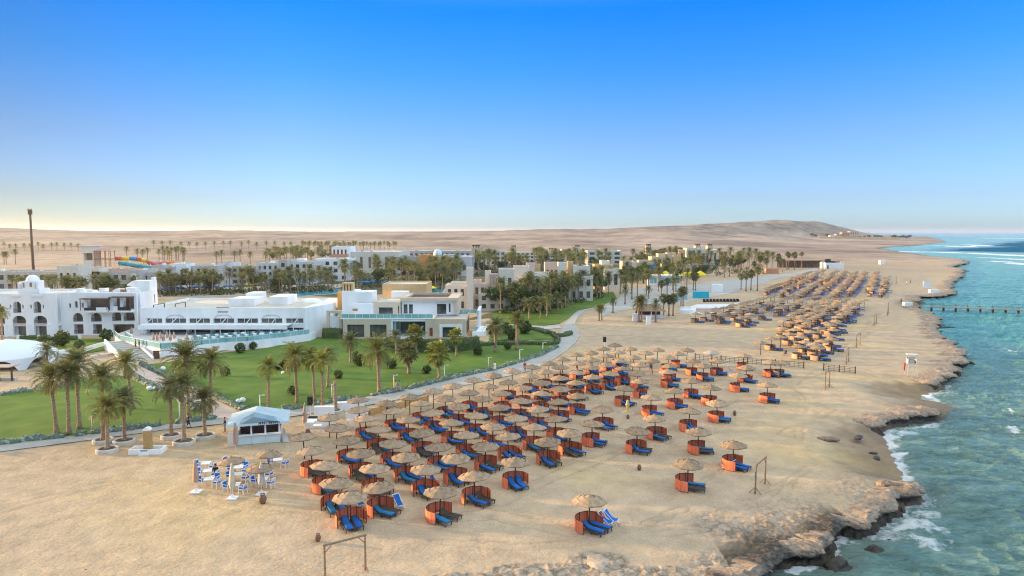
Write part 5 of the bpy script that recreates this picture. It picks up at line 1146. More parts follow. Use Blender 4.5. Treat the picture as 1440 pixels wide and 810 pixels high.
# ============================================================ hotel wings, villas and towers further back
def rows_holes(x0, x1, z0, floors, fh, n, kind='w', wfrac=.5, hfrac=.55, sill=.25):
    H = []; w = (x1 - x0) / n
    for f in range(floors):
        for k in range(n):
            c = x0 + w * (k + .5); H.append((c - w * wfrac / 2, c + w * wfrac / 2, z0 + f * fh + fh * sill, z0 + f * fh + fh * (sill + hfrac), kind if not isinstance(kind, str) or len(kind) == 1 else kind[(k + f) % len(kind)]))
    return H
qq = random.Random(31)
def place_block(name, label, cat, l, r, ytop, Y, depth, mat, floors=2, n=4, kind='w', group=None, extra=None, wf=.5, frame=DARKM, par=.5, base=0):
    """a block whose front spans picture columns l..r at depth Y, with its top at row ytop"""
    if name in ('hotel_wing', 'roof_turret'): Y += 26 if l < 222 else 42
    xa, xb = zx(l, 380, Y)[0], zx(r, 380, Y)[0]; h = zx(400, ytop, Y)[1]; c = (xa + xb) / 2; w = (xb - xa) / 2
    t = thing(name, label, cat, (c, Y, base), 0, group); fh = (h - par - .2) / max(1, floors)
    facade(t, -w, w, 0, h, 0, .35, mat, rows_holes(-w + .3, w - .3, .1, floors, fh, n, kind, wf) if floors else [], frame=frame)
    body(t, -w + .01, w - .01, .36 if 'b' not in kind and 'o' not in kind else 1.3, depth, 0, h - .003, mat, par=par)
    if 'b' in kind or 'o' in kind:
        MB().box(-w + .01, -w + .3, .36, 1.3, 0, h - par).box(w - .3, w - .01, .36, 1.3, 0, h - par).build('side_return', mat, t)
    if extra: extra(t, w, h, fh)
    if par > .3 and depth > 6 and w > 2:
        for k in range(2 + int(w / 5)): x_ = qq.uniform(-w + .8, w - 1.8); y_ = qq.uniform(2, depth - 2); MB().box(x_, x_ + qq.uniform(.7, 1.8), y_, y_ + qq.uniform(.7, 1.4), h - par, h + qq.uniform(-.1, .7)).build('roof_unit', qq.choice([WHITE, GREYP, CONC]), t)
    return t
def crenels(t, w, h, fh, mat=GREYP):
    m = MB(); k = -w + .2
    while k < w - .3: m.box(k, k + .45, .01, .34, h - .001, h + .4); k += .95
    m.build('battlement', mat, t)
def lattice(t, w, h, fh):
    for f in range(2):
        m = MB(); z = .3 + f * fh
        for k in range(12): x = -w + .4 + (2 * w - .8) * k / 11; m.box(x - .06, x + .06, -.9, -.8, z, z + fh * .75)
        m.box(-w + .3, w - .3, -.95, -.75, z + fh * .75, z + fh * .82); m.box(-w + .3, w - .3, -.95, -.75, z + fh * .33, z + fh * .4); m.box(-w + .3, w - .3, -.9, -.01, z - .1, z + .05); m.build('timber_balcony', WOODD, t)
GW = M('pale_grey_plaster', (.52,.51,.49), (.60,.59,.57), .5, 5, .85)
place_block('hotel_wing', 'long low grey hotel wing with battlements behind the domed white hotel', 'hotel', -40, 100, 382, 238, 14, GREYP, 2, 12, 'w', None, crenels, .55)
def arch_tower(t, w, h, fh):
    m = MB(); ap = arch_pts(-1.3, 1.3, h * .55, h * .86, 12); ar = arch_pts(-.95, .95, h * .55, h * .80, 12)
    for k in range(12): m.vprism([ap[k], ap[k+1], ar[k+1], ar[k]], -.2, -.004)
    m.build('arch_surround', WHITE, t); m = MB(); m.vprism(ar + [(.95, h * .35), (-.95, h * .35)], -.03, -.004); m.build('arch_window', GLASS, t)
for l, r, yt, lab, ex in [(98, 111, 381, 'grey hotel stair bay with a white pointed arch above the palms', arch_tower), (111, 180, 382, 'grey hotel wing with dark recessed windows between two arches', None), (180, 196, 380, 'grey hotel bay with a white ringed arch behind the tall end block', arch_tower),
                          (196, 222, 383, 'short grey hotel wing right of the ringed arch', None)]:
    place_block('hotel_wing', lab, 'hotel', l, r, yt, 232 if ex else 236, 14, GREYP, 0 if ex else 2, max(2, int((r - l) / 11)), 'w', None, ex, .6)
place_block('hotel_wing', 'grey hotel block with brown timber lattice balconies', 'hotel', 222, 244, 375, 236, 14, GREYP, 3, 2, 'w', None, lattice, .5, frame=WOODD)
place_block('hotel_wing', 'grey hotel block with a blue glazed stair strip', 'hotel', 244, 262, 378, 240, 14, GREYP, 3, 3, 'w')
place_block('hotel_wing', 'grey hotel block with three pointed arches above a balcony', 'hotel', 262, 306, 374, 242, 14, GREYP, 3, 4, 'wo', None, None, .45)
place_block('hotel_wing', 'white stepped hotel tower left of the dark balconies', 'hotel', 306, 321, 370, 250, 14, GW, 3, 2, 'w', None, crenels)
place_block('hotel_wing', 'pale hotel block with long dark timber balconies', 'hotel', 321, 360, 374, 254, 14, GREYP, 3, 3, 'b', None, None, .75, frame=WOODD)
place_block('hotel_wing', 'pale hotel block with white parapet above palms and shaded balconies', 'hotel', 360, 392, 370, 258, 14, GW, 3, 4, 'wb', None, None, .5, frame=WOODD)
place_block('hotel_wing', 'grey stepped hotel tower facing the pool', 'hotel', 392, 404, 365.5, 256, 14, GREYP, 3, 1, 'w', None, crenels)
place_block('hotel_wing', 'bluish white hotel block with stacked balconies behind the pool', 'hotel', 404, 442, 368, 260, 14, GW, 3, 4, 'bw', None, None, .55, frame=WOODD)
place_block('hotel_wing', 'white hotel block with stepped roof right of the pool', 'hotel', 442, 490, 364, 275, 16, WHITE, 3, 4, 'wb', None, None, .5, frame=WOODD)
for l, r, yt, Y, mat, lab in [(380, 392, 366, 262, GW, 'small white roof turret behind the hotel row'), (418, 428, 363.5, 268, WHITE, 'white roof turret left of the terracotta box')]:
    place_block('roof_turret', lab, 'turret', l, r, yt, Y + 6, 5, mat, 1, 1, 'w')
# main building with the blue dome
place_block('lobby_building', 'white building with dark windows on a terracotta base, left end of the main hotel', 'hotel', 467, 490, 347, 372, 18, WHITE, 3, 4, 'w')
place_block('lobby_building', 'terracotta box wall below the white windows of the main hotel', 'hotel', 466, 489, 357.5, 369, 2.8, TERRA, 0, 1)
place_block('lobby_building', 'long cream-roofed shed of the main hotel with blank walls', 'hotel', 490, 562, 354, 378, 40, CREAM, 1, 6, 'w', None, None, .3)
place_block('lobby_building', 'taller grey-roofed rear part of the main hotel', 'hotel', 560, 662, 352.5, 425, 30, GREYP, 2, 14, 'w', None, None, .55)
place_block('lobby_building', 'glowing orange wall beside the domed tower', 'hotel', 588, 611, 358.5, 366, 12, M('orange_plaster', (.62,.28,.10), (.70,.34,.13), .4), 0, 1)
place_block('lobby_building', 'shaded brown wall with a blue awning left of the orange wall', 'hotel', 556, 588, 361, 368, 12, GREYP, 1, 4, 'w')
place_block('lobby_building', 'pale wall right of the domed tower', 'hotel', 622, 636, 358.5, 364, 14, GW, 0, 1)
def twin(t, w, h, fh):
    for x in (-1.2, 1.4):
        m = MB(); m.vprism(arch_pts(x - .8, x + .8, 5.0, 6.3, 10) + [(x + .8, 3.2), (x - .8, 3.2)], -.06, -.004); m.build('arched_window', GLASS, t)
place_block('lobby_building', 'big plain bluish-grey wall with two small arched windows', 'hotel', 634, 664, 361, 352, 26, GW, 0, 1, 'w', None, twin)
Y = 362; t = thing('domed_tower', 'round brown tower topped with a pale blue dome', 'tower', (zx(615.6, 370, Y)[0], Y, 0)); hz = zx(0, 358, Y)[1]; m = MB(); m.smooth = True; m.lathe([(2.3, 0), (2.25, hz)], 24); m.build('shaft', SANDP, t); m = MB(); dome(m, 0, 0, hz, 2.35, 2.9, 22); m.build('dome', M('pale_blue_dome', (.55,.66,.72), None, rough=.5), t)
m = MB(); [m.box(x - .25, x + .25, -2.42, -2.0, z, z + 1) for x, z in ((-.7, hz - 2.2), (.9, hz - 4), (-.7, hz - 6.5))]; m.build('slit_window', GLASS, t)
def finials(t, w, h, fh):
    m = MB()
    for x in (-w * .7, 0, w * .6):
        m.box(x - .35, x + .35, 1, 1.7, h - .4, h + 1.5)
    m.box(-w, w, .8, 1.9, h + .9, h + 1.5); m.build('timber_finial', WOODD, t)
place_block('watch_tower', 'sand-coloured square tower with dark timber finials behind the plain grey wall', 'tower', 664, 675.5, 348, 388, 8, SANDP, 3, 1, 'w', None, finials, .3)
for l, r, yt, Y, n, lab in [(676, 711, 352.5, 470, 5, 'beige hotel block with grey window rows right of the timber-topped tower'), (712, 765, 354, 520, 8, 'long beige hotel block hidden behind the palm row'), (765, 826, 354.5, 540, 8, 'second long beige hotel block behind the palm row'),
                        (826, 874, 352.5, 480, 4, 'beige hotel block with four large dark bays'), (790, 846, 350.5, 640, 8, 'pinkish hotel block far behind the palm row')]:
    place_block('hotel_block', lab, 'hotel', l, r, yt, Y, 20, CREAM if l != 790 else SANDP, 3, n, 'w', None, None, .6)
for px, yt, Y, lab in [(722.5, 345, 520, 'beige tower with timber top over the palm row'), (812, 344.5, 560, 'brown-topped tower right of the palm row'), (775, 348, 560, 'small tower between the hotel blocks'), (912, 343, 520, 'dark-topped tower above the evergreen trees'),
                       (981, 342.5, 540, 'left tower of the twin timber finials'), (998, 342.5, 560, 'right tower of the twin timber finials')]:
    place_block('watch_tower', lab, 'tower', px - 3.5, px + 3.5, yt + 3, Y, 6, SANDP, 2, 1, 'w', None, finials, .3)
# beige villas by the promenade lawns
def vblocks(name, label, items, Y, mats, cat='villa', group=None):
    t = None
    for (l, r, yt, dy, depth, mi, fl, n) in items:
        xa, xb = zx(l, 400, Y + dy)[0], zx(r, 400, Y + dy)[0]; h = zx(400, yt, Y + dy)[1]
        if t is None: t = thing(name, label, cat, ((xa + xb) / 2, Y, 0), 0, group); ox = (xa + xb) / 2
        a, b = xa - ox, xb - ox; mt = mats[mi]
        H = rows_holes(a + .3, b - .3, .1, fl, (h - .5) / max(fl, 1), n, 'w', .5) if fl else []
        m = t; facade(m, a, b, 0, h, dy, .3, mt, H, frame=WOODD); body(m, a + .01, b - .01, dy + .31, dy + depth, 0, h - .003, mt, par=.35)
    return t
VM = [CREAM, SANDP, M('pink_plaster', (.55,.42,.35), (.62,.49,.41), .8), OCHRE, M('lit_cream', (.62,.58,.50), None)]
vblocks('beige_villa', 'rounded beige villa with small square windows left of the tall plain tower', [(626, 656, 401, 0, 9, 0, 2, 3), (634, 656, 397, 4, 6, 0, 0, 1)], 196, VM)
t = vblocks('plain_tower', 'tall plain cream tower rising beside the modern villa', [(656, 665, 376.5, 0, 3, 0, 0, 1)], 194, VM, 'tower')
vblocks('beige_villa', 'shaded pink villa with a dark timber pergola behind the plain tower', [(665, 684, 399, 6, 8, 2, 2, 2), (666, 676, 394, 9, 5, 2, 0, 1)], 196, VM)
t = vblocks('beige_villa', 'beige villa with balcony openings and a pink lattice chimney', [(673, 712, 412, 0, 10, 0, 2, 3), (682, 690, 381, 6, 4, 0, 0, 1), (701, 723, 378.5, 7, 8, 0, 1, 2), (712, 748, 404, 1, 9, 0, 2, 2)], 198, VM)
m = MB(); 
for k in range(6): m.box(-1.0 + k * .42, -.8 + k * .42, 5.2, 5.5, zx(0, 404, 203)[1], zx(0, 386, 203)[1])
m.box(-1.2, 1.5, 5.5, 8, 0, zx(0, 385, 204)[1]); m.build('lattice_chimney', VM[2], t)
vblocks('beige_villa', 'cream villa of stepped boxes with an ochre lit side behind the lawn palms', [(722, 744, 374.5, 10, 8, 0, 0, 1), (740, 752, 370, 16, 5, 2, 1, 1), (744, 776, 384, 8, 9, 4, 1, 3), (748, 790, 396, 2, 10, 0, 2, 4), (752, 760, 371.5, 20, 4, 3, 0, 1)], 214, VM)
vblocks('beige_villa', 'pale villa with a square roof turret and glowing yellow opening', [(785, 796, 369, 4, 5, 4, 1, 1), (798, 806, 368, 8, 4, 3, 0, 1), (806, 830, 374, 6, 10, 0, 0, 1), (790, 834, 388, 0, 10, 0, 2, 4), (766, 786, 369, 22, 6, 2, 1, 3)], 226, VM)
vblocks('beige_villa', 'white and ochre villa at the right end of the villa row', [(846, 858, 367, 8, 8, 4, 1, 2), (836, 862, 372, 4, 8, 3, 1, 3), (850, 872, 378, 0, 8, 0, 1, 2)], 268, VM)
vblocks('desert_house', 'plain pink cube house behind the plaza palms', [(875, 893, 367.5, 0, 9, 2, 1, 2), (888, 894, 369, -1, 3, 0, 0, 1)], 330, VM, 'house')
vblocks('desert_house', 'low dome-shouldered sand house above the blue mural', [(893, 920, 369, 0, 10, 1, 1, 3), (898, 916, 366, 4, 8, 1, 0, 1)], 336, VM, 'house')
vblocks('desert_house', 'stepped castle-like sand house with ochre lit flank', [(916, 945, 361, 4, 10, 1, 2, 4), (925, 935, 356.5, 8, 6, 1, 1, 1), (938, 950, 355.5, 8, 6, 1, 1, 2), (946, 957, 359, 5, 6, 3, 0, 1), (930, 946, 371, -2, 6, 1, 1, 2)], 352, VM, 'house')
vblocks('desert_house', 'sand house with a shaded timber porch behind the yellow canopies', [(951, 972, 372, 0, 8, 1, 1, 4)], 330, VM, 'house')
vblocks('desert_house', 'cream house below the twin timber towers', [(965, 985, 349, 0, 10, 4, 2, 3), (955, 968, 351, 6, 8, 1, 1, 2), (985, 1008, 351, 4, 10, 4, 1, 4)], 470, VM, 'house')
# mural, bar and yellow canopies of the plaza
Yp = 318; t = thing('mural_wall', 'bright blue painted wall panel beside the plaza palms', 'wall', (zx(918, 380, Yp)[0], Yp, 0)); m = MB(); w = 9 * Yp / FOC / 2; m.box(-w, w, 0, .3, 2.0, zx(0, 372, Yp)[1]); m.build('panel', M('blue_paint', (.02,.20,.50), (.04,.30,.60), .8), t); MB().box(-w, w, .02, .3, 0, 1.998).build('base', SANDP, t)
Yb = 292; t = thing('plaza_bar', 'white flat-roofed bar pavilion with turquoise glazing under the palms', 'bar', (zx(935, 395, Yb)[0], Yb, 0)); w = zx(957, 395, Yb)[0] - zx(935, 395, Yb)[0]; hb = zx(0, 388, Yb)[1]
facade(t, -w, w, 0, hb, 0, .3, WHITE, [(-w + .3 + k * w * .5, -w + .1 + (k + 1) * w * .5 - .2, .9, hb - .7, 'w') for k in range(4)], frame=WMETAL, glass=GLASSB); body(t, -w + .01, w - .01, .31, 7, 0, hb - .4, WHITE, par=0); MB().box(-w - .8, w + .8, -1.4, 7.5, hb + .003, hb + .28).build('roof', WHITE, t)
for px, l, r, lab in [(936, 929, 943, 'leftmost yellow canopy behind the white plaza bar'), (950, 944, 956, 'second yellow canopy behind the white plaza bar'), (968, 957, 977, 'largest yellow canopy with two peaks'), (985, 978, 992, 'rightmost faded yellow canopy')]:
    Yc = 306; x = zx(px, 390, Yc)[0]; w = (r - l) * Yc / FOC / 2; zt = zx(0, 380.5, Yc)[1]; ze = zx(0, 386.5, Yc)[1]; t = thing('yellow_canopy', lab, 'canopy', (x, Yc, 0), 0, 'yellow canopies by the plaza bar')
    m = MB(); n = 8; vs = []
    for i in range(n + 1):
        for j in range(n + 1):
            u, v = i / n * 2 - 1, j / n * 2 - 1; r_ = max(abs(u), abs(v)); vs.append((u * w, v * w * .8, ze + (zt - ze) * (1 - r_) ** .75 - .35 * (1 - abs(u)) * (abs(v) > .99) * 0))
    m.add(vs, [(i*(n+1)+j, (i+1)*(n+1)+j, (i+1)*(n+1)+j+1, i*(n+1)+j+1) for i in range(n) for j in range(n)]); m.box(-w, w, -w * .8 - .03, -w * .8, ze - .5, ze + .01); m.box(-w, w, w * .8, w * .8 + .03, ze - .5, ze + .01); m.box(-w - .03, -w, -w * .8, w * .8, ze - .5, ze + .01); m.box(w, w + .03, -w * .8, w * .8, ze - .5, ze + .01); m.build('canvas', YELL, t)
    for sx in (-1, 1):
        for sy in (-1, 1): MB().box(sx * w * .96 - .06, sx * w * .96 + .06, sy * w * .76 - .06, sy * w * .76 + .06, 0, ze).build('post', WMETAL, t)
# pools
for lab, px, mat in [('curving turquoise pool behind the restaurant roof', [(404,412),(425,409.5),(445,407.5),(470,406.5),(486,408),(488,411.5),(470,413),(448,414.5),(425,416.5),(408,416)], CYAN), ('small bright pool basin seen between the restaurant roof blocks', [(386,417),(402,414),(406,418),(392,420)], CYAN),
                     ('small blue slide pool between palms behind the modern villa', [(588,413),(601,403.5),(626,404.5),(624,412),(604,416)], CYAN)]:
    t = thing('swimming_pool', lab, 'pool'); P = [G(x, y, .12) for x, y in px]; MB().prism(P, -.2, .12).build('water', mat, t); c = (sum(p[0] for p in P) / len(P), sum(p[1] for p in P) / len(P)); m = MB()
    for a, b in zip(P, P[1:] + P[:1]): m.bar((*a, .09), (*b, .09), .7, .18)
    m.build('coping', CONC, t)
UMB = MB(); UMB.lathe([(1.5, 1.95), (.9, 2.25), (.02, 2.6)], 10); UMB.lathe([(1.5, 1.95), (1.48, 1.75)], 10); UMB = UMB.mesh('canopy', M('blue_canopy', (.01,.14,.42), (.02,.20,.52), 1)); UMP = MB().tube([(0,0,0),(0,0,2.4)], .04, 6).mesh('pole', WMETAL)
for k, (px, py) in enumerate([(232,413),(240,413),(249,412.5),(257,413),(268,412),(276,411),(287,411),(295,410.5),(303,410.5),(318,410),(325,410),(374,405.5),(382,405),(391,405),(400,404.5),(410,404),(424,403),(440,402),(508,403),(516,403),(524,402),(541,404)]):
    t = thing('blue_parasol', 'blue pool parasol among the palms behind the restaurant' if px < 460 else 'blue pool parasol behind the ochre villa chimney', 'parasol', (*G(px, py), 0), 0, 'blue pool parasols'); put('canopy', UMB, t); put('pole', UMP, t)
t = thing('yellow_parasol', 'single yellow parasol on the pool terrace behind the restaurant', 'parasol', (*G(352, 408), 0)); m = MB(); m.lathe([(1.9, 2.3), (1.0, 2.8), (.02, 3.1)], 10); m.lathe([(1.9, 2.3), (1.88, 2.05)], 10); m.build('canopy', YELL, t); put('pole', UMP, t)
t = thing('yellow_parasol', 'yellow parasol by the slide pool behind the modern villa', 'parasol', (*G(606, 413), 0)); m = MB(); m.lathe([(2.0, 2.3), (1.0, 2.8), (.02, 3.1)], 10); m.lathe([(2.0, 2.3), (1.98, 2.05)], 10); m.build('canopy', YELL, t); put('pole', UMP, t)
sheet('pool_terrace', [(222,421),(330,416),(400,413),(480,404),(500,400),(480,399),(400,401),(300,406),(222,411)], .06, M('pool_paving', (.40,.33,.26), (.50,.42,.33), .3, 6))
sheet('garden_ground', [(480,418),(560,412),(660,412),(720,430),(690,440),(640,452),(700,446),(860,405),(900,390),(1000,385),(1010,372),(900,366),(760,368),(660,374),(480,385),(330,398),(330,410)], .05, M('garden_soil', (.05,.075,.02), (.16,.13,.08), .08, 7, .9, .5, 1))

# mast disguised as a palm, slide tower, slides
Ym = 330; t = thing('palm_mast', 'tall brown antenna mast disguised as a palm', 'mast', (zx(46.8, 378, Ym)[0], Ym, 0)); ht = zx(0, 297, Ym)[1]; m = MB(); m.smooth = True; m.tube([(0,0,0), (0,0,ht * .5), (0,0,ht)], [.66, .54, .44], 12); m.build('trunk', M('mast_brown', (.10,.07,.05), (.14,.10,.07), 1.2, 4, .9, .5, 4), t)
m = MB(); q = random.Random(4)
for k in range(16): frond(m, (0, 0, ht - .3), k * .39, R(q.choice([70, 45, 20])), q.uniform(1.6, 2.5), .5, 7, .14, .4)
m.mat(1)
for k in range(6): a = k * math.pi / 3; m.box(.75 * math.cos(a) - .18, .75 * math.cos(a) + .18, .75 * math.sin(a) - .18, .75 * math.sin(a) + .18, ht - 1.6, ht + .8)
m.build('antenna_crown', [M('brown_frond', (.15,.09,.04), None, rough=.8), M('antenna_brown', (.20,.12,.07), None)], t)
Ys = 285; f = lambda px: zx(px, 370, Ys)[0]; g = lambda py: zx(0, py, Ys)[1]
t = thing('slide_tower', 'cream water slide tower with a pavilion roof and shaded open decks', 'slide tower', (f(125), Ys, 0)); o = f(125); m = MB(); m.box(f(117) - o, f(132) - o, 0, 5, 0, g(366)); m.box(f(117) - o, f(119) - o, 0, 5, g(366), g(356)); m.box(f(130.5) - o, f(132) - o, 0, 5, g(366), g(356)); m.box(f(115) - o, f(132.5) - o, -.2, 5.2, g(356), g(346.5)); m.box(f(113) - o, f(134) - o, -.6, 5.6, g(346.5), g(345)); m.build('tower_wall', CREAM, t)
MB().box(f(119) - o, f(130.5) - o, 2, 4.9, g(366), g(356)).build('deck_shade', M('deck_brown', (.30,.20,.10), None), t); m = MB(); 
for px in (133, 140, 147, 153): m.box(f(px) - o - .1, f(px) - o + .1, .2, .4, 0, g(353)); m.box(f(px) - o - .1, f(px) - o + .1, 4.4, 4.6, 0, g(353))
m.build('pavilion_post', TERRA, t); m = MB(); a, b = f(131.5) - o, f(157) - o; m.add([(a, -.5, g(353)), (b, -.5, g(353)), (b, 5.5, g(353)), (a, 5.5, g(353)), (a + 1.5, 2.5, g(350)), (b - 2.5, 2.5, g(350))], [(0,1,5,4), (1,2,5), (2,3,4,5), (3,0,4), (3,2,1,0)]); m.build('pavilion_roof', M('pink_tile', (.45,.24,.20), (.52,.30,.25), 1), t)
MB().box(f(133) - o, f(155) - o, 0, 4.5, g(365), g(364)).build('pavilion_floor', WOODM, t)
SC = [M('slide_' + n, c, None, rough=.35) for n, c in (('red', (.55,.10,.06)), ('yellow', (.75,.48,.03)), ('blue', (.04,.25,.50)), ('teal', (.03,.33,.36)), ('orange', (.70,.22,.03)), ('pink', (.60,.25,.25)))]
for s_i, (lab, pts, cols) in enumerate([('water slide tube in bands of red, yellow and blue winding from the slide tower', [(158,364,2),(166,364,3),(175,364,4),(184,365,5),(193,366,4),(202,368,3),(208,371,2)], [0, 1, 2, 0, 1, 0]), ('teal water slide sloping down in front of the banded tube', [(170,370,-1),(182,371,-2),(196,373,-3),(208,374,-4),(222,376,-5)], [3, 3, 3, 3]), ('pink and orange water slide at the right end of the slides', [(206,372,4),(216,370,5),(226,370,5),(237,371,5)], [5, 5, 4])]):
    t = thing('water_slide', lab, 'water slide', (0, Ys, 0)); P = [(f(a), c, g(b)) for a, b, c in pts]
    m = MB(); m.smooth = True
    for k in range(len(P) - 1): m.cur = cols[k]; m.tube([P[k], P[k+1]], .85, 10)
    m.build('tube', SC, t)
    for k in range(0, len(P), 2): MB().tube([(P[k][0], P[k][1], 0), P[k]], .12, 6).build('support', WMETAL, t)
for l, r, yt, Y, mat, lab in [(80, 110, 374, 250, CREAM, 'low cream service building with a dark doorway below the slide tower'), (111, 140, 377, 262, CREAM, 'low cream changing block under the slides'), (150, 195, 378, 268, M('striped_red', (.50,.20,.14), (.62,.50,.42), 3), 'low striped stand beside the slides'), (213, 232, 373, 275, GREYP, 'small crenellated grey turret at the slide pool'), (238, 262, 371, 280, WHITE, 'white low roof block right of the orange slide')]:
    place_block('pool_building', lab, 'building', l, r, yt, Y, 8, mat, 1, max(2, int((r - l) / 9)), 'w', None, None, .4)

# ============================================================ groves
GROUPN = 'palms in the resort gardens'
def poly_pick(poly, q):
    while True:
        x = q.uniform(min(p[0] for p in poly), max(p[0] for p in poly)); y = q.uniform(min(p[1] for p in poly), max(p[1] for p in poly)); ins = False
        for i in range(len(poly)):
            (ax, ay), (bx_, by_) = poly[i], poly[(i + 1) % len(poly)]
            if (ay > y) != (by_ > y) and x < ax + (y - ay) / (by_ - ay) * (bx_ - ax): ins = not ins
        if ins: return x, y
qg = random.Random(77)
def grove(poly, n, hmin, hmax, lab, kind='mid', s=(.9, 1.25), sep=3.0):
    pts = []; tr = 0
    while len(pts) < n and tr < n * 40:
        tr += 1; px, py = poly_pick(poly, qg); x, y = G(px, py)
        if all((x - a) ** 2 + (y - b) ** 2 > sep * sep for a, b in pts): pts.append((x, y))
    for x, y in pts: palm((x, y), qg.uniform(hmin, hmax), kind, lab, GROUPN, qg.uniform(*s))
grove([(222,418),(330,415),(330,410),(222,412)], 16, 4.5, 8, 'palm in front of the grey arched hotel wings', s=(1.05, 1.35))
grove([(330,416),(470,411),(470,405),(330,409)], 28, 4.2, 8.2, 'palm in the row between pool and pale hotel blocks', s=(1.05, 1.35))
grove([(482,410),(640,412),(655,398),(640,388),(560,388),(500,390),(480,398)], 46, 6, 10, 'palm in the dense grove behind the modern villa', s=(1.15, 1.5))
grove([(698,442),(760,441),(800,432),(848,419),(836,411),(790,426),(720,434)], 32, 6, 9.5, 'palm in front of the beige villas by the promenade lawn', s=(1.05, 1.4), sep=2.4)
grove([(735,448),(760,452),(790,440),(775,434)], 6, 3.5, 5, 'low palm on the inner lawn left of the promenade bend', 'mid')
grove([(835,404),(880,402),(940,400),(1000,392),(1000,384),(930,386),(850,388)], 20, 6.5, 9, 'palm between the villas and the plaza bar', s=(1.1, 1.4))
grove([(960,385),(1060,385),(1075,374),(1000,368),(930,368),(870,372),(880,380)], 30, 7, 11, 'palm in the dense grove right of the plaza', s=(1.1, 1.5))
grove([(1000,393),(1050,392),(1120,383),(1130,376),(1080,378),(1010,386)], 16, 6, 10, 'fan palm in the thin row above the far parasols', 'fan', (1.0, 1.4), 4)
grove([(0,424),(60,424),(60,417),(0,417)], 4, 5, 7, 'palm behind the domed roof of the arched hotel'); grove([(66,424),(190,423),(190,416),(66,417)], 11, 4.5, 7, 'palm between the white hotel roofs and the grey wing', s=(1.1, 1.5))
grove([(850,428),(905,424),(985,404),(960,394),(860,398)], 18, 5, 8, 'palm on the plaza between the promenade and the white bar', s=(.95, 1.25))
grove([(985,386),(1078,386),(1095,375),(1000,373)], 16, 7, 11, 'tall palm at the beach edge of the plaza grove', s=(1.1, 1.5))
grove([(795,424),(868,412),(862,397),(790,404)], 16, 6, 9, 'palm at the right end of the beige villas', s=(1.1, 1.4))
stuffp = []
def far_palm(px, py, h, s): stuffp.append((*G(px, py), h, s))
for _ in range(16): px, py = poly_pick([(160,371),(285,372),(285,366),(160,366)], qg); far_palm(px, py, qg.uniform(7, 10), 1.2)
for _ in range(40): px, py = poly_pick([(372,372),(470,368),(470,361),(372,363)], qg); far_palm(px, py, qg.uniform(6, 9.5), 1.35)
for _ in range(14): px, py = poly_pick([(560,388),(660,390),(660,378),(560,376)], qg); far_palm(px, py, qg.uniform(6, 9), 1.3)
for _ in range(60): px, py = poly_pick([(665,390),(800,386),(860,384),(870,374),(760,370),(665,376)], qg); far_palm(px, py, qg.uniform(7, 11), 1.35)
for px in (6, 9, 22, 305, 312, 330, 338, 352): far_palm(px, 372, qg.uniform(7, 9), 1.2)
for k in range(12): far_palm(5 + k * 9.5 + qg.uniform(-2, 2), 354 + qg.uniform(-1, 1), qg.uniform(7, 9), 1.3)
for k in range(24): far_palm(216 + k * 12.2 + qg.uniform(-2.5, 2.5), 352.5 + qg.uniform(-.8, .8), qg.uniform(8, 10.5), 1.35)
for k in range(34): far_palm(425 + k * 4 + qg.uniform(-2, 2), 353.5 + qg.uniform(-1.2, 1.2), qg.uniform(8, 10), 1.4)
mb = MB(); mats = [LEAFG, DRYL, TRUNK, LEAF]; src = [PALM['mid', k] for k in range(4)]
for i, (x, y, h, s) in enumerate(stuffp):
    me = src[i % 4]; a = qg.uniform(0, 6); c, s_ = math.cos(a) * s, math.sin(a) * s; o = len(mb.v); mb.v += [(x + v.co.x * c - v.co.y * s_, y + v.co.x * s_ + v.co.y * c, h + v.co.z * s) for v in me.vertices]
    for pl in me.polygons: mb.f.append([o + q_ for q_ in pl.vertices]); mb.m.append([mats.index(me.materials[0]), 1, 2][pl.material_index]); mb.sm.append(False)
    mb.cur = 2; mb.tube([(x, y, -.5), (x, y, h)], [.3, .22], 5)
o = mb.build('distant_palms', mats); o['kind'] = 'stuff'; o['label'] = 'lines and belts of tiny distant palms along the desert road and before the far hotels'
print('palms', PCOUNT, len(stuffp))
for px, by, cy, kind, s, lab in [(842.5,451,434,'young',.85,'short palm with string lights, left of the promenade entrance pair'),(846,450,433,'young',.75,'short palm behind its twin at the promenade entrance'),(862,440,424,'young',.8,'young palm on the sand right of the promenade bend'),(898.5,453,427,'date',1.05,'lit palm with thick trunk by the thatched beach hut'),
    (902,453,423,'date',.9,'palm right behind the lit palm by the thatched hut'),(922,453,428,'mid',.8,'palm at the right corner of the thatched beach hut'),(879,428,408,'mid',.8,'palm standing alone left of the plaza paving'),(933,444,420,'fan',1.0,'left fan palm of three before the thatched hut terrace'),(940.5,444,421,'fan',.95,'middle fan palm of three before the thatched hut terrace'),
    (946.5,444,420,'fan',1.0,'right fan palm of three before the thatched hut terrace'),(957.5,433,411,'fan',1.0,'left of the two tall fan palms by the white lounge'),(960.5,432,409,'fan',1.0,'right of the two tall fan palms by the white lounge'),(912,420,407,'mid',.7,'small palm in the plaza centre'),(930,415,399,'fan',1.0,'fan palm before the white plaza bar'),(938,416,396,'fan',1.0,'tall fan palm at the middle of the white plaza bar'),
    (947,414,395,'mid',.9,'thick-trunked palm at the right of the white plaza bar'),(975,408,388,'fan',1.1,'left palm of the pair under the yellow canopies'),(978,409,389,'fan',1.1,'right palm of the pair under the yellow canopies'),(1042,407,389,'fan',1.0,'fan palm on the sand left of the far parasol rows'),(1049,409,388,'fan',1.0,'tall fan palm on the sand left of the far parasol rows'),(1056,408,385,'fan',1.1,'second tall fan palm beside the far parasol rows'),(1065,409,380,'fan',1.1,'tallest fan palm beside the far parasol rows')]:
    palm_px(px, by, cy, kind, lab, 'palms around the plaza', s)
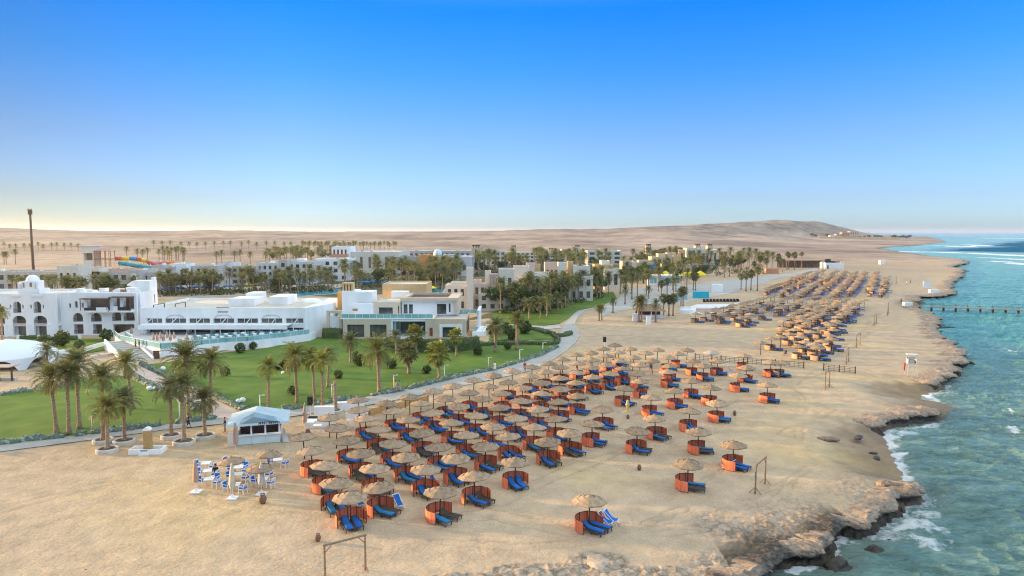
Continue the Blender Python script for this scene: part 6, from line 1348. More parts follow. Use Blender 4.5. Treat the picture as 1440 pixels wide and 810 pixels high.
# bushy evergreens among the palms
TREEM = []
for k in range(3):
    m = MB(); q = random.Random(90 + k)
    for j in range(9): leaf_blob(m, (q.uniform(-2.2, 2.2), q.uniform(-2.2, 2.2), q.uniform(3.2, 6.2)), q.uniform(1.2, 2), q.uniform(1.2, 2), q.uniform(.9, 1.6), 130, .55, k * 10 + j)
    TREEM.append(m.mesh('crown', LEAFB))
TTR = MB(); TTR.smooth = True; TTR.tube([(0,0,0), (.1,0,1.8), (0,.1,3.4)], [.24,.18,.12], 7); TTR.tube([(.1,0,1.8), (1.1,.4,3.6)], [.12,.06], 6); TTR.tube([(.05,0,2.1), (-1.0,-.3,3.9)], [.12,.06], 6); TTR = TTR.mesh('trunk', WOODD)
def tree(x, y, s, lab):
    t = thing('evergreen_tree', lab, 'tree', (x, y, 0), qg.uniform(0, 6), 'evergreen trees in the resort gardens'); put('crown', TREEM[qg.randrange(3)], t); put('trunk', TTR, t); t.scale = (s, s, s * qg.uniform(.85, 1.1))
for poly, n, lab in [([(225,418),(470,409),(470,404),(225,412)], 5, 'leafy tree in the belt before the hotel row'), ([(690,440),(850,418),(840,410),(700,432)], 16, 'leafy tree between the beige villas and the lawn'), ([(840,404),(1000,394),(1000,386),(840,396)], 24, 'leafy tree around the plaza bar'), ([(480,404),(640,408),(640,390),(500,390)], 12, 'dark evergreen tree among the palms behind the modern villa'), ([(670,388),(860,384),(860,374),(670,378)], 20, 'dark evergreen tree under the tall palm row'), ([(880,378),(1060,382),(1060,372),(900,368)], 24, 'dark evergreen tree in the grove right of the plaza'), ([(905,364),(960,362),(960,358),(905,360)], 14, 'dark evergreen tree behind the castle-like house'),
                     ([(70,422),(190,421),(190,417),(70,417)], 6, 'bushy tree between the white hotel roofs and the grey wing'), ([(380,368),(470,366),(470,362),(380,363)], 12, 'bushy tree in the dark belt behind the pale hotel row'), ([(230,414),(470,410),(470,406),(230,410)], 4, 'bushy tree between the pool and the hotel row'), ([(700,440),(760,446),(800,430),(770,428)], 7, 'round tree on the inner lawn by the beige villas')]:
    for _ in range(n): px, py = poly_pick(poly, qg); tree(*G(px, py), qg.uniform(.7, 1.15), lab)

# undergrowth of the gardens: one mass nobody could count
mb = MB(); qx = random.Random(123)
for poly, n, s0, s1 in [([(225,418),(470,411),(470,403),(225,410)], 130, 1.2, 2.8), ([(480,408),(650,408),(650,386),(490,388)], 120, 1.4, 3.0), ([(698,444),(770,438),(850,418),(840,408),(720,430)], 100, 1.0, 2.4), ([(860,400),(1010,388),(1080,386),(1080,372),(870,376)], 150, 1.2, 2.8), ([(665,390),(860,386),(870,374),(665,376)], 120, 1.8, 3.6), ([(60,424),(190,423),(190,416),(60,417)], 40, 1.0, 2.4)]:
    for k in range(n):
        x, y = G(*poly_pick(poly, qx)); s = qx.uniform(s0, s1); leaf_blob(mb, (x, y, s * .35), s * qx.uniform(.7, 1.2), s * qx.uniform(.7, 1.2), s * .6, 46, .55, k)
o = mb.build('garden_undergrowth', LEAFB); o['kind'] = 'stuff'; o['label'] = 'dense green undergrowth between the palms of the resort gardens'

# ============================================================ beach bar
Yk = G(364, 624)[1]; A_ = Vector((*G(333, 626.5), 0)); B_ = Vector((*G(394, 621.5), 0)); rz = math.atan2(B_.y - A_.y, B_.x - A_.x); W = (B_ - A_).length
t = thing('beach_bar', 'small white beach bar kiosk with a pale blue pitched roof and long counter', 'kiosk', tuple(A_), rz); D = 3.6; PANEL = M('bar_panel', (.46,.58,.60), (.54,.65,.66), .8, 3, .5); ROOFB = M('bar_roof', (.36,.46,.52), (.45,.54,.60), .6, 5, .6, .15, 4)
m = MB(); m.box(0, W, 0, .12, .02, .98); m.box(0, .12, .12, D, .02, .98); m.box(W - .12, W, .12, D, .02, .98); m.build('counter', PANEL, t); m = MB(); m.box(-.1, W + .1, -.18, .42, .982, 1.04); m.build('counter_top', WMETAL, t)
m = MB(); [m.box(W * k / 3 - .02, W * k / 3 + .02, -.012, -.002, .03, .97) for k in (1, 2)]; m.build('panel_joint', GREYP, t)
for k in range(4):
    x = .06 + (W - .12) * k / 3; MB().box(x - .08, x + .08, .02, .18, 1.042, 2.36).build('post', WMETAL, t)
MB().box(0, W, D - .12, D,   .02, 2.36).build('back_wall', BROWN, t); m = MB(); q = random.Random(2)
for z in (1.15, 1.6): m.box(.2, W - .2, D - .45, D - .13, z, z + .04)
m.build('shelf', WOODD, t); 
m = MB()
for k in range(26): x = .3 + (W - .6) * k / 25; m.cur = q.randrange(3); m.box(x - .05, x + .05, D - .4, D - .28, 1.19 + (k % 2) * .45, 1.4 + (k % 2) * .45)
m.build('bottles', [M('bottle_red', (.35,.05,.03), None, rough=.3), M('bottle_green', (.05,.16,.07), None, rough=.3), M('bottle_amber', (.35,.18,.04), None, rough=.3)], t)
ze, zr = 2.38, 3.2; x0, x1, y0, y1 = -.95, W + .95, -.42, D + .9; xa = W * .42; m = MB()
m.add([(x0, y0, ze), (x1, y0, ze), (x1, y1, ze), (x0, y1, ze), (xa, y0 + 1.9, zr), (xa, y1 - .4, zr)], [(0, 4, 5, 3), (1, 2, 5, 4), (0, 1, 4), (2, 3, 5), (3, 2, 1, 0)]); m.build('roof', ROOFB, t)
m = MB(); m.box(x0, x1, y0 - .03, y0, ze - .22, ze + .04); m.box(x0 - .03, x0, y0, y1, ze - .22, ze + .04); m.box(x1, x1 + .03, y0, y1, ze - .22, ze + .04); m.box(x0, x1, y1, y1 + .03, ze - .22, ze + .04); m.build('fascia', PANEL, t)
m = MB(); m.add([(.4, y0 - .02, ze + .05), (W - .2, y0 - .02, ze + .05), (xa, y0 - .02, ze + .75), (.4, y0 + .9, ze + .30), (W - .2, y0 + .9, ze + .30), (xa, y0 + 1.3, ze + .9)], [(0, 1, 2), (0, 2, 5, 3), (1, 4, 5, 2), (3, 5, 4)]); m.build('gable', M('gable_grey_blue', (.17,.27,.33), (.23,.33,.39), .8), t)
m = MB(); x = W * .52
for k, w in enumerate((.2, .2, .22, .2, 0, .22, .18, .2, .22, .2, .2)):
    if w: m.box(x, x + .05, y0 - .05, y0 - .031, ze - .15, ze + .12); m.box(x + w - .07, x + w - .02, y0 - .05, y0 - .031, ze - .15, ze + .12); m.box(x + .05, x + w - .07, y0 - .05, y0 - .031, ze + .06 if k % 2 else ze - .04, ze + .12 if k % 2 else ze + .02)
    x += w or .12
m.build('lettering', BLACK, t)
m = MB(); m.bar((W + .2, -.1, .01), (W + .2, 1.2, .9), .05); m.add([(W + .3, -.3, .02), (W + 1.0, -.3, .02), (W + .35, 2.2, .95), (W + .2, 2.2, .95)], [(0,1,2,3)]); m.add([(W + .3, -.3, .0), (W + 1.0, -.3, .0), (W + .35, 2.2, .93), (W + .2, 2.2, .93)], [(3,2,1,0)]); m.build('side_ramp', GREYP, t)
m = MB(); m.box(-.9, -.15, -.1, .6, .0, 1.0); m.box(-.85, -.2, -.05, .5, 1.0, 1.45); m.build('fridge', CREAM, t)

# ============================================================ dining set before the bar
TBL = MB(); TBL.box(-.42, .42, -.42, .42, .70, .745); TBL = (TBL.mesh('table_top', WHITE), None)
TLG = MB()
for x in (-.34, .34):
    for y in (-.34, .34): TLG.bar((x, y, 0), (x * .9, y * .9, .70), .05)
TLG.box(-.3, .3, -.02, .02, .28, .32); TLG = TLG.mesh('table_legs', CREAM)
CF = MB()
for x in (-.24, .24):
    for y in (-.24, .24): CF.bar((x * 1.1, y * 1.15, 0), (x, y, .43), .05)
CF.box(-.27, .27, -.26, .27, .40, .45)
for x in (-.26, .26): CF.bar((x, .25, .43), (x * .95, .36, .92), .05); CF.bar((x, -.24, .43), (x, -.24, .66), .045); CF.bar((x, -.26, .66), (x, .30, .68), .06, .03)
for k in range(4): CF.bar((-.25, .27 + k * .025, .54 + k * .12), (.25, .27 + k * .025, .54 + k * .12), .03, .06)
CF = CF.mesh('frame', WHITE); CC = MB(); CC.box(-.24, .24, -.24, .24, .453, .52); CC.bar((-.24, .25, .66), (.24, .25, .66), .07, .38); CC = CC.mesh('cushion', M('chair_blue', (.008,.13,.50), (.012,.17,.58), 2, 3, .8, vary=.15))
def din_chair(x, y, rz, lab): t = thing('dining_chair', lab, 'chair', (x, y, 0), rz, 'white dining chairs with blue cushions'); put('frame', CF, t); put('cushion', CC, t)
for i, (px, py, nch, lab) in enumerate([(290,661,2,'at the back of the left dining cluster'),(293,672,2,'in the middle of the left dining cluster'),(294.5,684,3,'nearest in the left dining cluster'),(330,656,2,'under the left straw canopy'),(336,667,3,'behind the middle folded parasol'),(335,677,2,'in the middle dining row'),(331,692,2,'at the foot of the middle folded parasol'),
                                   (371,647,1,'under the back straw canopy'),(391,656,2,'at the right end of the dining tables'),(368,672,2,'behind the right folded parasol'),(370,684,2,'nearest beside the right folded parasol')]):
    x, y = G(px, py); t = thing('dining_table', 'white square dining table ' + lab, 'table', (x, y, 0), .2, 'white dining tables on the sand'); put('table_top', TBL[0], t); put('table_legs', TLG, t)
    for k, a in enumerate([-.35, 2.9, 1.3][:nch]):
        ca, sa = math.cos(a), math.sin(a); din_chair(x + .82 * ca, y + .82 * sa, math.atan2(sa, ca) - math.pi / 2, ['right', 'left', 'back'][k] + ' white chair at the dining table ' + lab)
closed_parasol(*G(276, 692), 0, 3.0, FOLDT, 'folded pink-brown parasol at the left of the dining tables', 'folded parasols at the dining tables'); closed_parasol(*G(327, 701), 0, 3.1, M('cream_canvas', (.50,.44,.34), (.60,.54,.43), 3), 'folded cream parasol in the middle of the dining tables', 'folded parasols at the dining tables'); closed_parasol(*G(368, 695), 0, 2.9, M('grey_canvas', (.42,.40,.37), (.52,.50,.46), 3), 'folded grey-cream parasol at the right of the dining tables', 'folded parasols at the dining tables')
for px, py, lab in [(327, 641, 'straw canopy at the left of the dining tables below a folded top'), (376, 632, 'straw canopy at the back of the dining tables'), (367, 650, 'straw canopy before the back one over the dining tables')]:
    parasol(*G(px, py, PH + .48), 'shaggy ' + lab, 'straw canopies over the dining tables', s=.88, h=1.1)
for px, py, lab in [(332, 638, 'beside the beach bar counter'), (429, 607, 'behind the leftmost straw parasol')]: closed_parasol(*G(px, py), 0, 3.4, FOLDT, 'tall brown folded parasol ' + lab, 'folded parasols at the dining tables', False)

# ============================================================ wooden column fountain
x, y = G(207, 637); rz = .06; t = thing('column_fountain', 'wooden column with white cap standing in a low white trough', 'fountain', (x, y, 0), rz)
m = MB(); 
for a, b, c, d in ((-1.65, 1.65, -.55, -.40), (-1.65, 1.65, .75, .90), (-1.65, -1.50, -.40, .75), (1.50, 1.65, -.40, .75)): m.box(a, b, c, d, 0, .52)
m.box(-.5, .5, -.85, -.552, 0, .42); m.build('trough', WHITE, t); MB().box(-1.498, 1.498, -.398, .748, 0, .12).build('trough_floor', CONC, t); MB().box(-.38, .38, -.80, -.60, .43, .47).build('dark_slot', BLACK, t)
m = MB(); m.box(-.34, .34, -.05, .55, 0, 2.35); m.build('column', M('golden_wood', (.36,.22,.08), (.52,.34,.14), 4, 5, .7, .5, 16, stretch=(5,5,.7)), t); m = MB(); m.vprism([(-.36, 2.352)] + arch_pts(-.36, .36, 2.40, 2.68, 10) + [(.36, 2.352)], -.07, .57); m.build('cap', WHITE, t)
for x_ in (-.9, .85): MB().box(x_ - .25, x_ + .25, -.2, .2, .121, .30).build('spout_block', BLACK, t)

# ============================================================ music corner, white tables, screens
def speaker_pair(px, py, lab):
    x, y = G(px, py); t = thing('loudspeaker', 'black loudspeaker raised on a pole ' + lab, 'loudspeaker', (x, y, 0)); m = MB(); m.tube([(0,0,.0), (0,0,2.2)], .04, 8); m.box(-.35, .35, -.35, .35, 0, .06); m.build('stand', WMETAL, t)
    m = MB(); m.box(-.28, .28, -.25, .25, 2.2, 3.15); m.build('cabinet', BLACK, t); m = MB(); m.lathe([(.2, 0), (.12, .05), (.0, .06)], 14); o = m.build('cone', DARKM, t, (0, -.26, 2.55)); o.rotation_euler = (math.pi / 2, 0, 0)
speaker_pair(437, 594, 'beside the white cloth tables'); speaker_pair(850, 497, 'behind the back row of straw parasols')
def wbox(px, py, w, d, h, mat, name, lab, cat, z=0, rz=0.0):
    x, y = G(px, py); t = thing(name, lab, cat, (x, y, z), rz); m = MB(); m.box(-w/2, w/2, -d/2, d/2, 0, h); m.build('body', mat, t); m = MB(); m.box(-w/2 - .03, w/2 + .03, -d/2 - .03, d/2 + .03, h + .002, h + .045); m.build('top', mat, t); return t
o = wbox(440, 597, .95, .7, .9, BLACK, 'speaker_box', 'square black bass speaker on white ground sheet by the bar tables', 'loudspeaker'); wbox(456, 584.5, 2.4, .8, 1.15, WHITE, 'cloth_table', 'long white cloth table nearest the loudspeaker', 'table', rz=.06); wbox(492, 576.5, 3.6, .9, 1.0, WHITE, 'cloth_table', 'long white cloth table under the grey straw parasol', 'table', rz=.12)
wbox(450, 600, 3.0, 1.0, .8, WHITE, 'cloth_table', 'low wide white cloth table before the loudspeaker', 'table', rz=.05); wbox(502, 588, 2.6, .8, .7, WHITE, 'cloth_table', 'white cloth table with small dark vase on it', 'table', rz=.08)
def bar_table(px, py, lab):
    t = thing('bar_table', lab, 'table', (*G(px, py), 0), .1, 'tall white bar tables'); m = MB(); m.box(-.5, .5, -.45, .45, 1.05, 1.11); m.build('table_top', WHITE, t)
    m = MB()
    for a in (-.42, .42):
        for b in (-.38, .38): m.bar((a, b, 0), (a, b, 1.05), .05)
    m.box(-.42, .42, -.02, .02, .35, .40); m.build('table_legs', WMETAL, t)
bar_table(447, 611, 'tall white bar table beside the folded brown parasol'); bar_table(494, 603, 'tall white bar table before the small windbreak'); bar_table(436, 606, 'tall white bar table left of the folded brown parasol')
t = thing('fabric_screen', 'long low golden fabric screen along the promenade side of the parasols', 'screen'); P = gpts([(505,588),(520,584),(545,579),(570,572),(602,565)]); m = MB(); 
for a, b in zip(P, P[1:]): m.bar((*a, .5), (*b, .5), .05, .85)
m.build('fabric', M('golden_canvas', (.46,.30,.11), (.56,.38,.16), 1.5, 4, .85, .3, 8), t)
for p in P: MB().box(p[0] - .06, p[0] + .06, p[1] - .06, p[1] + .06, 0, 1.05).build('post', POLE, t)
# wooden beach frames
def post_frame(a, b, h, lab, brace=True):
    a, b = Vector((*a, 0)), Vector((*b, 0)); d = (b - a).normalized(); n = Vector((-d.y, d.x, 0)); t = thing('wooden_frame', lab, 'frame', tuple(a), 0, 'wooden beach frames'); m = MB(); m.tube([b - a + Vector((0,0,h)) + d * .12, Vector((0,0,h)) - d * .12], .075, 8); m.build('crossbeam', WOODM, t)
    for base, sg in ((Vector((0,0,0)), 1), (b - a, -1)):
        m = MB(); m.tube([base, base + Vector((0,0,h + .04))], [.085, .07], 8); m.build('post', WOODM, t); m = MB()
        m.tube([base + Vector((0,0,h - .55)), base + d * sg * .5 + Vector((0,0,h - .03))], .035, 6); m.build('brace', WOODM, t); m = MB()
        for s_ in ((n * .5), (-n * .5)): m.tube([base + Vector((0,0,.6)), base + s_], .03, 6)
        m.build('foot_stay', WOODM, t)
post_frame(G(456, 767, 2.45), G(513, 752.5, 2.45), 2.45, 'wooden crossbeam frame at the bottom edge of the picture'); post_frame(G(1062, 694), G(1075.7, 681), 2.55, 'wooden gate-like frame right of the front windbreaks')
post_frame(G(1160, 549), G(1166, 545), 2.6, 'wooden frame seen end-on near the short net fence'); post_frame(G(1190, 513), G(1193, 509), 2.6, 'wooden frame seen end-on left of the lifeguard chair'); post_frame(G(1204, 489.5), G(1209, 486), 2.6, 'wooden frame seen end-on beyond the front far cluster'); post_frame(G(1229, 459), G(1232, 456), 2.5, 'wooden frame seen end-on before the jetty head')
post_frame(G(1248, 444), G(1249, 441), 3.2, 'slim wooden frame at the jetty head'); post_frame(G(1260, 400), G(1261, 397), 3.0, 'wooden frame on the far beach near the rock shelf')
def net_fence(px, lab, h=1.05):
    P = gpts(px, 0); t = thing('net_fence', lab, 'fence', (0, 0, 0), 0, 'dark net fences'); m = MB()
    for z in (.18, .45, .75, h - .05):
        for a, b in zip(P, P[1:]): m.bar((*a, z), (*b, z), .045, .05)
    L_ = sum(math.hypot(b[0]-a[0], b[1]-a[1]) for a, b in zip(P, P[1:])); n = int(L_ / .75); a, b = P[0], P[-1]
    for k in range(n): x = a[0] + (b[0] - a[0]) * k / n; y = a[1] + (b[1] - a[1]) * k / n; m.box(x - .025, x + .025, y - .025, y + .025, .1, h)
    m.build('net', DARKM, t)
    for k in range(max(2, n // 5) + 1): u = k / max(2, n // 5); x = a[0] + (b[0] - a[0]) * u; y = a[1] + (b[1] - a[1]) * u; MB().box(x - .07, x + .07, y - .07, y + .07, 0, h + .15).build('post', WOODD, t)
net_fence([(977.5, 506), (1130, 518)], 'long dark net fence behind the red windbreaks'); net_fence([(1158, 521), (1202.5, 525.5)], 'short dark net fence on open sand left of the sea')

# ============================================================ lifeguard chair, jetty, rocks
FADED = M('faded_white_paint', (.50,.50,.47), (.60,.60,.57), 2)
x, y = G(1281, 528.5); t = thing('lifeguard_chair', 'tall white lifeguard chair with a roof near the water', 'lifeguard chair', (x, y, 0), -.3); m = MB()
for sx in (-1, 1):
    for sy in (-1, 1): m = MB(); m.bar((sx * .75, sy * .8, 0), (sx * .5, sy * .5, 2.0), .065); m.build('leg', FADED, t)
MB().box(-.65, .65, -.65, .65, 2.0, 2.1).build('platform', FADED, t); m = MB(); m.box(-.62, .62, .5, .56, 2.1, 3.0); m.box(-.62, -.56, -.5, .5, 2.1, 2.7); m.box(.56, .62, -.5, .5, 2.1, 2.7); m.box(-.4, .4, -.2, .4, 2.101, 2.5); m.build('seat', FADED, t)
m = MB(); [m.box(a - .04, a + .04, b - .04, b + .04, 2.1, 3.45) for a in (-.6, .6) for b in (-.6, .62)]; m.build('roof_post', FADED, t); MB().box(-.75, .85, -.75, .75, 3.45, 3.52).build('roof', FADED, t)
m = MB(); [m.bar((-.55 + .0, -.9 + k * .08, .3 + k * .4), (.55, -.9 + k * .08, .3 + k * .4), .05) for k in range(4)]; m.build('ladder', FADED, t)
t = thing('rescue_float', 'red rescue float hanging at the foot of the lifeguard chair', 'float', (*G(1271.5, 525), .5)); m = MB(); m.smooth = True; m.tube([(0,0,0), (0,0,.3), (0,0,1.1), (0,0,1.3)], [.06, .14, .14, .05], 8); m.build('foam', M('float_red', (.5,.03,.02), None, rough=.5), t); m = MB(); m.smooth = False; m.tube([(0,0,1.28), (.2,.1,1.5)], .015, 5); m.build('strap', WMETAL, t)
J0 = Vector((*G(1287, 431, .1), .1)); J1 = Vector((*G(1441, 436.5, .1), .1)); d = (J1 - J0).normalized(); J2 = J1 + d * 26; n_ = Vector((-d.y, d.x, 0)); t = thing('jetty', 'long narrow wooden jetty on dark piles running out over the turquoise water', 'jetty')
MB().bar(tuple(J0), tuple(J2), 1.7, .16).build('deck', WOODM, t); L_ = (J2 - J0).length; k = 1.2; mr = MB()
while k < L_:
    p = J0 + d * k; m = MB(); m.tube([(p.x, p.y, -3.2), (p.x, p.y, .0)], .30, 8); m.build('pile', M('dark_pile', (.035,.04,.045), (.07,.075,.075), 2), t); q = p + n_ * .8; r = p - n_ * .8
    m = MB(); m.tube([(q.x, q.y, .0), (q.x, q.y, 1.35)], .06, 6); m.tube([(r.x, r.y, .0), (r.x, r.y, .95)], .05, 6); m.build('rail_post', WOODD, t); k += 3.15
for s_ in (n_ * .8, -n_ * .8): mr.bar(tuple(J0 + s_ + Vector((0,0,.75))), tuple(J2 + s_ + Vector((0,0,.75))), .05)
mr.build('hand_rope', WOODD, t)
def rock(px, py, rx, ry, rz_, lab, mat, z=SEA, seed=1, group=None):
    x, y = G(px, py, z); bm = bmesh.new(); bmesh.ops.create_icosphere(bm, subdivisions=4, radius=1); q = random.Random(seed); sx = q.uniform(0, 50)
    for v in bm.verts:
        c = v.co.normalized(); a = np.array([c.x * 1.6 + sx]); b = np.array([c.y * 1.6 + c.z * 1.1 + sx]); f = 1 + .38 * float(fbm(a, b, 4, seed)[0]) + .10 * float(vnoise(a * 6, b * 6, seed + 3)[0]); v.co = c * f; v.co.x *= rx; v.co.y *= ry; v.co.z *= rz_
    me = bpy.data.meshes.new('rock'); bm.to_mesh(me); bm.free(); me.materials.append(mat); [setattr(p, 'use_smooth', True) for p in me.polygons]; o = put('rock', me, None, (x, y, z - .1), q.uniform(0, 6)); tag(o, lab, 'rock', group)
RKD = M('wet_rock', (.02,.018,.016), (.07,.055,.04), 2.5, 6, .6, .9, 6); RKB = M('brown_rock', (.16,.11,.075), (.30,.22,.155), 2, 7, .85, .9, 5)
rock(1230, 776, .85, .6, .5, 'brown rock rising from the near water', RKD, seed=3); rock(1178, 800, 1.25, .75, .8, 'dark wet boulder at the bottom of the picture beside the cliff', RKD, seed=4); rock(1253, 761, .5, .3, .2, 'small flat rock awash off the near cliff', RKD, seed=5)
rock(1366, 513, .8, .5, .55, 'dark pointed rock off the pale ledge', RKD, seed=6); rock(1322, 481, 1.4, .8, .45, 'dark rock at the foot of the second ledge', RKD, seed=7); rock(1334, 460.5, 1.8, .7, .35, 'flat dark reef rock awash before the jetty', RKD, seed=8); rock(1296, 427, 1.5, .9, .6, 'dark round rock beside the jetty head', RKD, seed=9); rock(1338, 414, 2.0, .8, .5, 'dark rock at the tip of the long ledge', RKD, seed=10)
rock(1246, 680, .75, .5, .4, 'reddish brown boulder at the head of the small cove', RKB, 0, 11); rock(1256, 683, .6, .5, .4, 'grey boulder beside the reddish one in the small cove', RKD, -.5, 12); rock(1207, 614, 1.0, .4, .15, 'dark flat stone on the wet sand of the cove', RKD, -.15, 13); rock(1233, 643, .7, .3, .14, 'dark stone at the waterline of the cove', RKD, -.75, 14); rock(1228, 636, .5, .3, .14, 'small dark stone at the waterline of the cove', RKD, -.7, 15)
rock(1165, 616, 1.2, .5, .22, 'pale low rock where sand meets the cove', RKB, 0, 16); rock(842, 792, 1.3, 1.0, .35, 'pale flat boulder half buried at the bottom edge', M('pale_rock', (.36,.28,.21), (.48,.38,.29), 2, 6, .9, .8, 6), -.05, 17)
rock(120, 800, .1, .1, .08, 'tiny dark stone on the open sand at the lower left', RKD, .05, 18)
# small bins and pots
def pot(px, py, lab, s=1.0, mat=None):
    t = thing('clay_pot', lab, 'pot', (*G(px, py), 0), 0, 'brown pots on the sand'); t.scale = (s, s, s); m = MB(); m.smooth = True; m.lathe([(.0, 0), (.15, 0), (.24, .18), (.26, .36), (.18, .52), (.14, .60), (.18, .64), (.14, .64), (.12, .56)], 14); m.build('jar', mat or M('clay', (.16,.09,.06), (.24,.14,.09), 4, 4, .85), t); MB().lathe([(.13, .58), (.0, .60)], 12).build('sand_fill', CONC, t)
pot(369.5, 708, 'brown pot on a stalk before the dining tables', 1.3); pot(447, 761, 'small brown pot on the sand above the bottom wooden frame', .9); pot(265.5, 626, 'small brown pot on the pebbled planter', .9); pot(883, 589, 'small brown pot right of the yellow sand figure', .8); pot(1033, 584, 'small brown pot right of the open sand parasols', .9); pot(899, 661, 'small dark pot on the open sand in front of the rows', .8); pot(433, 613, 'brown round pot by the tall folded parasol', 1.2); pot(938, 553, 'small brown pot among the right parasols', .8)
t = thing('sand_figure', 'yellow carved sand figure on a low mound between the parasols', 'sculpture', (*G(882.5, 581), 0)); m = MB(); m.smooth = True; m.lathe([(.75, 0), (.6, .2), (.25, .35), (.16, .8), (.30, 1.1), (.16, 1.35), (.18, 1.6), (.0, 1.75)], 12); m.build('figure', M('yellow_stone', (.52,.38,.17), (.60,.46,.22), 5), t); MB().lathe([(.95, -.02), (.85, .08), (.0, .09)], 14).build('mound', CONC, t)
wbox(1310, 417, .0 + 2.2, 1.2, 1.0, WHITE, 'white_crate', 'white covered crate on the long rock ledge', 'crate', -.2) if False else None

# ============================================================ plaza and stage between the beaches
Yh = G(915, 448)[1]; fx = lambda px: zx(px, 440, Yh)[0]; t = thing('thatched_hut', 'low thatched beach hut with white counter between the palms', 'hut', (fx(915), Yh, 0)); w = fx(936) - fx(915); m = MB(); m.add([(-w, -1.5, 2.1), (w, -1.5, 2.1), (w, 4.5, 2.1), (-w, 4.5, 2.1), (-w * .35, 1.5, 3.7), (w * .35, 1.5, 3.7)], [(0,1,5,4), (1,2,5), (2,3,4,5), (3,0,4), (3,2,1,0)]); m.build('thatch_roof', STRAW, t); MB().box(-w + .5, w - .5, .2, .5, 0, 1.0).build('counter', WHITE, t); MB().box(-w + .6, w - .6, 3.6, 3.8, 0, 2.08).build('back_wall', BROWN, t)
for x in (-w + .4, 0, w - .4): MB().box(x - .1, x + .1, -.9, -.7, 0, 2.1).build('post', WMETAL, t)
for px, py, w, d, h, mat, nm, lab, cat in [(912, 457, 1.2, .2, 2.2, WHITE, 'menu_board', 'white upright board beside the thatched hut', 'board'), (893.5, 452, 1.4, 1.2, 2.0, WHITE, 'white_booth', 'small white lattice booth left of the lit palm', 'booth'), (1007.5, 411, 4.2, 2.6, 3.0, WHITE, 'white_cabin', 'white cabin with a door at the stage side', 'cabin'), (965, 441, 3.4, 1.6, 1.0, WHITE, 'white_sofa', 'white lounge sofa nearest the thatched hut', 'sofa'), (975, 444.5, 1.7, 1.3, .7, WHITE, 'white_sofa', 'white lounge sofa with a dark cushion', 'sofa'),
                                   (964, 436, 3.0, 1.3, .9, WHITE, 'white_sofa', 'white lounge sofa at the back of the group', 'sofa'), (985.5, 419, 5.2, 2.0, 2.2, M('turquoise_paint', (.02,.42,.55), None, rough=.5), 'turquoise_bar', 'bright turquoise bar stand beside the stage', 'bar stand'), (991, 439, 4.5, 1.8, 1.1, VM[2], 'pink_bench', 'pink plastered bench block before the stage floor', 'bench'), (955, 421, 5.0, 2.0, 1.9, GLASSB, 'glass_kiosk', 'pale turquoise kiosk behind the white lounge', 'kiosk'),
                                   (1085, 384.5, 7, 3, 2.8, TERRA, 'brown_shed', 'brown timber shed among the thin palms', 'shed'), (1240, 371.5, 3.2, 3, 2.6, WHITE, 'small_white_hut', 'small white hut with a dark doorway on the far beach', 'hut'), (1343, 433, .1, .1, .1, WHITE, '', '', '')]:
    if nm: wbox(px, py, w, d, h, mat, nm, lab, cat)
sheet('stage_floor', [(955,436),(980,428),(1030,427),(1046,424),(1020,432),(1000,441),(975,443)], .10, M('white_floor', (.66,.66,.65), (.74,.74,.73), .5)); sheet('plaza_paving', [(838,431),(870,420),(880,408),(905,404),(960,402),(1000,396),(1050,391),(1120,383),(1150,376),(1150,380),(1090,392),(1030,412),(960,426),(900,432),(860,440),(846,446)], .055, M('plaza_tiles', (.36,.34,.31), (.44,.42,.385), .3, 6))
for k in range(11): x, y = G(990.5 + k * 4.7, 424.5 - k * .05); t = thing('black_armchair', 'black armchair in the row at the back of the white stage floor', 'armchair', (x, y, 0), 0, 'black armchairs by the stage floor'); m = MB(); m.box(-.42, .42, -.4, .4, 0, .42); m.build('seat', BLACK, t); m = MB(); m.box(-.42, .42, .25, .42, .422, .9); m.build('backrest', BLACK, t)
Yw = 424; fx = lambda px: zx(px, 372, Yw)[0]; t = thing('white_block', 'white walled block with dark machinery on its roof at the end of the beach', 'building', (fx(1174), Yw, 0)); w = fx(1187) - fx(1174); h = zx(0, 369.5, Yw)[1]; facade(t, -w, w, 0, h, 0, .3, WHITE, [(-w + 1, -w + 2, .1, h * .6, 'w')]); body(t, -w + .01, w - .01, .31, 8, 0, h - .003, WHITE); m = MB(); m.box(-w * .8, -w * .3, 2, 4, h - .4, h + 2.2); m.box(-w * .2, w * .3, 2, 5, h - .4, h + .9); m.build('roof_machinery', DARKM, t); MB().box(w * .35, w * .8, 3, 4, h - .4, h + 1.3).build('roof_tank', TERRA, t)
fx = lambda px: zx(px, 372, 440)[0]; t = thing('straw_pergola', 'long brown straw-roofed pergola left of the white block', 'pergola', (fx(1126), 440, 0)); w = fx(1157) - fx(1126); h = zx(0, 366, 440)[1]; m = MB(); m.box(-w, w, -3, 3, h - .35, h); m.build('straw_roof', STRAW, t); MB().box(-w, w, 2.6, 2.9, 0, h - .36).build('back_screen', WOODM, t)
for k in range(9): x = -w + 2 * w * k / 8; MB().box(x - .12, x + .12, -2.8, -2.56, 0, h - .352).build('post', WOODD, t)
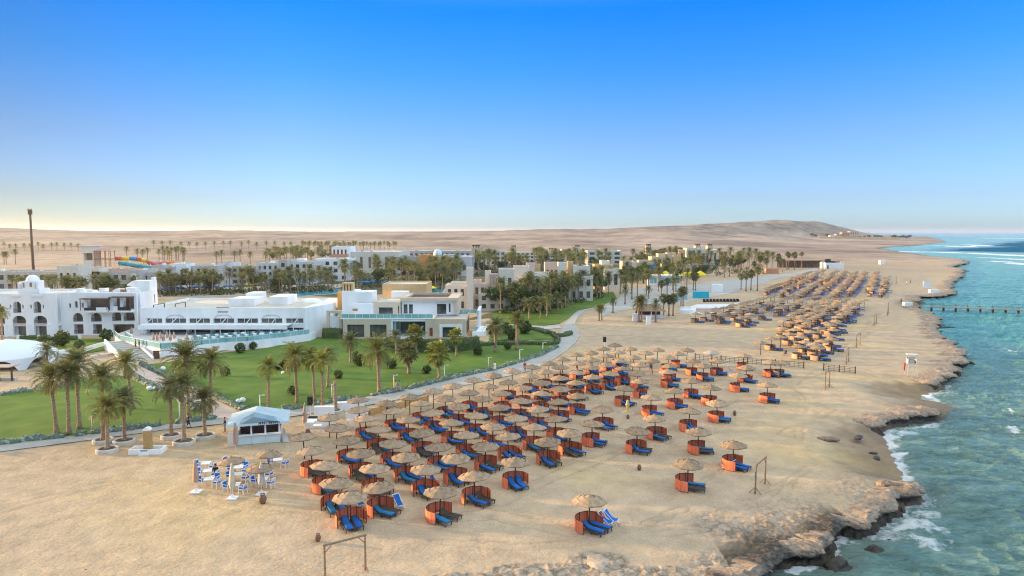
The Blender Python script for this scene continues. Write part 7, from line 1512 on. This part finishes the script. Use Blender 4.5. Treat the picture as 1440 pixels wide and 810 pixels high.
# far orange complex under the hill
Yf = 2150; fx = lambda px: zx(px, 332, Yf)[0]; zz = lambda py: zx(0, py, Yf)[1]
def gz(x, y): return float(terrain_h(np.array([x]), np.array([y]))[0][0])
for l, r, yt, mat, lab in [(1176, 1185, 329, OCHRE, 'low ochre house left of the red-roofed house under the hill'), (1184, 1195, 326.5, TERRA, 'red-roofed orange house under the far hill'), (1195, 1208, 325.5, SANDP, 'tall sand house right of the red-roofed house'), (1168, 1176, 330.5, WHITE, 'small pale house at the left of the far settlement')]:
    xa, xb = fx(l), fx(r); t = thing('far_house', lab, 'house', ((xa + xb) / 2, Yf, gz((xa + xb) / 2, Yf) - 1)); w = (xb - xa) / 2; h = zz(yt) - t.location[2]; facade(t, -w, w, 0, h, 0, .5, mat, rows_holes(-w + .5, w - .5, 1, 2, (h - 2) / 2, 4, 'w', .4)); body(t, -w + .01, w - .01, .51, 16, 0, h - .003, mat)
t = thing('far_wall', 'long golden boundary wall below the far settlement', 'wall', (0, Yf - 60, 0)); m = MB(); n = 40
for k in range(n):
    xa = fx(1140 + 112 * k / n); xb = fx(1140 + 112 * (k + 1) / n) - .02; za = gz(xa, Yf - 60); m.box(xa, xb, 0, 1, za - 2, za + 5.2)
m.build('wall', M('golden_wall', (.70,.44,.16), (.76,.50,.20), .05), t); m = MB()
for k in range(n): xa = fx(1140 + 112 * k / n); za = gz(xa, Yf - 60); m.box(xa - .8, xa + .8, -.6, 1.4, za - 2, za + 6)
m.build('pillar', SANDP, t)
for k in range(16): px = qg.choice([1146, 1150, 1164, 1210, 1216, 1222, 1232, 1236, 1240, 1246, 1250, 1254, 1258, 1262, 1266, 1269]) if k > 15 else [1142, 1147, 1163, 1210, 1216, 1222, 1231, 1235, 1239, 1244, 1248, 1252, 1256, 1260, 1264, 1268][k]; x = fx(px); y = Yf - (0 if px < 1240 else 40); tree(x, y, qg.uniform(1.4, 2.2), 'distant dark tree beside the golden wall under the hill'); bpy.data.objects[-1] if False else None
for o in [o for o in COL.objects if o.get('label', '').startswith('distant dark tree beside the golden')]: o.location.z = gz(o.location.x, o.location.y) - 1

# ============================================================ tent, pergola and garden corner at the left
x, y = G(6, 517); t = thing('white_tent', 'large white domed tent with arched openings at the left edge', 'tent', (x - 1.0, y + 2.5, 0)); m = MB(); m.smooth = True; Rt = 7.2; n = 48
prof = [(1.0, 1.9), (.93, 2.35), (.8, 3.0), (.6, 3.6), (.36, 4.05), (.14, 4.3), (.0, 4.55)]
m.lathe([(Rt * a, b) for a, b in prof], n); m.build('roof', M('tent_white', (.74,.76,.78), None, rough=.6), t)
m = MB(); 
for k in range(8):
    a0, a1 = k * math.pi / 4 + .1, (k + 1) * math.pi / 4 + .1; N_ = 10
    for i in range(N_):
        u0, u1 = i / N_, (i + 1) / N_; b0, b1 = a0 + (a1 - a0) * u0, a0 + (a1 - a0) * u1
        hfun = lambda u: 1.75 * math.sqrt(max(0, 1 - ((u - .5) / .34) ** 2)) if abs(u - .5) < .34 else 0.0
        z0, z1_ = hfun(u0), hfun(u1); p0 = (Rt * math.cos(b0), Rt * math.sin(b0)); p1 = (Rt * math.cos(b1), Rt * math.sin(b1)); q0 = (p0[0] * .985, p0[1] * .985); q1 = (p1[0] * .985, p1[1] * .985)
        m.add([(*p0, z0), (*p1, z1_), (*p1, 1.92), (*p0, 1.92), (*q0, z0), (*q1, z1_), (*q1, 1.92), (*q0, 1.92)], [(0,1,2,3), (7,6,5,4), (4,5,1,0)])
m.build('arched_wall', MATS['tent_white'], t); MB().lathe([(Rt * .7, 0.02), (Rt * .7, 1.6)], 20).build('inner_screen', BROWN, t)
t = thing('timber_pergola', 'dark timber pergola with low benches before the white tent', 'pergola', (*G(8, 536), 0)); m = MB()
for x_ in (-3, -1, 1): m = MB(); m.box(x_ - .1, x_ + .1, -.1, .1, 0, 2.3); m.build('post', WOODD, t)
m = MB(); m.box(-3.4, 1.4, -1.2, 1.2, 2.302, 2.42); m.build('roof', M('pergola_canvas', (.40,.30,.24), (.48,.37,.29), 2), t); m = MB(); m.box(-3.2, 1.2, .3, .9, .0, .45); m.build('bench', CONC, t)
m = MB(); t = thing('retaining_steps', 'pale stone retaining steps winding beside the white tent', 'wall'); P = gpts([(36,516),(58,511),(80,503),(100,500)])
for a, b in zip(P, P[1:]): m.bar((*a, .3), (*b, .3), .6, .6)
m.build('lower_step', CONC, t); m = MB(); P = gpts([(30,512),(58,506),(82,499),(100,496)])
for a, b in zip(P, P[1:]): m.bar((*a, .45), (*b, .45), .6, .9)
m.build('upper_step', WHITE, t)
t = thing('garden_ramp', 'white angular garden wall stepping down from the restaurant stair', 'wall'); P = gpts([(120,494),(140,488),(152,485)]); m = MB()
for a, b in zip(P, P[1:]): m.bar((*a, .45), (*b, .45), .35, .9)
m.build('wall', WHITE, t); P = gpts([(128,503),(150,500),(168,497)]); m = MB()
for a, b in zip(P, P[1:]): m.bar((*a, .25), (*b, .25), 1.4, .5)
m.build('ledge', GREYP, t)

# ============================================================ people
def skin_mesh(name, pts, edges, rad, mats, lv=1):
    me = bpy.data.meshes.new(name); me.from_pydata(pts, edges, []); o = bpy.data.objects.new(name, me); COL.objects.link(o); s = o.modifiers.new('s', 'SKIN'); sv = me.skin_vertices[0].data
    for k, r in enumerate(rad): sv[k].radius = (r, r) if not isinstance(r, tuple) else r
    sv[0].use_root = True; u = o.modifiers.new('u', 'SUBSURF'); u.levels = lv; u.render_levels = lv
    dg = bpy.context.evaluated_depsgraph_get(); me2 = bpy.data.meshes.new_from_object(o.evaluated_get(dg)); bpy.data.objects.remove(o); me2.materials.clear()
    for m_ in mats: me2.materials.append(m_)
    for p in me2.polygons: p.use_smooth = True
    return me2
def person(px, py, rz, lab, shirt, legs, stride=.22, sit=False, bare=False, z=0.0):
    t = thing('person', lab, 'person', (*G(px, py, z), z - (.42 if sit else 0)), rz); s = stride
    kn = [(.10, -.42, .50), (-.10, -.42, .50)] if sit else [(.10, -s * .45, .48), (-.10, s * .25, .49)]; an = [(.10, -.45, .08), (-.10, -.45, .08)] if sit else [(.10, -s, .07), (-.10, s, .10)]
    if sit: hipz = .50
    else: hipz = .92
    dz = hipz - .92
    P = [(0, 0, hipz), (0, 0, 1.15 + dz), (0, 0, 1.38 + dz), (0, 0, 1.50 + dz), (0, -.01, 1.58 + dz), (0, -.02, 1.70 + dz), (.10, 0, hipz - .03), kn[0], an[0], (.10, an[0][1] - .16, .035), (-.10, 0, hipz - .03), kn[1], an[1], (-.10, an[1][1] - .16, .035), (.19, 0, 1.40 + dz), (.25, .05 * (1 + s), 1.14 + dz), (.25, -.10, .92 + dz), (.25, -.14, .84 + dz), (-.19, 0, 1.40 + dz), (-.25, -.04, 1.14 + dz), (-.25, -.20, .95 + dz), (-.25, -.25, .87 + dz)]
    E = [(0,1),(1,2),(2,3),(3,4),(4,5),(0,6),(6,7),(7,8),(8,9),(0,10),(10,11),(11,12),(12,13),(2,14),(14,15),(15,16),(16,17),(2,18),(18,19),(19,20),(20,21)]
    Rr = [(.15,.11),(.14,.10),(.16,.11),.055,.085,.075,.09,.062,.042,.035,.09,.062,.042,.035,.058,.042,.033,.03,.058,.042,.033,.03]
    put('body', skin_mesh('body', P, E, Rr, [SKIN], 2), t)
    if not bare: put('shirt', skin_mesh('shirt', [P[0], P[1], P[2], (0,0,1.46 + dz), P[14], P[15], P[18], P[19]], [(0,1),(1,2),(2,3),(2,4),(4,5),(2,6),(6,7)], [(.165,.125),(.16,.12),(.18,.13),.07,.075,.058,.075,.058], [shirt], 2), t)
    put('trousers', skin_mesh('trousers', [(0,0,hipz + .03), P[6], tuple((Vector(P[7]) * .75 + Vector(P[8]) * .25)), P[10], tuple((Vector(P[11]) * .75 + Vector(P[12]) * .25))], [(0,1),(1,2),(0,3),(3,4)], [(.168,.128),.105,.075,.105,.075], [legs], 2), t)
    m = MB(); m.smooth = True; m.lathe([(.098, 1.66 + dz), (.102, 1.72 + dz), (.075, 1.79 + dz), (.0, 1.815 + dz)], 12, (0, .01)); m.build('hair', HAIR, t)
def cloth(n, c): return M('cloth_' + n, c, None, rough=.85)
NAVY, TEAL_, YEL_, WHT_, RED_, BLK_, GRY_ = cloth('navy', (.02,.03,.09)), cloth('teal', (.04,.32,.33)), cloth('yellow', (.75,.50,.02)), cloth('white', (.75,.76,.78)), cloth('red', (.5,.04,.03)), cloth('black', (.015,.015,.018)), cloth('grey', (.25,.25,.27))
person(556, 552, .6, 'person in a yellow shirt strolling on the promenade', YEL_, cloth('lilac', (.45,.42,.55))); person(561.5, 552, .6, 'person in a teal shirt beside the one in yellow', TEAL_, cloth('coral', (.55,.25,.22))); person(696, 523, -2.2, 'person in white walking on the promenade curve', WHT_, WHT_); person(738, 523, .4, 'small person in red on the promenade', RED_, BLK_, .1)
person(265, 602, 2.2, 'person in dark clothes walking past the planters', NAVY, BLK_, .3); person(316.5, 608, -1.0, 'person in black at the left side of the beach bar', BLK_, GRY_, .1); person(303, 666, .5, 'person in black sitting at the left dining cluster', BLK_, NAVY, 0, True, z=.42); person(1105, 497, -1.2, 'person sitting at the left of the net fence cluster', NAVY, BLK_, 0, True, z=.3); person(1128, 494, -1.2, 'person in black standing by a tan windbreak', BLK_, BLK_, .1)
person(915, 522, .3, 'tiny person among the back parasols', GRY_, NAVY, .2); person(1236, 404, .3, 'tiny person walking on the far beach', TEAL_, NAVY, .2); person(1280, 399, .3, 'bare-chested tiny person near the far ledge', GRY_, NAVY, .2, bare=True); person(1275, 401, 1.5, 'tiny person in white near the far ledge', WHT_, GRY_, .2); person(1267, 427, .5, 'person in black standing at the jetty head', BLK_, BLK_, .1)
person(191, 490, -1.0, 'person in black on the restaurant stair', BLK_, BLK_, .15, z=.9); person(196, 491, -.8, 'second person in black on the restaurant stair', BLK_, GRY_, .15, z=.9)
for px, py, w, d, h, mat, nm, lab, cat, z in [(1276, 430, 2.4, 1.6, 1.1, WHITE, 'white_counter', 'white service counter at the jetty head', 'counter', 0), (1273, 437.2, .9, .9, .9, WHITE, 'white_barrel', 'left white barrel below the jetty head', 'barrel', -1), (1280, 437.6, .9, .9, .9, WHITE, 'white_barrel', 'right white barrel below the jetty head', 'barrel', -1), (1313, 411.5, 3.4, 1.4, 1.2, WHITE, 'white_boat', 'white covered boat lying on the long ledge', 'boat', 0), (1303, 405.5, 3.0, .2, 3.0, WMETAL, 'board_stand', 'white open board frame behind the covered boat', 'frame', 0)]:
    wbox(px, py, w, d, h, mat, nm, lab, cat, z)

# ------------------------------------------------------------ the evening air
hz = MB(); hz.box(-26000, 26000, -60, 26000, -5, 84); hm = bpy.data.materials.new('haze'); hm.use_nodes = True; hn = hm.node_tree
hn.nodes.remove(hn.nodes['Principled BSDF']); hv = hn.nodes.new('ShaderNodeVolumePrincipled'); hv.inputs['Color'].default_value = (.93, .95, 1.0, 1); hv.inputs['Density'].default_value = .000065; hv.inputs['Anisotropy'].default_value = .45
hn.links.new(hv.outputs[0], hn.nodes['Material Output'].inputs['Volume']); ho = hz.build('haze', hm); ho['kind'] = 'stuff'
